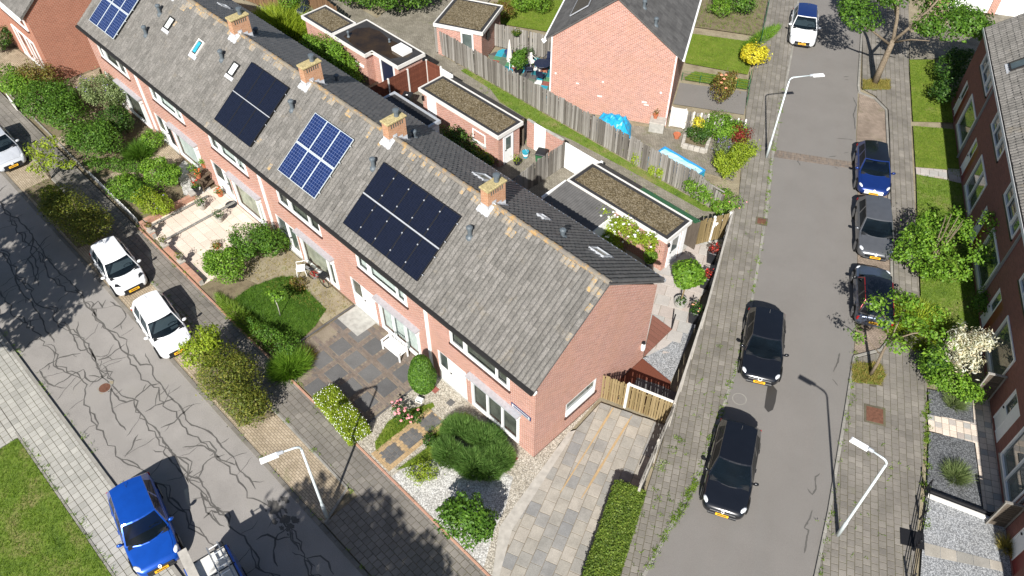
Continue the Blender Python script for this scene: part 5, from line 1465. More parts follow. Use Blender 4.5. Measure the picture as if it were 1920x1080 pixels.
s3 = shed('flat-roofed outbuilding with a brown rain puddle and white skylight on its roof', [(-29.8, 12.42), (-26.85, 12.42), (-26.88, 13.04), (-24.3, 13.04), (-24.26, 15.3), (-30.3, 15.33), (-30.3, 12.44)], top='bitumen')
t = NT('puddle', 0.06, 0.5); t.out(t.ramp(t.noise(t.geo(), 1.2, 4), [(0.3, (0.016, 0.010, 0.005)), (0.7, (0.045, 0.026, 0.009))]))
t = NT('puddle_dark', 0.06, 0.5); t.out(t.ramp(t.noise(t.geo(), 1.2, 4), [(0.3, (0.014, 0.009, 0.010)), (0.7, (0.034, 0.022, 0.022))]))
pud = [(-29.7, 12.9), (-28.2, 12.65), (-27.1, 12.7), (-26.4, 13.25), (-25.4, 13.35), (-25.1, 13.9), (-24.7, 14.2), (-24.9, 14.75), (-26.2, 14.9), (-27.3, 14.8), (-28.5, 15.0), (-29.4, 14.8), (-29.9, 14.1)]
r3 = next(c for c in s3.children if c.name.startswith('roof'))
MB().sheet(pud, 2.354).build('rain_puddle', 'puddle', r3)
k = MB()
for a in ((-26.1, 14.05, -25.95, 14.85), (-25.15, 14.05, -25.0, 14.85), (-25.95, 14.05, -25.15, 14.2), (-25.95, 14.7, -25.15, 14.85)): k.box(a[0], a[1], 2.36, a[2], a[3], 2.58)
f = k.build('skylight', 'paint_white', r3); MB().box(-25.95, 14.2, 2.4, -25.15, 14.7, 2.52).build('dome', 'curtain', f)
vent_pipe(r3, -29.4, 13.1, 2.4, .25, .06); vent_pipe(r3, -27.0, 14.6, 2.36, .1, .05)
MB().box(-26.2, 13.18, .03, -25.0, 13.23, 2.1).build('doorway', 'plastic_navy', s3)
MB().box(-26.35, 13.15, .02, -26.21, 13.24, 2.12).build('door_frame', 'paint_white', s3); MB().box(-24.99, 13.15, .02, -24.88, 13.24, 2.12).build('door_frame', 'paint_white', s3)
MB().box(-28.6, 12.5, 1.2, -27.3, 12.57, 1.35).build('window_box', 'paint_white', s3)
s4 = shed('small brick shed with gravel roof beside the puddle roof', [(-33.85, 12.45), (-30.42, 12.45), (-30.42, 14.52), (-33.85, 14.52)])
sa = math.atan2(19.61 - 18.12, -23.44 + 26.7)
s5 = shed('brick shed with brown mossy roof at the alley corner', [(0, 0), (3.6, 0), (3.6, 3.85), (0, 3.85)], loc=(-26.7, 18.12, 0), rz=sa)
k = MB(); 
for a in ((1.95, .02, 2.05, 2.1), (2.75, .02, 2.85, 2.1), (2.05, 2.0, 2.75, 2.1)): k.box(a[0], .1, a[1], a[2], .159, a[3])
f = k.build('door_frame', 'paint_white', s5); MB().box(2.05, .12, .03, 2.75, .157, 2.0).build('door_glass', 'window_dark', s5)
MB().box(3.445, 1.0, 1.3, 3.5, 1.5, 1.8).build('wall_box', 'plastic_black', s5)
# white kitchen extension with wet black roof
ex = thing('kitchen_extension', 'white rear extension with a wet black flat roof and lead edging', 'extension', (0, 0, 0))
k = MB(); k.face((-18.15, 7.5, 0), (-18.15, 11.0, 0), (-18.15, 11.0, 2.4), (-18.15, 7.5, 2.4)); k.face((-18.15, 11.0, 0), (-22.15, 11.0, 0), (-22.15, 11.0, 2.4), (-18.15, 11.0, 2.4)); k.face((-22.15, 11.0, 0), (-22.15, 7.5, 0), (-22.15, 7.5, 2.4), (-22.15, 11.0, 2.4))
k.build('wall', 'paint_white', ex)
r = MB().box(-22.2, 7.5, 2.36, -18.1, 11.05, 2.42).build('roof', 'bitumen', ex)
k = MB(); k.box(-22.24, 7.5, 2.3, -22.1, 11.1, 2.5); k.box(-18.22, 7.5, 2.3, -18.06, 11.1, 2.5); k.box(-22.1, 10.98, 2.3, -18.22, 11.1, 2.5); k.build('roof_edge', 'zinc', r)
MB().sheet([(-22.0, 7.6), (-18.6, 7.6), (-18.5, 9.2), (-18.9, 9.9), (-19.4, 10.3), (-20.4, 10.4), (-20.9, 10.7), (-21.5, 10.5), (-22.0, 10.6)], 2.424).build('rain_puddle', 'puddle_dark', r)
# lean-to beside the first shed, narrow roofs on the alley side
lt = thing('lean_to', 'grey corrugated lean-to roof against the first shed', 'lean-to', (0, 0, 0))
n = 24; prof = []
for i in range(n * 2 + 1):
    prof.append((-9.45 + 3.46 * i / (n * 2), .018 if i % 2 else 0))
MB().grid([[(x, 10.55, 2.12 + z) for x, z in prof], [(x, 12.4, 2.3 + z) for x, z in prof]]).build('roof', 'tile_slate', lt)
lt.children[-1].data.flip_normals()
k = MB(); k.box(-6.03, 10.5, 0, -5.97, 12.4, 2.1); k.build('side_wall', 'paint_white', lt)
k = MB(); k.box(-9.5, 10.46, 1.98, -5.9, 10.53, 2.12); k.build('front_board', 'paint_white', lt)
for x in (-9.4, -7.6): MB().box(x, 10.54, 0, x + .08, 10.62, 2.0).build('post', 'paint_white', lt)
MB().box(-9.52, 10.5, 1.95, -9.44, 12.4, 2.32).build('end_board', 'paint_white', lt)
def strip_roof(label, x0, x1, mat):
    t = thing('alley_canopy', label, 'canopy')
    n = int((x1 - x0) / .09); pr = [(x0 + (x1 - x0) * i / (2 * n), .016 if i % 2 else 0) for i in range(2 * n + 1)]
    MB().grid([[(x, 15.12, 2.05 + z) for x, z in pr], [(x, 14.52, 2.28 + z) for x, z in pr]]).build('roof', mat, t)
    MB().box(x0, 15.06, 0, x1, 15.1, 2.03).build('wall', 'fence_darkgrey', t)
strip_roof('green corrugated canopy on the alley side of the first shed', -6.3, -2.55, 'plastic_green')
strip_roof('dark canopy on the alley side of the first shed', -9.3, -6.35, 'patina_dark')
strip_roof('dark brown canopy on the alley side of the long shed', -21.2, -15.2, 'patina_dark')

def board_fence(label, pts, h=1.8, bw=.145, gap=.022, mat='fence_grey', post='concrete', post_every=1.8, horizontal=False, group=None, top=None, wob=.02, cat='fence', name='board_fence', cap=None):
    """posts and single boards along a line; h may be a function of the distance"""
    t = thing(name, label, cat, (pts[0][0], pts[0][1], 0), 0, group)
    o0 = Vector((pts[0][0], pts[0][1]))
    dist = 0
    for a, b in zip(pts[:-1], pts[1:]):
        a = Vector(a[:2]) - o0; b = Vector(b[:2]) - o0; L = (b - a).length; d = (b - a) / L; rz = math.atan2(d.y, d.x)
        hh = h if callable(h) else (lambda s: h)
        if horizontal:
            nb = max(2, round(hh(0) / bw)); bh = hh(0) / nb
            me = MB().box(0, -.012, .006, L, .012, bh - .006).mesh('board', mat)
            for i in range(nb): link('board', me, t, (a.x, a.y, i * bh + .02), rz)
        else:
            n = max(1, round(L / bw)); s = L / n
            me = MB().box(-s / 2 + gap / 2, -.012, .03, s / 2 - gap / 2, .012, 1.0).mesh('board', mat)
            for i in range(n):
                p = a + d * (i + .5) * s
                o = link('board', me, t, (p.x + random.uniform(-.004, .004), p.y + (.008 if i % 2 else -.008), 0), rz + random.uniform(-wob, wob))
                o.scale = (1, 1, hh(dist + (i + .5) * s) * random.uniform(.98, 1.015)); o.rotation_euler = (random.uniform(-wob, wob), random.uniform(-wob, wob) * .7, rz)
            for z in (.35, .8):
                MB().box(0, .024, 0, L, .06, .07).build('rail', mat, t, loc=(a.x, a.y, z * hh(dist + L / 2)), rz=rz)
        if post:
            m = max(1, round(L / post_every))
            pm = MB().bbox(-.05, -.05, 0, .05, .05, 1.0, .02).mesh('post', post)
            for i in range(m + 1):
                p = a + d * (L * i / m); o = link('post', pm, t, (p.x, p.y, 0), rz); o.scale = (1, 1, hh(dist + L * i / m) + .06)
        if cap:
            MB().box(0, -.05, 0, L, .05, .05).build('cap_rail', cap, t, loc=(a.x, a.y, hh(dist) + .012), rz=rz)
        dist += L
    return t
board_fence('long weathered grey board fence along the back alley', [(-26.9, 18.45), (-3.3, 18.45)], h=lambda s: 1.8 if s < 22 else 1.8 - (s - 22) * .35, post='fence_grey', post_every=2.0, bw=.165)
board_fence('grey board fence with a curved top between the rear yards', [(-12.2, 11.0), (-12.15, 15.25)], h=lambda s: 1.35 + .45 * min(1, s / 2.0) ** .6, bw=.14, post='fence_grey')
board_fence('mahogany slat fence beside the puddle roof outbuilding', [(-24.3, 10.6), (-24.22, 15.3), (-22.95, 15.42)], 1.9, .11, mat='fence_mahogany', horizontal=True, post='paint_offwhite')
board_fence('brown vertical plank fence behind the far rear garden', [(-44.5, 12.6), (-38.3, 14.0)], 1.9, .16, mat='fence_brown', post='fence_brown')
board_fence('brown plank fence behind the small gravel-roofed shed', [(-38.3, 15.9), (-33.9, 15.3)], 1.9, .16, mat='fence_brown', post='fence_brown')
board_fence('grey garden fence left of the blank gable', [(-24.75, 21.75), (-18.1, 24.2)], 1.75, .16, mat='fence_grey', post='fence_grey')
board_fence('tan garden fence behind the top lawn', [(-32.5, 25.6), (-24.0, 31.5)], 1.6, .3, mat='fence_grey', post='fence_brown')
# the low fence with pale caps and the whitewashed panel beside the blank gable
board_fence('whitewashed plank panel beside the blank gable house', [(-10.15, 22.95), (-9.4, 23.35)], 1.4, .12, mat='fence_white', horizontal=True, post='fence_white')
board_fence('low grey picket fence with pale post caps by the raised bed', [(-9.35, 23.4), (-6.3, 25.2)], 1.25, .15, mat='fence_grey', post='paint_offwhite', post_every=.42)
# side fence of the end house: concrete posts and boards
board_fence('tall side fence of the end house along the pavement', [(4.42, 1.5), (3.15, 5.35), (0.9, 10.9), (-1.95, 17.2)], h=lambda s: 1.75 if s > 2.0 else 1.1 + .3 * s, bw=.18, mat='fence_grey', post='concrete_pale', post_every=1.95, cap='concrete_pale')
g = board_fence('olive wooden side gate between end house and fence', [(0.06, 4.33), (1.12, 4.7)], 1.75, .115, mat='fence_olive', post=None, name='wooden_gate', cat='gate')
MB().box(.93, -.02, .9, .97, .02, 1.0).build('latch', 'iron', g)
g = board_fence('olive wooden fence panel right of the side gate', [(1.22, 4.73), (3.08, 5.32)], 1.75, .115, mat='fence_olive', post=None, cap='paint_offwhite')
MB().bbox(1.12, 4.66, 0, 1.22, 4.78, 1.85, .02).build('gate_post', 'paint_white').data
tag(bpy.data.objects['gate_post'], 'white concrete post beside the wooden side gate', 'post')
g = board_fence('brown rear gate with white scroll panel behind the end house', [(-2.75, 15.3), (-1.95, 17.0)], 1.8, .13, mat='fence_olive', post='paint_white', post_every=.95, name='wooden_gate', cat='gate')
k = MB()
for i in range(9):
    a = i * .7; k.tube([(.33 + .05 * math.cos(a) + .05 * (i % 3), .95 + .08 * i, 1.15 + .06 * (i % 4)), (.36 + .05 * math.sin(a), 1.0 + .08 * i, 1.45 - .05 * (i % 3))], .025, 5)
k.box(.3, .85, 1.05, .34, 1.7, 1.1); k.box(.3, .85, 1.5, .34, 1.7, 1.55); k.build('scroll_ornament', 'paint_white', g).location = (.12, -.1, 0)
# brick wall and white gates on the alley
bw = thing('alley_wall', 'pink brick wall with a white door along the alley', 'wall', (-15.1, 15.3, 0))
MB().box(0, -.06, 0, .55, .06, 1.9).build('wall', 'brick_pink', bw); MB().box(1.5, -.06, 0, 2.85, .06, 1.9).build('wall', 'brick_pink', bw)
d = MB().box(.56, -.03, .02, 1.49, .03, 1.95).build('white_door', 'paint_white', bw)
MB().box(0, -.08, 1.9, .55, .08, 1.95).build('coping', 'concrete', bw); MB().box(1.5, -.08, 1.9, 2.85, .08, 1.95).build('coping', 'concrete', bw)
wg = thing('yard_gate', 'pale white double gate between the rear yards and the alley', 'gate', (-12.1, 15.3, 0))
for i in range(2):
    l = MB().box(.02 + i * 1.3, -.03, .05, 1.28 + i * 1.3, .03, 1.85).build('gate_leaf', 'paint_white', wg)
    for q in range(1, 8): MB().box(.02 + i * 1.3 + q * .16, -.036, .07, .03 + i * 1.3 + q * .16, -.0305, 1.83).build('groove', 'paint_offwhite', l)
MB().bbox(2.62, -.07, 0, 2.76, .07, 2.0, .03).build('gate_post', 'paint_white', wg)
wb = thing('alley_door', 'white door between mahogany fence and long shed', 'door', (-22.9, 15.4, 0)); MB().box(0, -.03, .03, 1.1, .03, 1.85).build('door_leaf', 'paint_white', wb); MB().box(.08, -.07, .95, .2, -.031, .99).build('handle', 'iron', wb)

# slatted screens between the gardens on the right
def screen(label, u, w0, w1):
    t = thing('slatted_screen', label, 'screen', uw(u, w0, 0), R(28.2))
    L = w1 - w0; me = MB().box(.05, -.015, 0, L - .05, .015, .13).mesh('slat', 'fence_darkgrey')
    for i in range(11): link('slat', me, t, (0, 0, .08 + i * .15))
    for x in (0, L - .06): MB().box(x, -.04, 0, x + .06, .04, 1.78).build('post', 'fence_grey', t)
    MB().box(-.01, -.05, 1.785, L + .01, .05, 1.83).build('cap_rail', 'fence_grey', t)
screen('dark slatted screen right of the white-flowered shrub', 8.62, 18.2, 18.95); screen('dark slatted screen beside the pale gravel garden', 2.25, 18.2, 18.95)
# black railings of the pale gravel garden
rl = thing('garden_railing', 'low black metal railing along the pale gravel garden', 'railing', (12.6, 10.3, 0))
a = Vector((0, 0)); b = Vector((13.9 - 12.6, 6.1 - 10.3)); L = (b - a).length; d = (b - a) / L
for z in (.25, .5, .75):
    MB().tube([(0, 0, z), (b.x, b.y, z)], .02, 6).build('rail', 'paint_black', rl)
for i in range(4):
    p = b * (i / 3); MB().bbox(p.x - .035, p.y - .035, 0, p.x + .035, p.y + .035, .9, .02).build('post', 'paint_black', rl)
rl2 = thing('boundary_kerb', 'white concrete kerb across the gravel garden', 'kerb', (12.65, 10.35, 0)); e = Vector((14.95 - 12.65, 11.2 - 10.35))
e = Vector((15.05, 10.85)) - Vector((12.77, 10.08)); o = MB().bbox(0, -.07, 0, e.length, .07, .16, .02).build('kerb_block', 'paint_offwhite', rl2, rz=math.atan2(e.y, e.x)); rl2.location = (*(12.77, 10.08), 0)
o = MB().box(0, -.15, 0, e.length, -.08, .3).build('edge_board', 'paint_black', rl2, rz=math.atan2(e.y, e.x)); o.location = (-.05, .24, 0)
mt = MB().box(-.45, -.35, 0, .45, .35, .03).build('utility_cover', 'paint_black', None, loc=(13.2, 7.9, 0.0), rz=R(28)); tag(mt, 'black square cover on the pavement by the railing', 'cover')
# garages at the top right
ga = thing('garage_block', 'brick garages with wide white doors at the top right', 'garage', (-4.6, 49.2, 0), R(28))
MB().box(-1.0, 0, 0, .4, 6, 2.7).build('wall', 'brick_pink', ga); MB().box(3.2, .0, 0, 3.7, 6, 2.7).build('wall', 'brick_pink', ga); MB().box(6.6, 0, 0, 7.2, 6, 2.7).build('wall', 'brick_pink', ga)
for x in (.4, 3.7): MB().box(x + .01, .12, 0, x + 2.79, .2, 2.3).build('garage_door', 'paint_white', ga)
MB().box(-1.1, -.1, 2.71, 7.3, 6.1, 2.95).build('roof', 'bitumen', ga); MB().box(.4, .05, 2.31, 6.6, .5, 2.7).build('lintel', 'paint_white', ga)

# ------------------------------------------------------------------ vehicles
def mat_paint(name, col, metal=0.25, rough=0.28):
    t = NT(name, rough, 0.5)
    t.b.inputs['Metallic'].default_value = metal
    t.b.inputs['Coat Weight'].default_value = 0.8
    t.b.inputs['Coat Roughness'].default_value = 0.04
    f = t.noise(t.geo(), 3.0, 3)
    return t.out(t.ramp(f, [(0.35, sc(col, .94)), (0.65, sc(col, 1.05))]))
mat_paint('car_white', (0.72, 0.73, 0.74), 0.0, 0.35)
mat_paint('car_silver', (0.52, 0.54, 0.57), 0.2, 0.35)
mat_paint('car_black', (0.006, 0.007, 0.010), 0.0, 0.2)
mat_paint('car_blue', (0.006, 0.075, 0.42), 0.35, 0.3)
mat_paint('car_navy', (0.008, 0.03, 0.16), 0.35, 0.3)
mat_paint('car_grey', (0.15, 0.155, 0.165), 0.55, 0.3)
mat_paint('car_bluegrey', (0.085, 0.105, 0.15), 0.5, 0.3)
mat_paint('car_red', (0.30, 0.01, 0.012), 0.2, 0.3)
mat_plain('tyre', (0.012, 0.012, 0.012), 0.85, 0.2)
mat_plain('alloy', (0.35, 0.36, 0.37), 0.35, 0.5, metal=.6)
mat_plain('interior', (0.025, 0.027, 0.03), 0.9, 0.1)
mat_plain('seat_grey', (0.13, 0.13, 0.135), 0.9, 0.1)
mat_plain('plate_yellow', (0.80, 0.42, 0.02), 0.5, 0.3, grain=.05)
mat_plain('lamp_clear', (0.62, 0.65, 0.68), 0.12, 0.8, grain=.2, gscale=20)
mat_plain('lamp_red', (0.35, 0.008, 0.008), 0.15, 0.7)
mat_plain('dash_paper', (0.5, 0.52, 0.52), 0.9, 0.1)

def lerp(xs, ys, x): return float(np.interp(x, xs, ys))
def car(label, pos, heading, L, W, H, paint, roof=None, cowl=.27, rf=.45, rr=.87, rb=.975, nose=0.0, group='cars parked along the streets', emblem=None, plate_back=True, grille='plastic_black', trim=None, z=RZ0, bright=False, wt=.69, lamp=(.46, .2)):
    t = thing('parked_car', label, 'car', (pos[0], pos[1], z), heading, group)
    FX = lambda f: L / 2 - f * L
    fs = [0, .012, .045, .11, .19, cowl, .42, .62, .8, .92, .975, .995, 1.0]
    hwf = [.60, .74, .88, .955, .985, 1, 1, 1, .99, .965, .89, .80, .66]
    zt = [.50, .60, .685, .745, .80, .875, .90, .915, .925, .92, .88, .80, .62]
    zb = [.34, .26, .22, .19, .18, .18, .18, .18, .18, .2, .24, .30, .38]
    k = H / 1.47
    ring = []
    for f, w, a, b in zip(fs, hwf, zt, zb):
        w = w * W / 2; a = a * k + (nose if f < .2 else 0); x = FX(f); d = a - b
        half = [(w * .0, b), (w * .8, b), (w * .965, b + .09), (w * 1.0, b + .42 * d), (w * .985, b + .70 * d), (w * .955, a - .05), (w * .87, a), (w * .45, a + .03), (0, a + .04)]
        pts = [(x, y, zz) for y, zz in half] + [(x, -y, zz) for y, zz in reversed(half[1:-1])]
        ring.append(pts + [pts[0]])
    body = MB().grid(ring); n = len(ring[0])
    body.face(*ring[0][:-1]); body.face(*reversed(ring[-1][:-1]))
    bo = body.build('body', paint, t, smooth=True)
    bm = bmesh.new(); bm.from_mesh(bo.data); bmesh.ops.remove_doubles(bm, verts=bm.verts, dist=1e-4); bmesh.ops.recalc_face_normals(bm, faces=bm.faces); bm.to_mesh(bo.data); bm.free()
    for p in bo.data.polygons: p.use_smooth = True
    ss = bo.modifiers.new('smooth', 'SUBSURF'); ss.levels = ss.render_levels = 2
    top = lambda f: lerp(fs, zt, f) * k + (nose if f < .2 else 0)
    hw = lambda f: lerp(fs, hwf, f) * W / 2
    # hood panel with its shut line
    hd = []
    for f in np.linspace(.05, cowl - .012, 7):
        r = hw(f) * (.80 - .12 * max(0, (.14 - f) / .1)); q = top(f)
        hd.append([(FX(f), r * s, q + .046 - .030 * abs(s) ** 2) for s in (-1, -.75, -.4, 0, .4, .75, 1)])
    hd = [[(p[0] - .0, p[1], p[2]) for p in r] for r in hd]
    h = MB().grid(hd).build('hood', paint, t, smooth=True)
    # cabin
    zbelt = .895 * k; zr = H - .065; wb = W / 2 * .915; wtp = W / 2 * wt
    xa, xrf, xrr, xc = FX(cowl), FX(rf), FX(rr), FX(rb)
    cab = MB()
    def strip(Bf, Tf, us, vs, glass, name, bulge=0.03):
        P_ = []
        for u in us:
            row = []
            for v in vs:
                b = Vector(Bf(u)); q = Vector(Tf(u)); row.append(b.lerp(q, v))
            P_.append(row)
        gm = {}
        for i in range(len(us) - 1):
            for j in range(len(vs) - 1):
                cell = (P_[i][j], P_[i + 1][j], P_[i + 1][j + 1], P_[i][j + 1]); key = glass(i, j)
                (gm.setdefault(key, MB()) if key is not None else cab).face(*cell)
        for key, m in gm.items():
            o = m.build(name, 'car_glass', t, smooth=True)
            b_ = bmesh.new(); b_.from_mesh(o.data); bmesh.ops.remove_doubles(b_, verts=b_.verts, dist=1e-4); b_.to_mesh(o.data); b_.free()
            for p in o.data.polygons: p.use_smooth = True
    us = [-1, -.94, -.7, -.35, 0, .35, .7, .94, 1]; vs = [0, .04, .3, .6, .94, 1]
    strip(lambda u: (xa + .16 - .34 * u * u, wb * u, zbelt + .015 - .03 * u * u), lambda u: (xrf + .06 - .10 * u * u, wtp * u, zr + .035 - .035 * u * u), us, vs, lambda i, j: 0 if 0 < i < len(us) - 2 and 0 < j < len(vs) - 2 else None, 'windshield')
    strip(lambda u: (xc - .02 + .10 * u * u, wb * .97 * u, zbelt + .04), lambda u: (xrr - .07 + .07 * u * u, wtp * .97 * u, zr + .02 - .03 * u * u), us, [0, .12, .5, .9, 1], lambda i, j: 0 if 0 < i < len(us) - 2 and 0 < j < 3 else None, 'rear_window')
    xA, xC = xa - .18, xc + .08
    sv = [0, .07, .5, .92, 1]; su = [0, .07, .3, .50, .545, .75, .86, 1]
    for s in (-1, 1):
        strip(lambda u: (xA + (xC - xA) * u, s * (wb - .02 * u), zbelt - .015), lambda u: (xrf - .04 + (xrr - xrf + .04) * u, s * (wtp - .02 * u), zr), su, sv, lambda i, j: (0 if i in (1, 2) else 1) if i in (1, 2, 4, 5) and 0 < j < 3 else None, 'side_window')
        # belt shoulder closing the gap between cabin and body
    cab.build('cabin_frame', trim or paint, t)
    rg = []
    for f in np.linspace(0, 1, 7):
        x = (xrf + .06) * (1 - f) + (xrr - .07) * f; row = []
        for s in np.linspace(-1, 1, 9):
            xx = x - (.10 * s * s) * (1 - f) + (.07 * s * s) * f
            row.append((xx, wtp * (1 - .03 * f) * s, zr + .035 * (1 - s * s) + .03 * math.sin(math.pi * f) * (1 - .6 * s * s)))
        rg.append(row)
    MB().grid(rg).build('roof', roof or paint, t, smooth=True)
    MB().tube([(xrr + .25, 0, H - .02), (xrr + .14, 0, H + .12)], .008, 5).build('aerial', 'plastic_black', t)
    # inside: dark tray, dashboard, seats, steering wheel
    MB().box(xc + .15, -wb * .9, zbelt - .03, xa + .05, wb * .9, zbelt + .005).build('interior', 'interior', t)
    MB().box(xa - .35, -wb * .85, zbelt + .006, xa - .02, wb * .85, zbelt + .05).build('dashboard', 'interior', t)
    if bright: MB().box(xa - .25, .2, zbelt + .051, xa - .08, .55, zbelt + .056).build('parking_card', 'dash_paper', t)
    for s in (-1, 1):
        for x in (xrf - .35, xrf - 1.15):
            st = MB(); st.bbox(x - .14, s * .36 - .24, zbelt + .006, x + .02, s * .36 + .24, zbelt + .18, .05); st.bbox(x - .12, s * .36 - .12, zbelt + .19, x - .02, s * .36 + .12, zbelt + .36, .04); st.build('seat', 'seat_grey', t)
    sw = MB(); sw.tube([(xa - .42 + .05 * math.sin(a), .36 + .18 * math.cos(a), zbelt + .1 + .12 * math.sin(a)) for a in np.linspace(0, 6.283, 17)], .014, 5, False); sw.build('steering_wheel', 'plastic_black', t)
    # lamps, grille, plates, mirrors, handles, wipers
    for s in (-1, 1):
        hl = MB().lathe([(.02, -.5), (.6, -.4), (1, 0), (.6, .4), (.02, .5)], 10); o = hl.build('headlight', 'lamp_clear', t, smooth=True)
        o.location = (FX(.07), s * W * .372, .635 * k + nose); o.scale = (lamp[0] * .52, lamp[1] * .52, .17); o.rotation_euler = (s * -.3, .36, s * -.62)
        tl = MB().bbox(-.04, -.13, -.09, .03, .13, .11, .03).build('tail_light', 'lamp_red', t); tl.location = (FX(.968), s * W * .395, .70 * k); tl.rotation_euler = (0, 0, s * .5)
        mr = MB().lathe([(.02, -.5), (.7, -.35), (1, 0), (.8, .35), (.02, .5)], 10).build('mirror', paint if not trim else trim, t, smooth=True)
        mr.location = (xa - .32, s * (W / 2 + .06), zbelt + .06); mr.scale = (.075, .12, .16); mr.rotation_euler = (0, 0, s * .2)
        MB().box(xa - .36, min(s * (W / 2 - .1), s * (W / 2)), zbelt + .0, xa - .28, max(s * (W / 2 - .1), s * (W / 2)), zbelt + .045).build('mirror_stalk', 'plastic_black', t)
        for x in (.52, .74):
            MB().box(FX(x) - .09, s * W / 2 * .99 - .012, .70 * k, FX(x) + .09, s * W / 2 * .99 + .012, .73 * k).build('door_handle', paint, t)
        wp = MB().beam((xa + .05, s * .05 + .1, zbelt + .055), (xa - .12, s * .05 + .62 if s > 0 else -.52, zbelt + .085), .02, .015); wp.build('wiper', 'plastic_black', t)
        for x, nm in ((.185, 1), (.80, 2)):
            MB().lathe([(.365 * k, -.02), (.365 * k, .02)], 20).build('wheel_well_shade', 'tyre', t).matrix_local = Matrix.Translation((FX(x), s * (W / 2 - .035), .36 * k)) @ Matrix.Rotation(R(90), 4, 'X')  # black disc painted as the shade inside the wheel well
            wh = MB().lathe([(.27, -.1), (.315, -.08), (.325, 0), (.315, .08), (.27, .1)], 20).build('wheel', 'tyre', t, smooth=False); wh.matrix_local = Matrix.Translation((FX(x), s * (W / 2 - .09), .325)) @ Matrix.Rotation(R(90), 4, 'X')
            rim = MB(); rim.lathe([(.08, .1), (.06, .115)], 8)
            for q in range(5):
                a = q * 1.2566; rim.beam((.05 * math.cos(a), .05 * math.sin(a), .106), (.25 * math.cos(a), .25 * math.sin(a), .106), .07, .012)
            rim.lathe([(.25, .1), (.265, .108), (.25, .11)], 16)
            o = rim.build('rim', 'alloy', wh)
            if s > 0: o.rotation_euler = (R(180), 0, 0)
    g = MB().bbox(-.03, -W * .27, -.10, .03, W * .27, .09, .02).build('grille', grille, t); g.location = (FX(.004) + .0, 0, .50 * k + nose)
    g = MB().bbox(-.04, -W * .30, -.06, .03, W * .30, .05, .02).build('air_intake', 'plastic_black', t); g.location = (FX(.004), 0, .34 * k)
    pl = MB().box(-.012, -.26, -.055, .012, .26, .055).build('number_plate', 'plate_yellow', t); pl.location = (FX(0) + .045, 0, .46 * k + nose); pl.rotation_euler = (0, -.3, 0)
    MB().box(.0125, -.19, -.022, .014, .19, .022).build('plate_text', 'plastic_black', pl)
    if plate_back:
        pr_ = MB().box(-.012, -.26, -.055, .012, .26, .055).build('number_plate', 'plate_yellow', t); pr_.location = (FX(1) - .03, 0, .62 * k); pr_.rotation_euler = (0, .25, 0)
        MB().box(-.014, -.19, -.022, -.0125, .19, .022).build('plate_text', 'plastic_black', pr_)
    if emblem:
        e = MB(); e.tube([(0, .07 * math.cos(a) * (1.25 if emblem == 'oval' else .8), .07 * math.sin(a)) for a in np.linspace(0, 6.283, 5 if emblem == 'diamond' else 13)], .014, 5, False)
        if emblem == 'bar': e.box(-.01, -.05, -.012, .012, .05, .012)
        eo = e.build('emblem', 'lamp_white', t); eo.location = (FX(.012) + .05, 0, .62 * k + nose); eo.rotation_euler = (0, -.7, 0)
    return t

H2 = R(118.2)
def fpos(front, heading, L):
    return (front[0] - math.cos(heading) * L / 2, front[1] - math.sin(heading) * L / 2)
hd = R(-65.5); car('black hatchback at the front of the right-hand road, nearest the hedge', fpos((7.3, 3.27, 0.3), hd, 4.35), hd, 4.35, 1.92, 1.50, 'car_black', emblem='diamond', bright=False, lamp=(.5, .2))
hd = R(-61.5); car('black hatchback parked half on the pavement beside the end house fence', fpos((4.76, 9.89, 0.3), hd, 4.15), hd, 4.15, 1.9, 1.5, 'car_black', emblem='oval')
c3 = car('blue-grey hatchback with black roof and red window trim under the young tree', (5.88, 18.35), R(119), 3.95, 1.85, 1.48, 'car_bluegrey', roof='car_black', trim='car_black', cowl=.28, rf=.42)
for s in (-1, 1):
    MB().tube([(.65, s * .82, .93), (.2, s * .66, 1.40), (-1.3, s * .64, 1.40), (-1.65, s * .80, .96)], .02, 6).build('window_trim', 'car_red', c3)
hd = R(-60.2); car('metallic grey hatchback between the blue car and the red-trimmed car', fpos((4.67, 20.94, 0.3), hd, 4.35), hd, 4.35, 1.9, 1.46, 'car_grey', emblem='bar', cowl=.27)
hd = R(-60); car('dark blue hatchback with glass roof, first in the lay-by', fpos((2.15, 25.57, 0.3), hd, 4.15), hd, 4.15, 1.88, 1.46, 'car_navy', roof='car_black', emblem='bar', grille='lamp_white', lamp=(.5, .17))
hd = R(-61.7); car('white electric hatchback with dark blue roof at the top of the road', fpos((-9.09, 36.68, 0.3), hd, 4.4), hd, 4.4, 1.9, 1.55, 'car_white', roof='car_navy', emblem='oval')
hd = R(-3); car('silver car at the left edge beside the yellow-leaved sapling', fpos((-34.86, -7.6, 0.3), hd, 4.3), hd, 4.3, 1.85, 1.45, 'car_silver', emblem='bar')
hd = R(-5); ca = car('white city car with black-banded nose next to the dark planted bed', fpos((-20.77, -7.36, 0.3), hd, 3.6), hd, 3.6, 1.75, 1.47, 'car_white', cowl=.23, rf=.42, rr=.9, bright=False)
for s in (-1, 1): MB().beam((1.66, s * .1, .60), (1.35, s * .68, .80), .16, .05).build('nose_band', 'plastic_black', ca)
hd = R(-6.5); car('white small car behind the lime shrub by the kerb', fpos((-15.57, -7.78, 0.3), hd, 3.75), hd, 3.75, 1.75, 1.5, 'car_white', cowl=.24, rf=.43, rr=.9, bright=True, emblem='diamond')
hd = R(-11.5); car('bright blue hatchback half on the pale pavement at the lower left', fpos((-6.59, -13.61, 0.3), hd, 4.2), hd, 4.2, 1.86, 1.52, 'car_blue', emblem='bar', lamp=(.5, .22), z=-.04)
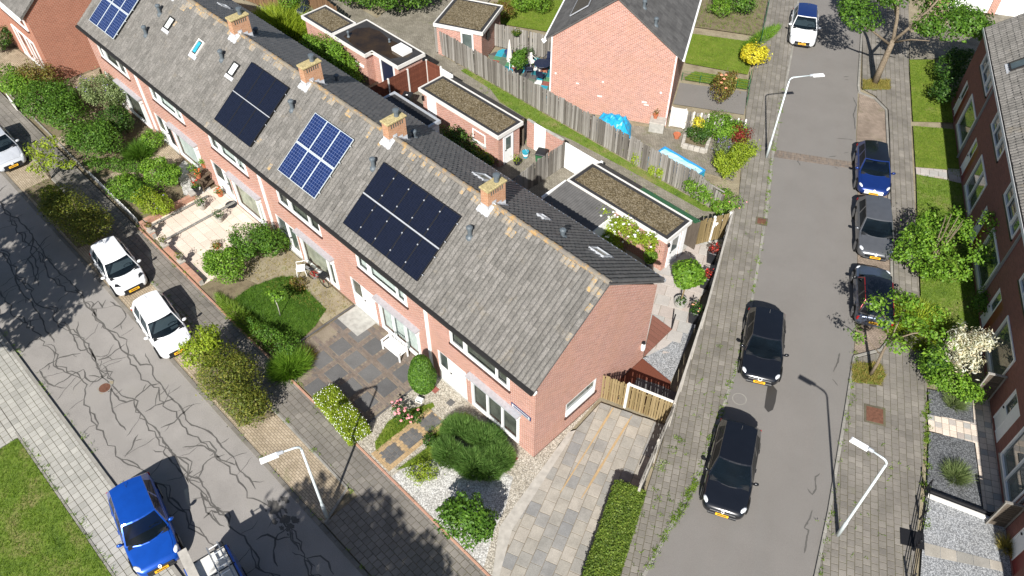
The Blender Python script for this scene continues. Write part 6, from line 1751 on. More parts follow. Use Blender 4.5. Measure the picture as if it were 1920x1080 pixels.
# van with roof rack and ladder at the bottom edge
vt = thing('delivery_van', 'blue van with ladder and plank on its roof rack at the bottom edge', 'van', (-3.05, -12.55, RZ0), R(-9))
k = MB(); prof = [(-2.1, .35), (2.0, .35), (2.05, .7), (1.95, 1.0), (1.25, 1.15), (.75, 1.8), (.6, 1.9), (-2.0, 1.92), (-2.1, 1.7)]
pts = [[(x, y * (1 if z < 1.1 else .93), z) for x, z in prof] for y in (-.88, -.8, .8, .88)]
for i in (0, 3): pts[i] = [(x * .985, y, .35 + (z - .35) * .97) for x, y, z in pts[i]]
k.grid(pts); k.face(*pts[0]); k.face(*reversed(pts[3])); k.face(pts[0][0], pts[1][0], pts[1][-1], pts[0][-1]); 
for a, b in ((0, 1), (1, 2), (2, 3)): k.face(pts[a][-1], pts[b][-1], pts[b][0], pts[a][0])
k.build('body', 'car_blue', vt)
MB().box(-2.0, -.7, 1.925, .55, .7, 1.95).build('roof_panel', 'paint_offwhite', vt)
MB().face((1.22, -.72, 1.18), (1.22, .72, 1.18), (.78, .66, 1.8), (.78, -.66, 1.8)).build('windshield', 'car_glass', vt); vt.children[-1].location = (.02, 0, .02)
for s in (-1, 1):
    MB().box(.1, s * .885 - .01, 1.2, .85, s * .885 + .01, 1.7).build('side_window', 'car_glass', vt)
    for x in (-1.35, 1.3):
        w = MB().lathe([(.26, -.1), (.32, -.07), (.32, .07), (.26, .1)], 16).build('wheel', 'tyre', vt); w.matrix_local = Matrix.Translation((x, s * .8, .32)) @ Matrix.Rotation(R(90), 4, 'X')
    tl = MB().box(-2.14, s * .75 - .09, .9, -2.09, s * .75 + .09, 1.5).build('tail_light', 'lamp_red', vt)
rk = MB().tube([(-2.05, -.72, 2.08), (.55, -.72, 2.08)], .025, 6).build('roof_rack', 'plastic_black', vt); MB().tube([(-2.05, .72, 2.08), (.55, .72, 2.08)], .025, 6).build('rack_rail', 'plastic_black', rk)
for x in (-1.9, -1.05, -.2, .45): MB().tube([(x, -.8, 2.06), (x, .8, 2.06)], .025, 6).build('rack_bar', 'plastic_black', rk)
MB().box(-2.14, -.26, .6, -2.1, .26, .72).build('number_plate', 'plate_yellow', vt)
ld = thing('ladder', 'aluminium ladder tied to the van roof rack', 'ladder', (-3.05, -12.55, 2.04), R(-9))
for y in (.18, .58): MB().box(-2.1, y - .025, 0, 1.6, y + .025, .07).build('ladder_rail', 'alloy', ld)
for i in range(13): MB().tube([(-2.0 + i * .29, .2, .035), (-2.0 + i * .29, .56, .035)], .018, 6).build('rung', 'lamp_white', ld)
pk = MB().box(-2.55, -.75, 2.04, 1.0, -.42, 2.1).build('plank', 'concrete_pale', None, loc=(-3.05, -12.55, 0), rz=R(-9)); tag(pk, 'pale wooden plank on the van roof rack', 'plank')

# ------------------------------------------------------------------ street lamps
def street_lamp(label, loc, h, head_dir, reach, bend=.22):
    t = thing('street_lamp', label, 'street lamp', (loc[0], loc[1], 0), math.atan2(head_dir[1], head_dir[0]), 'street lamps')
    MB().lathe([(.08, 0), (.075, 1.1), (.055, 1.18), (.042, h - bend)], 10).build('pole', 'steel_lamp', t, smooth=True)
    a = [(bend * (1 - math.cos(q)), 0, h - bend + bend * math.sin(q)) for q in np.linspace(0, 1.48, 6)]
    a += [(reach - .45, 0, h + .05)]
    MB().tube(a, [.042] * 6 + [.03], 8).build('arm', 'steel_lamp', t, smooth=True)
    MB().tube([(reach - .5, 0, h + .05), (reach - .32, 0, h + .06)], .07, 8).build('spigot', 'zinc', t)
    MB().bbox(reach - .32, -.11, h - .01, reach + .32, .11, h + .09, .04).build('luminaire', 'lamp_white', t)
    return t
street_lamp('grey street lamp beside the block-paved bay at the lower left', (-4.03, -7.86), 5.5, (-.33, -1.0), 1.1)
street_lamp('street lamp on the right pavement above the tar marks', (11.03, 5.97), 5.75, (-1.0, -.09), 1.05)
street_lamp('white street lamp beside the road at the top', (-4.12, 24.55), 5.5, (.62, .78), 1.6)

# ------------------------------------------------------------------ trees
def bl(*a): return [((x, y, z), (rx, ry, rz)) for x, y, z, rx, ry, rz in a]
# the road tree at the top right: forked trunk, crown in separate clumps
tree('street_tree', 'mature forked street tree beside the road at the top right', (-3.34, 36.44), [(0, 0, 0), (.05, -.03, 1.2), (.1, -.05, 2.4), (.12, 0, 3.2)], [.24, .2, .18, .16],
     [([(.12, 0, 3.1), (-.3, .5, 4.3), (-.8, .7, 5.6), (-1.2, .8, 7.2)], [.13, .11, .08, .03]), ([(.12, 0, 3.1), (.7, .3, 4.2), (1.3, .5, 5.5), (1.8, .9, 7.0)], [.12, .1, .07, .03]),
      ([(.1, 0, 2.8), (-1.0, -1.2, 3.9), (-2.0, -2.2, 4.6)], [.09, .06, .02]), ([(.1, 0, 3.0), (1.2, -.3, 3.8), (2.3, -.4, 4.2)], [.08, .05, .02]), ([(-.3, .5, 4.3), (-1.6, 1.6, 5.2), (-2.6, 2.6, 6.0)], [.08, .05, .02])],
     bl((-2.0, -1.6, 4.7, 1.3, 1.1, .7), (-2.8, -.4, 4.9, 1.1, 1.2, .7), (-1.4, .6, 5.6, 1.2, 1.1, .8), (1.7, .3, 4.6, 1.1, 1.0, .7), (2.6, 1.4, 4.8, 1.2, 1.1, .7), (1.0, 2.4, 5.6, 1.4, 1.2, .9), (3.4, 2.8, 4.6, 1.1, 1.2, .7), (-.6, 2.2, 6.4, 1.5, 1.3, .9), (0, .5, 7.6, 1.9, 1.7, 1.0), (-3.0, 2.4, 5.8, 1.4, 1.2, .8), (4.2, 4.5, 3.6, 1.0, 1.0, .7)),
     15000, 'leaf_mid', .17, 'street trees')
# young thin tree on the right pavement
tree('street_tree', 'thin young lime-green tree in the grassy pit on the right pavement', (8.12, 14.15), [(0, 0, 0), (.02, .02, .9), (-.04, .1, 1.8), (.0, .1, 2.6)], [.09, .075, .06, .05],
     [([(0, .1, 2.4), (-.6, .5, 3.0), (-1.3, .8, 3.3)], [.04, .03, .01]), ([(0, .1, 2.4), (.6, .5, 3.1), (1.3, 1.0, 3.4)], [.04, .03, .01]), ([(0, .1, 2.5), (.2, -.4, 3.2), (.4, -1.2, 3.5)], [.035, .025, .01]), ([(0, .1, 2.5), (-.2, .9, 3.4), (-.3, 1.6, 3.9)], [.035, .025, .01]), ([(-.02, .05, 1.4), (-.7, -.2, 2.0), (-1.2, -.4, 2.2)], [.03, .02, .008])],
     bl((-1.3, .8, 3.3, .75, .6, .3), (-.6, .3, 3.0, .6, .5, .28), (1.2, .9, 3.4, .85, .6, .3), (.4, -.7, 3.3, .7, .6, .3), (-.2, 1.5, 3.8, .7, .65, .35), (.3, .3, 3.9, .7, .6, .35), (-1.2, -.4, 2.2, .45, .35, .2), (1.9, .1, 3.2, .6, .5, .25), (.9, 2.0, 3.5, .6, .5, .3), (-.9, 1.9, 3.3, .5, .45, .25)),
     1700, 'leaf_bright', .15, 'street trees', inner=.1, lump=.4, aspect=.5)
# trees standing just outside the picture whose shade falls on the near street
def round_tree(label, x, y, h, r, n):
    bs = []
    for i in range(16):
        a = i * 2.4; q = r * math.sqrt((i + .5) / 16); bs.append((q * math.cos(a), q * math.sin(a), h + 1.0 * math.cos(q / r * 1.5) + random.uniform(-.6, .6), r * .34, r * .32, .9))
    lim = [([(0, 0, h * .45), (.5 * r * math.cos(a), .5 * r * math.sin(a), h * .8), (.85 * r * math.cos(a), .85 * r * math.sin(a), h)], [.12, .07, .02]) for a in (0, 1.3, 2.5, 3.8, 5.1)]
    tree('street_tree', label, (x, y), [(0, 0, 0), (.05, .05, h * .5), (0, 0, h)], [.28, .2, .1], lim, bl(*bs), n, 'leaf_mid', .34, 'street trees')
round_tree('broad tree on the lawn beyond the lower edge of the view', 5.7, -20.8, 9.8, 4.5, 15000)
round_tree('broad tree on the lawn beyond the left edge of the view', -22.5, -17.6, 7.2, 4.8, 14000)

# ------------------------------------------------------------------ shrubs and garden plants
G1 = 'shrubs in the street planting beds'; G2 = 'front garden shrubs'; G3 = 'back garden plants'
plant('street_shrub', 'dark olive shrub filling the bed between silver and white cars', 'shrub', (*(-26.9, -7.24, 0.5),), 8500, bl((-1.2, .1, .85, 1.3, 1.05, .85), (.2, 0, .95, 1.4, 1.15, .95), (1.4, .2, .75, 1.2, 1.0, .75)), 'leaf_olive', .085, G1)
for o_ in (): pass
plant('street_shrub', 'yellow-green sapling spreading over the block paving at the left', 'shrub', (-32.68, -6.5), 900, bl((-.5, .1, 1.6, .8, .6, .4), (.4, -.3, 1.3, .6, .6, .35), (.9, .4, 1.7, .6, .5, .35), (-.2, .8, 2.0, .6, .5, .3), (1.2, .9, 1.2, .5, .4, .3)), 'leaf_lime', .13, G1, stems=5, stem_r=.025, inner=.1)
plant('street_shrub', 'yellow-topped shoot growing out of the dark olive shrub', 'shrub', (-29.1, -7.27), 500, bl((0, 0, 1.5, .7, .5, .45), (.6, .3, 1.3, .4, .4, .3)), 'leaf_lime', .14, G1, stems=3, inner=.1)
plant('street_shrub', 'large olive-green shrub beside the block-paved bay', 'shrub', (-11.77, -7.31, 0.4), 11000, bl((-1.2, .3, .8, 1.15, 1.0, .85), (-.1, .1, .95, 1.25, 1.15, 1.0), (1.0, .1, .8, 1.1, 1.05, .85), (1.7, .1, .5, .8, .8, .55)), 'leaf_olive', .08, G1)
plant('street_shrub', 'tall lime-green shrub over the nose of the white small car', 'shrub', (-13.97, -7.2), 2300, bl((-.3, .0, 1.5, .7, .6, .55), (.3, .2, 1.9, .6, .6, .5), (.0, -.3, 1.1, .8, .6, .5), (-.7, -.2, 1.0, .6, .5, .4), (.7, .3, 1.2, .5, .5, .4), (.1, .5, 2.2, .55, .5, .45), (-.2, .6, 1.6, .6, .5, .5)), 'leaf_lime', .12, G1, stems=5, inner=.15)
# end house garden
plant('egg_bush', 'egg-shaped clipped dark green bush by the end house door', 'bush', (-5.96, -1.09), 11000, bl((0, .1, .95, .66, .64, .95), (0, .12, 1.55, .52, .5, .85)), 'leaf_mid', .075, G2, inner=.8, lump=.04)
def fan(label, loc, n, rx, ry, h, L, mat, name='ornamental_grass', w=.03, hole=None, cat='grass clump', group=G2, hump=None):
    """clump of narrow blades leaning outwards"""
    t = thing(name, label, cat, (loc[0], loc[1], 0), 0, group)
    a = rng.uniform(0, 6.283, n); q = np.sqrt(rng.uniform(0, 1, n))
    x, y = q * np.cos(a), q * np.sin(a)
    if hole is not None:
        m = ((x - hole[0]) ** 2 + (y - hole[1]) ** 2 > hole[2] ** 2); x, y = x[m], y[m]
    z = rng.uniform(0, 1, len(x)) * h * np.sqrt(np.clip(1 - x ** 2 - y ** 2, .05, 1))
    p = np.c_[x * rx, y * ry, z]; d = np.c_[x * 1.1, y * 1.1, np.full(len(x), .75)]
    link('blades', blades('blades', p, L, w, mat, dirs=d), t)
    return t
lv = thing('lavender_clump', 'broad feathery green lavender clump with a dark hollow in its middle', 'lavender', (*(-2.01, -1.74), 0), 0, G2)
lp, ldr = [], []
for cx, cy, rx, ry, h_, n_ in ((-.95, .55, 1.0, .85, .75, 8500), (.3, .75, 1.05, .8, .75, 8500), (1.25, .35, .85, .75, .65, 6000), (-.75, -.65, .85, .75, .7, 6000), (.45, -.55, 1.0, .75, .7, 8000), (1.2, -.35, .7, .6, .6, 4000)):
    a_ = rng.uniform(0, 6.283, n_); q_ = np.sqrt(rng.uniform(0, 1, n_)); x_, y_ = q_ * np.cos(a_), q_ * np.sin(a_)
    lp.append(np.c_[cx + x_ * rx, cy + y_ * ry, rng.uniform(.3, 1, n_) * h_ * np.sqrt(np.clip(1 - .85 * q_ ** 2, .05, 1))]); ldr.append(np.c_[x_ * .9, y_ * .9, np.full(n_, .8)])
lp = np.concatenate(lp); ldr = np.concatenate(ldr); kp = (lp[:, 0] + .45) ** 2 / .5 + (lp[:, 1] - .0) ** 2 / .1 > 1
link('blades', blades('blades', lp[kp], .36, .034, 'leaf_lavender', dirs=ldr[kp]), lv); lv.rotation_euler = (0, 0, R(12)); lv.scale = (.86, .86, 1)
t_ = tree('ornamental_tree', 'small round-crowned tree in the white gravel of the end house', (0.51, -4.58), [(0, 0, 0), (.03, .04, .6), (.02, .05, 1.1)], [.06, .05, .04], [([(0, .05, 1.0), (.3, .2, 1.5), (.5, .3, 1.8)], [.03, .02, .01]), ([(0, .05, 1.0), (-.3, .1, 1.5), (-.5, .2, 1.8)], [.03, .02, .01])],
     bl((.15, .25, 1.65, .95, .9, .75), (-.5, .1, 1.4, .6, .6, .5), (.65, .45, 1.45, .6, .6, .5)), 5200, 'leaf_mid', .12, None, 'bark_pale', inner=.35)
plant('rose_bush', 'rose bush with pink blooms beside the tan garden path', 'bush', (-5.45, -2.68), 420, bl((0, 0, .45, .55, .4, .35), (.5, .3, .4, .35, .3, .3)), 'leaf_dark', .09, G2, flowers=('petal_pink', 34, .075))
plant('dwarf_shrub', 'yellow-green dwarf shrub with brown edge on white gravel', 'shrub', (-2.76, -4.01), 1300, bl((0, 0, .25, .55, .5, .32), (.2, .35, .3, .4, .35, .3)), 'leaf_lime', .06, G2)
plant('dwarf_shrub', 'dark sprawling plant beside the lavender clump', 'shrub', (-3.72, -2.69), 260, bl((0, 0, .2, .3, .25, .22)), 'leaf_dark', .09, G2)
plant('box_hedge', 'clipped rectangular hedge beside the driveway at the bottom', 'hedge', (*(4.9, -0.63, 0.5)[:2],), 34000, None, 'leaf_hedge', .07, None, hedge=(4.6, 1.25, 0.05, .95), rz=R(-67), stems=0)
# second garden
plant('flower_hedge', 'lime hedge dotted with small white flowers along the patio edge', 'hedge', (-7.34, -4.55, 0.3)[:2], 20000, None, 'leaf_lime', .06, G2, hedge=(2.9, 1.05, .03, .8), rz=R(-5), flowers=('petal_white', 420, .022), stems=0)
fan('tall ornamental grass at the corner of the anthracite patio', (-11.31, -4.57), 4200, .6, .8, .4, .6, 'leaf_bright', w=.03)
fan('dark heather-like clump behind the ornamental grass', (-11.34, -3.8), 900, .5, .5, .3, .35, 'leaf_bronze', w=.02)
# third garden
t_ = tree('sapling', 'thin bare-stemmed sapling on the small lawn', (-14.35, -3.07), [(0, 0, 0), (.02, .02, .7), (0, 0, 1.3)], [.025, .02, .015], [([(0, 0, .95), (-.4, .1, 1.15), (-.6, .2, 1.2)], [.014, .01, .005]), ([(0, 0, 1.1), (.2, .2, 1.4)], [.012, .006])], bl((-.35, .1, 1.3, .5, .3, .2), (.25, .2, 1.5, .4, .35, .25)), 240, 'leaf_bright', .13, None, 'bark_pale', inner=.1)
plant('garden_shrub', 'glossy green bush at the corner of the cream terrace', 'bush', (-18.33, -3.33, 0.3), 4200, bl((0, 0, .6, 1.1, .95, .7), (-.7, -.3, .45, .7, .6, .5)), 'leaf_bright', .095, G2)
plant('garden_shrub', 'tall glossy green bush between cream terrace and house wall', 'bush', (-18.58, -1.55, 0.4), 4600, bl((0, 0, .85, 1.1, 1.0, .95), (.5, .6, .7, .8, .7, .7)), 'leaf_mid', .1, G2)
plant('garden_shrub', 'dark red barberry by the downpipe', 'shrub', (-18.56, -0.4), 700, bl((0, 0, .5, .4, .5, .5)), 'leaf_red', .08, G2)
plant('garden_shrub', 'small upright conifer beside the third front door', 'shrub', (-17.95, -0.25), 900, bl((0, 0, .7, .28, .28, .7)), 'leaf_bright', .07, G2)
plant('dead_shrub', 'brown withered shrub on the dry grass', 'shrub', (-15.27, -1.27), 350, bl((0, 0, .2, .5, .35, .22)), 'leaf_bronze', .08, G2)
fan('rough grass strip along the pavement by the small lawn', (-15.0, -4.55), 3500, 2.8, .35, .25, .3, 'grass_blade', w=.02, cat='grass')
plant('low_hedge', 'overgrown low hedge between small lawn and pavement', 'hedge', (-13.3, -4.4), 2600, bl((-.9, 0, .35, .8, .4, .4), (.3, .1, .4, .9, .45, .45), (1.2, .4, .4, .6, .5, .45)), 'leaf_mid', .08, G2)
# fourth and fifth gardens
plant('flower_bed_plant', 'bright green perennial mound at the pavement edge of the bed', 'plant', (-28.15, -4, 0.2), 3200, bl((0, 0, .35, .9, .8, .45), (-.6, .2, .3, .6, .6, .35)), 'leaf_bright', .09, G2)
plant('flower_bed_plant', 'lush bright green perennials nearest the white gravel', 'plant', (-27.76, -2.12, 0.3), 4200, bl((0, 0, .5, 1.0, .9, .6), (.7, .4, .45, .7, .7, .5)), 'leaf_bright', .1, G2)
plant('flower_bed_plant', 'green perennials with a violet flower tuft', 'plant', (-25.79, -3.59, 0.3), 3600, bl((0, 0, .45, 1.0, .8, .5), (-.8, .0, .35, .6, .6, .4), (.9, .3, .4, .6, .6, .45)), 'leaf_lime', .08, G2, flowers=('petal_violet', 14, .05))
plant('flower_bed_plant', 'dark green perennials behind the picket edging', 'plant', (-27.13, -3.75, 0.2), 2200, bl((0, 0, .35, 1.0, .7, .4)), 'leaf_mid', .09, G2)
plant('low_hedge', 'low green hedge bordering the brick path', 'hedge', (-30.46, -3.48, 0.2), 3000, bl((-1.1, -.3, .3, .8, .4, .35), (0, 0, .32, .9, .42, .38), (1.1, .4, .3, .8, .4, .35)), 'leaf_mid', .08, G2, rz=R(20))
fan('arching green grass beside the low hedge', (-31.06, -1.75), 2600, .7, .7, .4, .6, 'leaf_mid')
plant('garden_shrub', 'big rounded dark green bush in the fifth garden', 'bush', (-32.72, -3.44, 0.5), 6200, bl((0, 0, .8, 1.5, 1.25, .9), (.5, .6, .7, 1.0, .9, .8)), 'leaf_mid', .1, G2)
plant('garden_shrub', 'rounded bush with a few pale blooms beside the sixth house', 'bush', (-33.53, -1.61, 0.4), 3600, bl((0, 0, .75, 1.0, .9, .8)), 'leaf_dark', .1, G2)
plant('garden_shrub', 'small light green bush by the fifth house door', 'bush', (-30.99, -0.74, 0.2), 1500, bl((0, 0, .4, .75, .6, .45)), 'leaf_bright', .08, G2)
plant('garden_hedge', 'broad dense hedge filling the sixth front garden', 'hedge', (-37.86, -3.57, 0.4), 9000, bl((-1.6, -.3, .7, 1.4, 1.2, .8), (0, 0, .8, 1.6, 1.4, .85), (1.6, .2, .75, 1.4, 1.3, .8), (-.5, .9, .7, 1.3, 1.0, .75)), 'leaf_mid', .11, G2)
plant('garden_shrub', 'tall grey-green lavender shrub against the sixth house', 'bush', (-36.64, -0.96, 0.5), 6000, bl((0, 0, 1.0, 1.3, 1.1, 1.0), (.8, .7, .9, .9, .8, .9)), 'leaf_sage', .09, G2, flowers=('petal_violet', 60, .04))
plant('climbing_rose', 'sparse white climbing rose beside the sixth house window', 'climber', (-36.0, -.55), 500, bl((0, 0, 1.2, .5, .3, 1.1)), 'leaf_dark', .1, G2, flowers=('petal_white', 50, .06))
plant('garden_shrub', 'blue-green spiky clump by the brick path end', 'shrub', (-35.14, -3.73), 700, bl((0, 0, .3, .5, .45, .35)), 'leaf_sage', .09, G2)
plant('garden_hedge', 'green hedge at the upper left behind the white gate', 'hedge', (-43.04, -4.36, 0.3), 3200, bl((0, 0, .6, 1.4, 1.0, .7), (1.2, .5, .6, 1.0, .8, .7)), 'leaf_bright', .11, G2)
plant('garden_shrub', 'dark bronze twiggy shrub before the red gable', 'shrub', (-42.15, -2.87, 0.3), 2200, bl((0, 0, .8, 1.3, .9, .8), (1.0, .5, .9, .8, .7, .7)), 'leaf_bronze', .1, G2, stems=8)
plant('garden_shrub', 'small dark shrub at the left edge below the white windows', 'shrub', (-48.44, -2.65, 0.3), 1800, bl((0, 0, .7, 1.1, .9, .8)), 'leaf_dark', .11, G2)
# back gardens
plant('ivy_shrub', 'overgrown green climber along the puddle-roofed outbuilding', 'shrub', (-29.6, 11.6), 8500, bl((-2.2, .2, .9, 1.3, .9, 1.0), (-.6, .2, 1.2, 1.3, .9, 1.2), (.9, .0, 1.1, 1.2, .9, 1.1), (2.1, -.2, .7, .9, .7, .7)), 'leaf_bright', .12, G3)
plant('flower_pots', 'pot plants with red blooms by the outbuilding door', 'plant', (-26.6, 11.2), 700, bl((0, 0, .5, .6, .5, .5)), 'leaf_mid', .1, G3, flowers=('petal_red', 22, .07))
plant('garden_hedge', 'large leafy hedge beside the side alley at the top', 'hedge', (-33.82, 19.19, 0.8), 15000, bl((-2.4, -1.2, 1.0, 1.8, 1.6, 1.1), (-.6, -.4, 1.1, 1.9, 1.7, 1.2), (1.0, .4, 1.1, 1.7, 1.6, 1.2), (2.0, 1.6, 1.0, 1.5, 1.6, 1.1), (-1.0, 1.8, 1.1, 2.0, 1.8, 1.2), (-3.6, 0.6, 1.1, 1.9, 1.8, 1.2), (1.2, 3.2, 1.0, 1.8, 1.8, 1.2), (-1.5, 3.6, 1.0, 1.9, 1.8, 1.2)), 'leaf_mid', .16, G3)
fan('tall pale grass in the far rear garden', (-36.98, 12.74), 7000, 2.6, 2.0, .8, .9, 'leaf_lime', group=G3, w=.04)
plant('garden_shrub', 'green shrub by the brown plank fence', 'shrub', (-38.14, 14.27, 0.5), 2000, bl((0, 0, .9, .9, .9, 1.0)), 'leaf_bright', .12, G3)
plant('climbing_rose', 'climbing rose with white flowers on the first shed wall', 'climber', (-5.0, 12.2), 4200, bl((-1.1, -.3, 1.3, .8, .5, 1.1), (.2, -.1, 1.9, .9, .35, .6), (1.4, -.05, 1.9, .5, .3, .6), (-.6, -.6, .7, .8, .6, .7)), 'leaf_lime', .1, G3, flowers=('petal_white', 130, .07))
plant('garden_shrub', 'bright green bush in the shade below the climbing rose', 'bush', (-5.9, 11.2), 2000, bl((0, 0, .6, .8, .7, .7)), 'leaf_bright', .11, G3)
plant('garden_shrub', 'dark shrubs in the shaded yard by the long shed', 'shrub', (-17.3, 11.3), 4200, bl((-1.6, 0, .7, 1.0, .9, .9), (.2, .2, .8, 1.1, .9, 1.0), (1.9, .1, .6, .9, .7, .8)), 'leaf_dark', .13, G3)
plant('garden_shrub', 'light green plants by the corner of the long shed', 'shrub', (-15.4, 12.0), 700, bl((0, 0, .5, .5, .4, .5), (-.8, .1, .4, .4, .3, .4)), 'leaf_lime', .1, G3)
for q, lb, r_, m_ in (((-23.54, 18.88), 'upright green weed against the alley fence', .35, 'leaf_bright'), ((-9.23, 18.57), 'yellow-green weed clump by the alley fence', .4, 'leaf_lime'), ((-8.02, 18.45), 'small yellow weed at the alley fence', .25, 'leaf_lime'), ((-7.43, 18.5), 'yellow weed right of the small alley weed', .3, 'leaf_lime')):
    plant('alley_weed', lb, 'plant', q, 420, bl((0, 0, r_ * 1.3, r_, r_, r_ * 1.4)), m_, .09, G3)
plant('alley_shrub', 'green shrub at the alley fence near the pavement', 'shrub', (-4.66, 18.48, 0.2), 1700, bl((0, 0, .6, .9, .6, .7), (.6, .2, .4, .6, .5, .45)), 'leaf_bright', .1, G3)
plant('alley_shrub', 'green wildflower bank at the alley mouth', 'shrub', (-3.18, 18.94, 0.2), 2000, bl((0, 0, .4, .8, .8, .5), (-.7, -.2, .35, .6, .5, .4), (.1, -.6, .4, .5, .6, .45)), 'leaf_bright', .09, G3, flowers=('petal_pink', 10, .05))
plant('garden_shrub', 'rounded light green shrub behind the raised bed', 'bush', (-7.26, 23.86, 0.4), 3200, bl((0, 0, .6, 1.0, .9, .7), (.9, .4, .6, .7, .7, .7)), 'leaf_bright', .1, G3)
plant('garden_shrub', 'dark red leaved shrub by the right pavement corner', 'shrub', (-5.89, 24.21, 0.3), 1100, bl((0, 0, .55, .6, .6, .55)), 'leaf_red', .09, G3)
plant('garden_shrub', 'grey lavender clump beside the blue pool', 'shrub', (-5.94, 22.75, 0.2), 1500, bl((0, 0, .4, .7, .7, .45)), 'leaf_sage', .07, G3, flowers=('petal_violet', 60, .035))
plant('garden_shrub', 'tall lime shrub along the pavement behind the alley fence', 'shrub', (-4.86, 22.23, 0.3), 4200, bl((0, .9, .6, .6, .7, .7), (.1, 0, .7, .6, .8, .8), (.2, -1.0, .6, .6, .7, .7), (-.5, -.8, .5, .6, .6, .55)), 'leaf_lime', .09, G3)
plant('raised_bed_plant', 'mixed plants in the raised stone bed', 'plant', (-7.94, 22.63, 0.3), 1400, bl((0, 0, .45, .8, .6, .4), (.3, .4, .6, .35, .35, .3)), 'leaf_dark', .09, G3)
plant('raised_bed_plant', 'yellow-leaved plant at the back of the raised bed', 'plant', (-8.31, 23.27, 0.4), 500, bl((0, 0, .6, .4, .35, .3)), 'leaf_yellow', .09, G3)
plant('garden_shrub', 'bronze shrub with salmon flowers in the grey yard', 'shrub', (-9.17, 27.05, 0.3), 2000, bl((0, 0, 1.0, .75, .75, 1.05), (.2, .2, 1.7, .4, .4, .5)), 'leaf_bronze', .1, G3, flowers=('petal_salmon', 16, .11))
plant('garden_shrub', 'bright yellow round shrub at the lawn corner', 'bush', (-10.27, 32.27, 0.3), 1900, bl((0, 0, .65, .8, .8, .6)), 'leaf_yellow', .12, G3)
plant('garden_shrub', 'dark green rounded shrub in the top garden', 'bush', (-15.53, 37.83, 0.3), 2600, bl((0, 0, .8, 1.5, 1.2, .9)), 'leaf_mid', .13, G3)
plant('garden_shrub', 'small green bush left of the top garden shrub', 'bush', (-15.61, 36.22, 0.3), 1000, bl((0, 0, .5, .9, .7, .5)), 'leaf_bright', .1, G3)
fan('grassy weeds along the pavement edge by the lawns', (-11.74, 35.66), 1500, .4, 2.5, .3, .4, 'leaf_bright', group=G3, w=.03)
plant('patio_plant', 'leafy potted plant beside the garden furniture', 'plant', (-21.04, 20.73, 0.2), 1400, bl((0, 0, .8, .5, .5, .75)), 'leaf_mid', .12, G3)
plant('garden_shrub', 'bright green clipped column in the top left garden', 'shrub', (-25.43, 27.37, 0.3), 1700, bl((0, 0, .9, .8, .7, 1.1)), 'leaf_bright', .11, G3)
plant('garden_shrub', 'small leafy shrub on the top lawn edge', 'shrub', (-26.62, 26.45, 0.2), 1000, bl((0, 0, .6, .8, .6, .6)), 'leaf_bright', .11, G3)
plant('garden_shrub', 'reddish shrub behind the mossy-roofed shed', 'shrub', (-26.7, 24.85, 0.2), 900, bl((0, 0, .6, .9, .6, .6)), 'leaf_bronze', .11, G3)
# right-hand side
plant('leafy_bush', 'large spreading leafy bush in front of the dark brick row', 'bush', (6.9, 22.5), 5200, bl((0, 0, 1.7, 1.2, 1.1, .8), (-.9, 1.0, 1.7, .9, .9, .6), (1.1, -.9, 1.4, .9, .9, .6), (.6, 1.2, 2.2, .8, .7, .5), (1.3, 2.1, 2.8, .6, .6, .4), (-1.0, -1.0, 1.1, .8, .8, .6), (1.9, .5, 1.9, .7, .7, .5), (-1.5, 0, 1.4, .6, .7, .5), (.2, -1.4, 1.0, .7, .6, .5), (2.0, 1.6, 2.4, .5, .5, .35), (-.3, 1.9, 2.0, .6, .6, .4)), 'leaf_bright', .135, None, stems=8, stem_r=.05, inner=.1, lump=.45)
plant('dappled_willow', 'shrub with white flower plumes before the dark brick row', 'shrub', (10.59, 16.91, 0.6), 2600, bl((0, 0, 1.1, .7, .75, .7), (.3, .7, 1.4, .6, .5, .5), (.5, -.5, 1.0, .5, .5, .5), (-.4, .3, 1.3, .45, .5, .5), (.5, .3, 1.8, .45, .4, .4)), 'leaf_white', .14, None, aspect=.3, inner=.15, lump=.45)
plant('garden_shrub', 'bright green shrub below the white plumes', 'shrub', (10.91, 15.76, 0.3), 4200, bl((0, 0, .5, 1.2, .75, .55), (-.9, .3, .4, .7, .6, .45), (.8, -.1, .4, .6, .5, .45)), 'leaf_bright', .1, None)
plant('garden_shrub', 'loose dark shrub left of the white plumes', 'shrub', (9.96, 16.17, 0.3), 900, bl((0, 0, .6, .6, .9, .6)), 'leaf_dark', .1, None)
fan('pale feather-grass tuft in the upper slate bed', (11.59, 15.3), 900, .32, .32, .2, .5, 'leaf_sage', w=.02, group='grass tufts in gravel')
fan('pale feather-grass tuft in the lower slate bed', (13.21, 11.79), 1100, .36, .36, .22, .55, 'leaf_sage', w=.02, group='grass tufts in gravel')
fan('brown grass tuft beside the lower right house wall', (16.03, 10.16), 500, .25, .25, .2, .5, 'grass_dry', w=.02, group='grass tufts in gravel')
plant('ivy_shrub', 'dark ivy bank in the shade of the far dark house', 'shrub', (-0.09, 39.89, 0.3), 3500, bl((0, 0, .7, 1.0, 1.6, .8), (.9, -2.2, .6, .8, 1.5, .7), (-.2, 1.6, .6, .8, 1.2, .7)), 'leaf_dark', .13, None)
plant('garden_shrub', 'low shrub against the third dark house', 'shrub', (10.16, 22.01, 0.2), 1300, bl((0, 0, .5, .6, 1.1, .55)), 'leaf_mid', .11, None)
plant('street_shrub', 'wild shrub beside the garages at the top right', 'shrub', (-2.2, 47.77, 0.3), 1500, bl((0, 0, .6, 1.1, .8, .6)), 'leaf_mid', .14, None)
fan('sprawling lime perennials on the verge by the young tree', (8.22, 18.4), 3000, 1.4, 1.6, .3, .45, 'leaf_lime', w=.05, group=None)
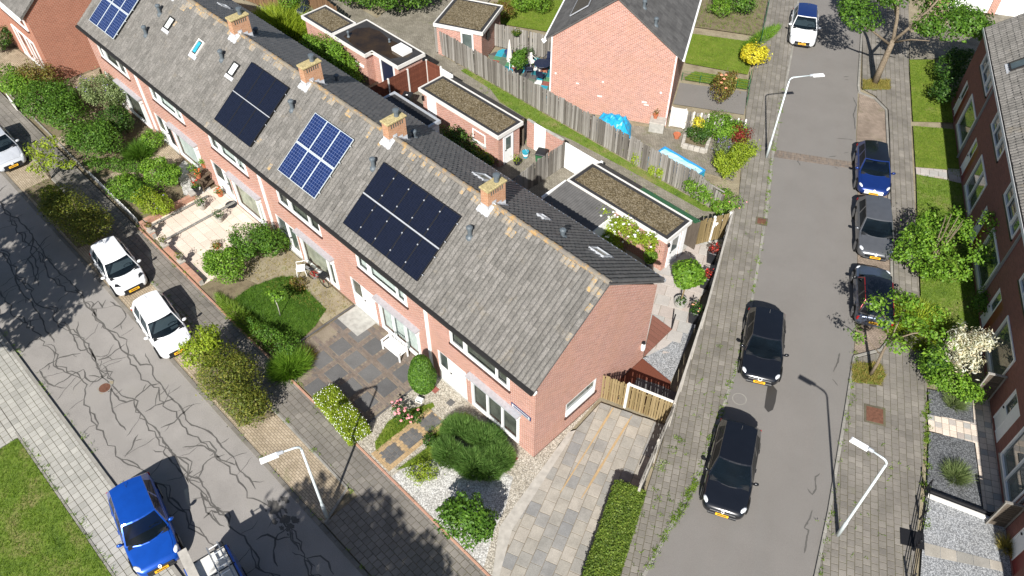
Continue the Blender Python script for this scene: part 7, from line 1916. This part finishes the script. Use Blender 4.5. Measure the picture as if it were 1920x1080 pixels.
# weeds along the kerbs and in the paving joints
P_ = []
def weeds(a, b, n, spread, den=8):
    a = np.array(a); b = np.array(b)
    for i in range(n):
        c = a + (b - a) * rng.uniform(); c = c + rng.normal(0, spread, 2)
        k = int(rng.integers(3, den)); P_.append(np.c_[c + rng.normal(0, .05, (k, 2)), np.full(k, .0)])
for i in range(len(LE) - 3): weeds(uw(LE[i][0], LE[i][1] - .1), uw(LE[i + 1][0], LE[i + 1][1] - .1), 34, .06, 14)
for i in range(1, 6): weeds(uw(LE[i][0], LE[i][1] - 1.0), uw(LE[i + 1][0], LE[i + 1][1] - 1.0), 16, .45, 9)
weeds((4.17, 3.3), (3.87, 5.2), 22, .18, 16); weeds((5.67, 3.91), (6.13, 1.7), 40, .06, 22)
for i in range(1, 5): weeds(uw(RE[i][0], RE[i][1] + .12), uw(RE[i + 1][0], RE[i + 1][1] + .12), 20, .06, 10)
weeds((11.39, 4.89), (11.01, 11.89), 26, .7, 12); weeds((11.22, 13.23), (13.52, 8.54), 36, .08, 18); weeds((10.53, 14.94), (11.96, 11.73), 40, .1, 20)
weeds((-30, -6.42), (-4, -6.42), 60, .06, 14); weeds((-14, -8.15), (8, -8.15), 40, .06, 8); weeds((-26, -4.9), (-6, -4.9), 60, .08, 14); weeds((-40, -13.1), (-2, -13.1), 60, .05, 8); weeds((-17, -14.97), (-4, -14.97), 70, .07, 14)
weeds((-25, 15.6), (-4, 15.6), 70, .1, 12); weeds((-27, 16.8), (-4, 17.2), 90, .5, 10)
wp = np.concatenate(P_)
link('joint_weeds', blades('joint_weeds', wp, .13, .03, 'grass_blade', 1.0), None, kind='stuff')['label'] = 'green weeds growing in kerb and paving joints'

# ------------------------------------------------------------------ garden furniture and small things
b = thing('garden_bench', 'white wooden garden bench below the front window', 'bench', (-8.52, -.5, 0.02), R(2))
for i in range(5): MB().box(-.6, -.3 + i * .1, .42, .6, -.21 + i * .1, .45).build('seat_slat', 'paint_white', b)
for x in (-.62, .56):
    MB().box(x, -.32, 0, x + .06, -.26, .64).build('leg', 'paint_white', b); MB().box(x, .18, 0, x + .06, .24, .95).build('leg', 'paint_white', b)
    MB().box(x - .01, -.33, .641, x + .07, .179, .68).build('armrest', 'paint_white', b)
MB().box(-.56, .19, .86, .56, .23, .95).build('top_rail', 'paint_white', b); MB().box(-.56, .19, .5, .56, .23, .56).build('back_rail', 'paint_white', b)
for i in range(9): MB().beam((-.5 + i * .11, .21, .562), (-.42 + i * .11, .21, .858), .03, .02).build('back_lattice', 'paint_white', b)
MB().box(-.56, -.31, .34, .56, -.28, .419).build('apron', 'paint_white', b)

def torus(mb, c, r, q, ax='y', n=20):
    mb.tube([(c[0] + r * math.cos(a), c[1], c[2] + r * math.sin(a)) for a in np.linspace(0, 6.283, n + 1)], q, 6, False)
bk = thing('bicycle', 'red bicycle with black basket leaning below the third house window', 'bicycle', (-14.85, -.42, 0), R(8))
for x, nm in ((-.52, 'wheel'), (.52, 'wheel')):
    w = MB(); torus(w, (x, 0, .34), .33, .022); wo = w.build('wheel', 'tyre', bk)
    s_ = MB()
    for i in range(12): s_.tube([(x, 0, .34), (x + .32 * math.cos(i * .5236), 0, .34 + .32 * math.sin(i * .5236))], .004, 3)
    s_.build('spokes', 'alloy', wo)
k = MB(); 
for p, q in (((-.52, 0, .34), (-.1, 0, .32)), ((-.1, 0, .32), (-.25, 0, .82)), ((-.1, 0, .32), (.38, 0, .8)), ((-.22, 0, .7), (.38, 0, .85)), ((.38, 0, .9), (.52, 0, .34)), ((-.52, 0, .34), (-.24, 0, .75))): k.tube([p, q], .025, 6)
k.build('frame', 'car_red', bk)
MB().tube([(.36, -.28, 1.05), (.4, -.1, 1.02), (.4, .1, 1.02), (.36, .28, 1.05)], .016, 6).build('handlebar', 'alloy', bk)
MB().bbox(-.4, -.09, .84, -.12, .09, .9, .03).build('saddle', 'plastic_black', bk)
MB().box(.42, -.18, .78, .72, .18, 1.0).build('basket', 'plastic_black', bk)
MB().box(-.75, -.08, .7, -.35, .08, .73).build('carrier', 'alloy', bk)
MB().tube([(-.1, -.12, .32), (-.1, .12, .32)], .06, 8).build('crank', 'alloy', bk)
def garden_chair(label, loc, rz, mat, group=None):
    c = thing('garden_chair', label, 'chair', loc, rz, group)
    MB().bbox(-.24, -.24, .4, .24, .22, .44, .015).build('seat', mat, c)
    MB().grid([[(-.24, .2, .44), (0, .24, .44), (.24, .2, .44)], [(-.25, .27, .9), (0, .32, .92), (.25, .27, .9)]]).build('backrest', mat, c); c.children[-1].modifiers.new('thick', 'SOLIDIFY').thickness = .025
    for x in (-.22, .22):
        for y in (-.22, .2): MB().tube([(x, y, .4), (x * 1.12, y * 1.15, 0)], [.022, .018], 6).build('leg', mat, c)
        MB().tube([(x * 1.1, -.22, .42), (x * 1.15, -.22, .63), (x * 1.15, .24, .66)], .018, 6).build('armrest', mat, c)
    return c
garden_chair('white plastic chair beside the third front door', (-15.95, -.62, 0), R(-35), 'paint_white')
# wooden plant stand of the fifth garden
ps = thing('plant_stand', 'weathered wooden slatted plant stand by the fourth front door', 'plant stand', (-25.85, -.35, 0), R(10))
for i in range(7): MB().box(-.5 + i * .15, -.6, .82, -.4 + i * .15, .6, .86).build('slat', 'planter_wood', ps)
for x in (-.5, .46):
    for y in (-.58, .54): MB().box(x, y, 0, x + .06, y + .06, .819).build('leg', 'planter_wood', ps)
MB().box(-.52, -.66, .861, .54, -.6, .92).build('rail', 'planter_wood', ps); MB().box(-.52, .6, .861, .54, .66, .92).build('rail', 'planter_wood', ps)
MB().box(-.44, -.52, .2, .5, .53, .23).build('shelf', 'planter_wood', ps)

def pot(label, loc, mat='terracotta', r=.16, h=.28, leaf='leaf_mid', flower=None, n=160, top=.3, name='flower_pot', group='flower pots'):
    t = thing(name, label, 'flower pot', (loc[0], loc[1], loc[2] if len(loc) > 2 else 0), 0, group)
    MB().lathe([(r * .7, 0), (r * .95, h * .85), (r * 1.08, h * .86), (r * 1.08, h), (r * .9, h), (r * .88, h * .9)], 12).build('pot', mat, t)
    if n:
        P_, D = blob_points(n, (0, 0, h + top * .5), (r * 1.5, r * 1.5, top * .75), inner=.2)
        link('foliage', leaf_mesh('foliage', P_, D + np.array([0, 0, .5]), .075, leaf), t)
    if flower:
        k = MB()
        for i in range(12):
            a = random.uniform(0, 6.28); q = random.uniform(0, r * 1.4); k.lathe([(.02, -.02), (.045, 0), (.02, .03)], 6, (q * math.cos(a), q * math.sin(a), h + top * random.uniform(.6, 1.1)))
        k.build('blooms', flower, t, kind='stuff')
    return t
pot('pot of orange blooms at the near corner of the plant stand', (-25.5, -.75, .87), flower='petal_orange'); pot('orange flower pot beside the fourth front door', (-24.27, -.35, .03), flower='petal_orange', r=.18)
pot('dark red flower pot on the terrace wall corner', (-25.25, -1.2, .36), 'plastic_black', flower='petal_red', r=.2); pot('leafy pot on the plant stand', (-26.1, .0, .87), leaf='leaf_bright', n=260)
pot('pale pot with upright plant on the terrace step', (-24.0, -1.64, .03), 'concrete_pale', r=.2, h=.36, leaf='leaf_dark', n=200, top=.45); pot('pale pot with upright plant by the second terrace step', (-22.42, -1.5, .03), 'concrete_pale', r=.2, h=.36, leaf='leaf_dark', n=200, top=.45)
pot('low dark pot in the middle of the cream terrace', (-20.74, -2.73, .03), 'terracotta', r=.2, h=.16, leaf='leaf_olive', top=.2); pot('leafy pot at the fifth house window', (-27.0, -.45, 0), leaf='leaf_bright', r=.22, n=300, top=.5)
MB().lathe([(.33, 0), (.33, .015)], 20).build('door_mat', 'plastic_black', None, loc=(-23.2, -.33, .026)); tag(bpy.data.objects['door_mat'], 'round black mat at the fourth front door', 'mat')
def low_wall(label, a, b, h=.36, w=.22, pillars=(), nm='garden_wall'):
    a = Vector(a); b = Vector(b); L = (b - a).length; t = thing(nm, label, 'wall', (a.x, a.y, 0), math.atan2((b - a).y, (b - a).x), 'low brick garden walls')
    rows = 5; bh = h / rows
    for r_ in range(rows):
        n = max(1, round(L / .22)); s = L / n
        me = MB().bbox(.006, -w / 2, 0, s - .006, w / 2, bh - .01, .006).mesh('brick', 'brick_wall_block')
        off = s / 2 if r_ % 2 else 0
        for i in range(n if not off else n - 1): link('brick', me, t, (i * s + off, 0, r_ * bh))
    MB().box(0.003, -w / 2 + .012, 0, L - .003, w / 2 - .012, h - .02).build('mortar_core', 'concrete', t)
    for p in pillars:
        MB().bbox(p - .17, -.17, h, p + .17, .17, h + .12, .02).build('pillar_cap', 'concrete_pale', t)
low_wall('low brick wall left of the terrace entrance at the pavement', (-25.2, -4.68), (-23.75, -4.68), pillars=(1.2,))
low_wall('low brick wall right of the terrace entrance at the pavement', (-22.7, -4.7), (-18.9, -4.7), pillars=(.2, 1.9))
low_wall('low brick wall between terrace and flower bed', (-25.15, -1.35), (-25.15, -4.5), pillars=(.2,))
pot('trough plant on the left terrace pillar', (-24.0, -4.68, .48), 'concrete_pale', leaf='leaf_bronze', n=120, top=.2); pot('trough plant on the right terrace pillar', (-22.5, -4.7, .48), 'concrete_pale', leaf='leaf_olive', n=120, top=.2); pot('trough plant on the second terrace pillar', (-20.8, -4.7, .48), 'concrete_pale', leaf='leaf_olive', n=120, top=.2)
pe = thing('picket_edging', 'low white picket edging along the pavement by the flower bed', 'fence', (-31.2, -4.72, 0), math.atan2(0, 1))
me = MB().bbox(-.05, -.012, 0, .05, .012, .34, .03).mesh('picket', 'paint_white')
for i in range(38): link('picket', me, pe, (i * .15, random.uniform(-.01, .01), 0))
MB().box(-.05, .013, .12, 5.6, .03, .16).build('rail', 'paint_black', pe); MB().box(-.05, .013, .24, 5.6, .03, .28).build('rail', 'paint_black', pe)
wbd = MB().bbox(-.6, -.03, 0, .6, .03, .7, .02).build('white_board', 'paint_offwhite', None, loc=(*(-41.36, -5.02), 0), rz=R(-4)); tag(wbd, 'pale board at the garden corner by the upper left hedge', 'board')
lt_ = thing('garden_lantern', 'small white lantern box on the pale gravel', 'lantern', (*(-5.62, -1.54), 0), R(20)); MB().bbox(-.16, -.1, 0, .16, .1, .22, .03).build('housing', 'paint_white', lt_); MB().box(-.12, -.104, .05, .12, -.101, .17).build('lens', 'window_dark', lt_)
er = thing('edging_bricks', 'row of upright brown edging blocks before the bronze shrub', 'edging', (*(-41.86, -4.01), 0), math.atan2((-42.12, -1.94)[1] - (-41.86, -4.01)[1], (-42.12, -1.94)[0] - (-41.86, -4.01)[0]))
L = math.dist((-42.12, -1.94), (-41.86, -4.01)); me = MB().bbox(-.1, -.06, 0, .1, .06, .3, .02).mesh('edging_block', 'brick_wall_block')
for i in range(int(L / .25)): link('edging_block', me, er, (i * .25, 0, 0))

# bins and yard things
def wheelie(label, loc, rz, mat='plastic_black', lid='plastic_black', number=None, group='wheelie bins'):
    t = thing('wheelie_bin', label, 'bin', loc, rz, group)
    k = MB(); lo = [(-.22, -.25), (.22, -.25), (.22, .25), (-.22, .25)]; hi = [(-.29, -.34), (.29, -.34), (.29, .34), (-.29, .34)]
    for i in range(4):
        a, b_, c, d = lo[i - 1], lo[i], hi[i], hi[i - 1]; k.face((*a, .08), (*b_, .08), (*c, .95), (*d, .95))
    k.face(*[(*p, .08) for p in reversed(lo)]); k.build('body', mat, t)
    MB().bbox(-.31, -.37, .955, .31, .36, 1.04, .04).build('lid', lid, t); MB().tube([(-.24, .38, .98), (.24, .38, .98)], .02, 6).build('handle', mat, t)
    for x in (-.24, .24): MB().tube([(x - .03, .26, .1), (x + .03, .26, .1)], .1, 12).build('wheel', 'tyre', t)
    if number:
        n_ = MB(); 
        for z in (.5, .72): n_.tube([(.085 * math.cos(a), -.30 - (z - .5) * .09, z + .1 * math.sin(a)) for a in np.linspace(0, 6.283, 13)], .022, 5, False)
        n_.build('number', 'lamp_white', t)
        MB().box(-.05, -.1, 1.041, .08, 0, 1.044).build('sticker', 'lamp_white', t)
wheelie('black wheelie bin with a white figure eight by the mahogany fence', (-23.2, 12.7, 0), R(30), number=True); wheelie('green wheelie bin behind the black bin', (-22.6, 14.4, 0), R(10), 'plastic_green', 'plastic_green')
wheelie('black wheelie bin with green base by the curved fence', (-13.2, 14.5, 0), R(25), 'plastic_green', 'plastic_black'); wheelie('dark grey wheelie bin by the brown plank fence', (-36.9, 14.4, 0), R(20), 'plastic_grey', 'plastic_navy')
for nm, lb, loc, m_ in (('watering_bucket', 'blue and white bucket beside the long shed', (-14.4, 14.4, 0), 'tile_cyan'),):
    t = thing(nm, lb, 'bucket', loc); MB().lathe([(.14, 0), (.2, .42), (.21, .44), (.18, .44)], 14).build('bucket', m_, t); MB().tube([(-.19, 0, .43), (0, 0, .62), (.19, 0, .43)], .01, 5).build('handle', 'alloy', t); MB().lathe([(.172, .15), (.19, .3)], 14).build('band', 'paint_white', t)
pot('black pot with green plant beside the long shed door', (-14.3, 13.6, 0), 'plastic_black', r=.24, leaf='leaf_lime', n=120)
# potted tree and planters on the rear patio
pt_ = thing('potted_tree', 'potted standard tree with round lime-green crown on the rear patio', 'tree', (-.72, 11.35, .016))
MB().lathe([(.2, 0), (.3, .1), (.34, .4), (.33, .42), (.29, .42), (.28, .38)], 16).build('pot', 'concrete', pt_)
MB().tube([(0, 0, .35), (.03, .05, 1.2), (.02, .1, 1.9)], [.04, .035, .03], 7).build('trunk', 'fence_olive', pt_)
P_, D = blob_points(3000, (0, .1, 2.2), (.8, .8, .6), inner=.5, lump=.1); link('crown', leaf_mesh('crown', P_, D + np.array([0, 0, .5]), .13, 'leaf_bright'), pt_)
P_, D = blob_points(120, (.1, -.1, .5), (.25, .25, .2)); link('underplanting', leaf_mesh('underplanting', P_, D, .1, 'leaf_dark'), pt_)
MB().box(-.55, -.5, -.012, .6, .55, -.002).build('pot_tile', 'paver_stone', pt_)
def planter(label, loc, flower, rz=0):
    t = thing('tall_planter', label, 'planter', (*loc, 0), rz, 'black planters along the side fence')
    MB().bbox(-.2, -.2, 0, .2, .2, .75, .03).build('box', 'plastic_black', t)
    P_, D = blob_points(220, (0, 0, .95), (.3, .3, .3)); link('foliage', leaf_mesh('foliage', P_, D + np.array([0, 0, .4]), .1, 'leaf_red' if flower == 'petal_red' else 'leaf_dark'), t)
    k = MB()
    for i in range(6): k.lathe([(.02, -.02), (.045, 0), (.02, .03)], 6, (random.uniform(-.25, .25), random.uniform(-.25, .25), random.uniform(1.0, 1.25)))
    k.build('blooms', flower, t, kind='stuff')
planter('black planter with salmon blooms nearest the gravel bed', (.35, 11.0), 'petal_salmon', R(20)); planter('black planter with red blooms beside the side fence', (-.6, 13.3), 'petal_red', R(20)); planter('black planter with red foliage next to the rear gate', (-1.4, 15.0), 'petal_red', R(20))
pt2 = thing('topiary_pot', 'tall black pot with a round topiary by the shed corner', 'planter', (-3.35, 12.15, 0)); MB().lathe([(.16, 0), (.24, .7), (.26, .72), (.2, .72)], 12).build('pot', 'plastic_black', pt2); P_, D = blob_points(900, (0, 0, 1.05), (.36, .36, .4), inner=.6, lump=.08); link('topiary', leaf_mesh('topiary', P_, D, .07, 'leaf_bright'), pt2)
po = MB().tube([(0, 0, 0), (.02, .02, 1.1)], .035, 8).build('garden_torch', 'paint_black', None, loc=(*(-0.09, 9.84), 0)); tag(po, 'thin black garden torch at the deck corner', 'torch')
wl_ = thing('wall_light', 'white oval wall light on the rear corner of the gable', 'lamp', (.0, 7.15, 1.2)); MB().lathe([(.02, -.25), (.09, -.2), (.11, 0), (.09, .2), (.02, .25)], 12, (.1, 0, 0)).build('shade', 'lamp_white', wl_); MB().box(.002, -.05, .22, .16, .05, .34).build('bracket', 'paint_black', wl_)
# beyond the alley: paving, table, chairs, parasol, pool, tarp
cp_ = [(-24.2, 20.75), (-21.2, 19.2), (-17.5, 19.3), (-18.2, 20.6), (-19.6, 22.8), (-22.6, 22.6)]
cp_ = [(-24.1, 20.7), (-20.9, 19.0), (-17.3, 19.35), (-20.0, 23.3), (-23.9, 22.0)]
paved('patchwork_patio', cp_, 'joint_sand', ['tile_teal', 'tile_slate', 'tile_orange', 'tile_cyan', 'tile_white', 'tile_green', 'tile_mossy', 'tile_redbrown', 'tile_mossy', 'tile_slate'], tw=.5, tl=.5, ang=ma, bond=0, top=.02, org=(-24.1, 20.7), limit=120, piece='patio_tile')
tb = thing('patio_table', 'round navy garden table by the blank gable', 'table', (-19.9, 21.7, .02)); MB().lathe([(.02, .7), (.55, .7), (.57, .72), (.55, .74), (.02, .74)], 20).build('table_top', 'plastic_navy', tb)
for i in range(4):
    a = i * 1.57 + .6; MB().tube([(.15 * math.cos(a), .15 * math.sin(a), .7), (.4 * math.cos(a), .4 * math.sin(a), 0)], .025, 6).build('leg', 'plastic_navy', tb)
garden_chair('navy chair in front of the round patio table', (-19.3, 20.9, .02), R(200), 'plastic_navy', 'patio chairs'); garden_chair('navy chair left of the round patio table', (-20.4, 20.9, .02), R(140), 'plastic_navy', 'patio chairs'); garden_chair('navy chair behind the round patio table', (-20.2, 22.6, .02), R(10), 'plastic_navy', 'patio chairs'); garden_chair('white chair at the round patio table', (-20.9, 21.7, .02), R(80), 'paint_offwhite', 'patio chairs')
pa = thing('parasol', 'closed pale pink parasol on the patchwork patio', 'parasol', (-21.6, 20.3, .02)); MB().tube([(0, 0, 0), (0, 0, 2.3)], .025, 8).build('pole', 'paint_white', pa); MB().lathe([(.2, .85), (.22, .9), (.15, 1.5), (.1, 2.0), (.03, 2.35)], 9).build('canopy', 'fence_white', pa); MB().lathe([(.25, 0), (.25, .06), (.05, .1)], 14).build('base', 'tile_cyan', pa)
pot('blue glazed pot on the patchwork patio', (-23.0, 21.6, .02), 'paint_blue', r=.28, h=.34, n=0); pot('dark pot below the leafy patio plant', (-20.9, 20.4, .02), 'plastic_black', r=.26, h=.35, n=0); pot('pot of dark foliage at the garden fence', (-21.6, 22.4, .02), 'plastic_black', r=.2, leaf='leaf_dark', n=240, top=.6)
pot('wooden tub behind the patio table', (-19.3, 23.2, .02), 'fence_brown', r=.3, h=.4, leaf='leaf_bronze', n=140)
hb = thing('hanging_basket', 'mossy hanging basket on the garden fence', 'basket', (-22.9, 22.3, 1.55)); MB().lathe([(.05, -.25), (.25, -.15), (.3, 0)], 12).build('basket', 'leaf_dark', hb); P_, D = blob_points(300, (0, 0, .05), (.36, .36, .2)); link('foliage', leaf_mesh('foliage', P_, D, .08, 'leaf_olive'), hb)
ht = MB(); ht._add([(0.02 * 0, 0, -.2), (.2, 0, .05), (.1, 0, .16), (0, 0, .08), (-.1, 0, .16), (-.2, 0, .05), (0, .03, -.2), (.2, .03, .05), (.1, .03, .16), (0, .03, .08), (-.1, .03, .16), (-.2, .03, .05)], [(0, 1, 2, 3, 4, 5), (11, 10, 9, 8, 7, 6)] + [(i, i + 6, (i + 1) % 6 + 6, (i + 1) % 6) for i in range(6)])
ho = ht.build('heart_ornament', 'lamp_white', None, loc=(-21.0, 23.0, 1.4), rz=R(20)); tag(ho, 'white heart ornament on the garden fence', 'ornament')
mat_plain('tarp_rim', (0.03, 0.22, 0.48), 0.45, 0.4, grain=.1)
pool = thing('garden_pool', 'rectangular pale blue garden pool behind the alley fence', 'pool', (-7.15, 19.55, 0), R(-2))
MB().box(-1.5, -.75, 0, 1.5, -.7, .62).build('side', 'tile_cyan', pool); MB().box(-1.5, .7, 0, 1.5, .75, .62).build('side', 'tile_cyan', pool); MB().box(-1.5, -.7, 0, -1.45, .7, .62).build('side', 'tile_cyan', pool); MB().box(1.45, -.7, 0, 1.5, .7, .62).build('side', 'tile_cyan', pool)
for p, q in (((-1.5, -.73, .65), (1.5, -.73, .65)), ((-1.5, .73, .65), (1.5, .73, .65)), ((-1.48, -.73, .65), (-1.48, .73, .65)), ((1.48, -.73, .65), (1.48, .73, .65))): MB().tube([p, q], .045, 8).build('rim', 'tarp_rim', pool)
mat_plain('pool_cover', (0.42, 0.66, 0.76), 0.35, 0.4, grain=.1, gscale=3)
MB().grid([[(-1.44 + 2.88 * i / 10, -.69 + 1.38 * j / 5, .57 + .03 * math.sin(i * 1.3 + j * 2)) for j in range(6)] for i in range(11)]).build('cover', 'pool_cover', pool)
tp = thing('blue_tarp', 'crumpled bright blue tarpaulin against the blank gable', 'tarp', (-12.5, 20.2, 0), ma)
mat_plain('tarp_blue', (0.015, 0.31, 0.55), 0.4, 0.4, grain=.15, gscale=5)
gp = []
for i in range(17):
    row = []
    for j in range(11):
        u, v = i / 8 - 1, j / 5 - 1; e = max(abs(u) ** 3, abs(v) ** 3); h_ = .95 * (1 - e) + .10 * math.sin(i * 1.9 + j * 1.1) * (1 - e) + .05 * math.sin(i * 3.1 + j * 2.3)
        row.append((u * 1.2 * (1 - .1 * v), v * .75, max(.01, h_)))
    gp.append(row)
MB().grid(gp).build('sheet', 'tarp_blue', tp, smooth=False); MB().box(-1.32, -.3, .15, -1.16, .1, .75).build('tied_end', 'plastic_navy', tp)
cb = thing('concrete_bin', 'grey concrete box at the blank gable corner', 'box', (-10.5, 22.1, 0), ma); MB().bbox(-.45, -.35, 0, .45, .35, .65, .03).build('box', 'concrete', cb); MB().bbox(-.48, -.38, .65, .48, .38, .72, .02).build('lid', 'concrete_pale', cb)
pot('terracotta pot on the concrete box', (-10.75, 22.15, .72), r=.16, leaf='leaf_bronze', n=60); pot('terracotta pot on the ground by the whitewashed panel', (-9.1, 22.3, 0), r=.22, h=.3, n=0); pot('white pot by the low picket fence', (-8.4, 23.2, 0), 'paint_white', r=.22, h=.28, leaf='leaf_bronze', n=60)
rbp = [(-8.3, 21.79), (-9.06, 23.21), (-7.55, 23.56), (-6.97, 22.3)]
rb_ = thing('raised_bed', 'raised bed edged with pale stone blocks', 'raised bed', (0, 0, 0))
for a, b_ in zip(rbp, rbp[1:] + rbp[:1]):
    a = Vector(a); b_ = Vector(b_); n = max(1, int((b_ - a).length / .35)); d = (b_ - a) / n; rz_ = math.atan2(d.y, d.x); me = MB().bbox(-d.length / 2 + .01, -.1, 0, d.length / 2 - .01, .1, .3, .02).mesh('edge_block', 'concrete_pale')
    for i in range(n): p = a + d * (i + .5); link('edge_block', me, rb_, (p.x, p.y, 0), rz_)
MB().sheet(rbp, .22).build('bed_soil', 'soil', rb_)
# green wire fence beside the lawns
def wire_fence(label, a, b_, h=.75):
    t = thing('wire_fence', label, 'fence', (a[0], a[1], 0), math.atan2(b_[1] - a[1], b_[0] - a[0]), 'wire garden fences'); L = math.dist(a, b_)
    for i in range(int(L / 1.2) + 1): MB().tube([(i * 1.2, 0, 0), (i * 1.2, 0, h)], .025, 6).build('post', 'plastic_green', t)
    for z in (.1, .3, .5, .7): MB().tube([(0, 0, z), (L, 0, z)], .009, 4).build('wire', 'plastic_green', t)
wire_fence('green wire fence along the pavement by the lawn', (-14.04, 40.32), (-10.71, 33.74)); wire_fence('green wire fence along the grey yard', (-9.5, 30.96), (-7.75, 27.82)); wire_fence('green wire fence between lawn and grey yard', (-12.67, 27.64), (-8.78, 29.75), .6)
# manhole covers, stain, drains
def cover(label, loc, w, l, rz, mat='rust', z=.004, rnd=False, name='manhole_cover'):
    t = thing(name, label, 'manhole cover', (*loc, z), rz)
    if rnd:
        MB().lathe([(w, 0), (w, .006), (w * .9, .006), (w * .9, .003)], 20).build('ring', 'kerb_stone', t); MB().lathe([(w * .86, 0), (w * .86, .008)], 20).build('lid', mat, t)
    else:
        MB().box(-w - .1, -l - .1, 0, w + .1, l + .1, .006).build('surround', 'joint_moss', t); MB().bbox(-w, -l, 0, w, l, .014, .006).build('lid', mat, t)
cover('square rusty manhole cover on the right pavement', (9.34, 12.23), .36, .4, R(28)); cover('small rusty cover on the left pavement of the road', (-1.22, 19.52), .22, .22, R(28)); cover('round manhole cover in the road between the black cars', (4.55, 8.78), .33, .33, 0, 'asphalt_smooth', RZ0 + .01, True); cover('small round rusty cover in the cracked street', (-16.51, -11.2), .3, .3, 0, 'rust', RZ0 + .01, True)
t = NT('wet_asphalt', 0.3, 0.5); t.out((0.05, 0.046, 0.042))
wp_ = [(5.07, 10.29), (5.21, 10.51), (5.52, 10.39), (5.81, 9.78), (5.95, 9.35), (5.87, 9.08), (5.61, 9.18), (5.38, 9.63)]
MB().sheet(wp_, RZ0 + .009).build('wet_patch', 'wet_asphalt', road)
for q, lb in (((10.88, 9.76), 'pale'),): pass
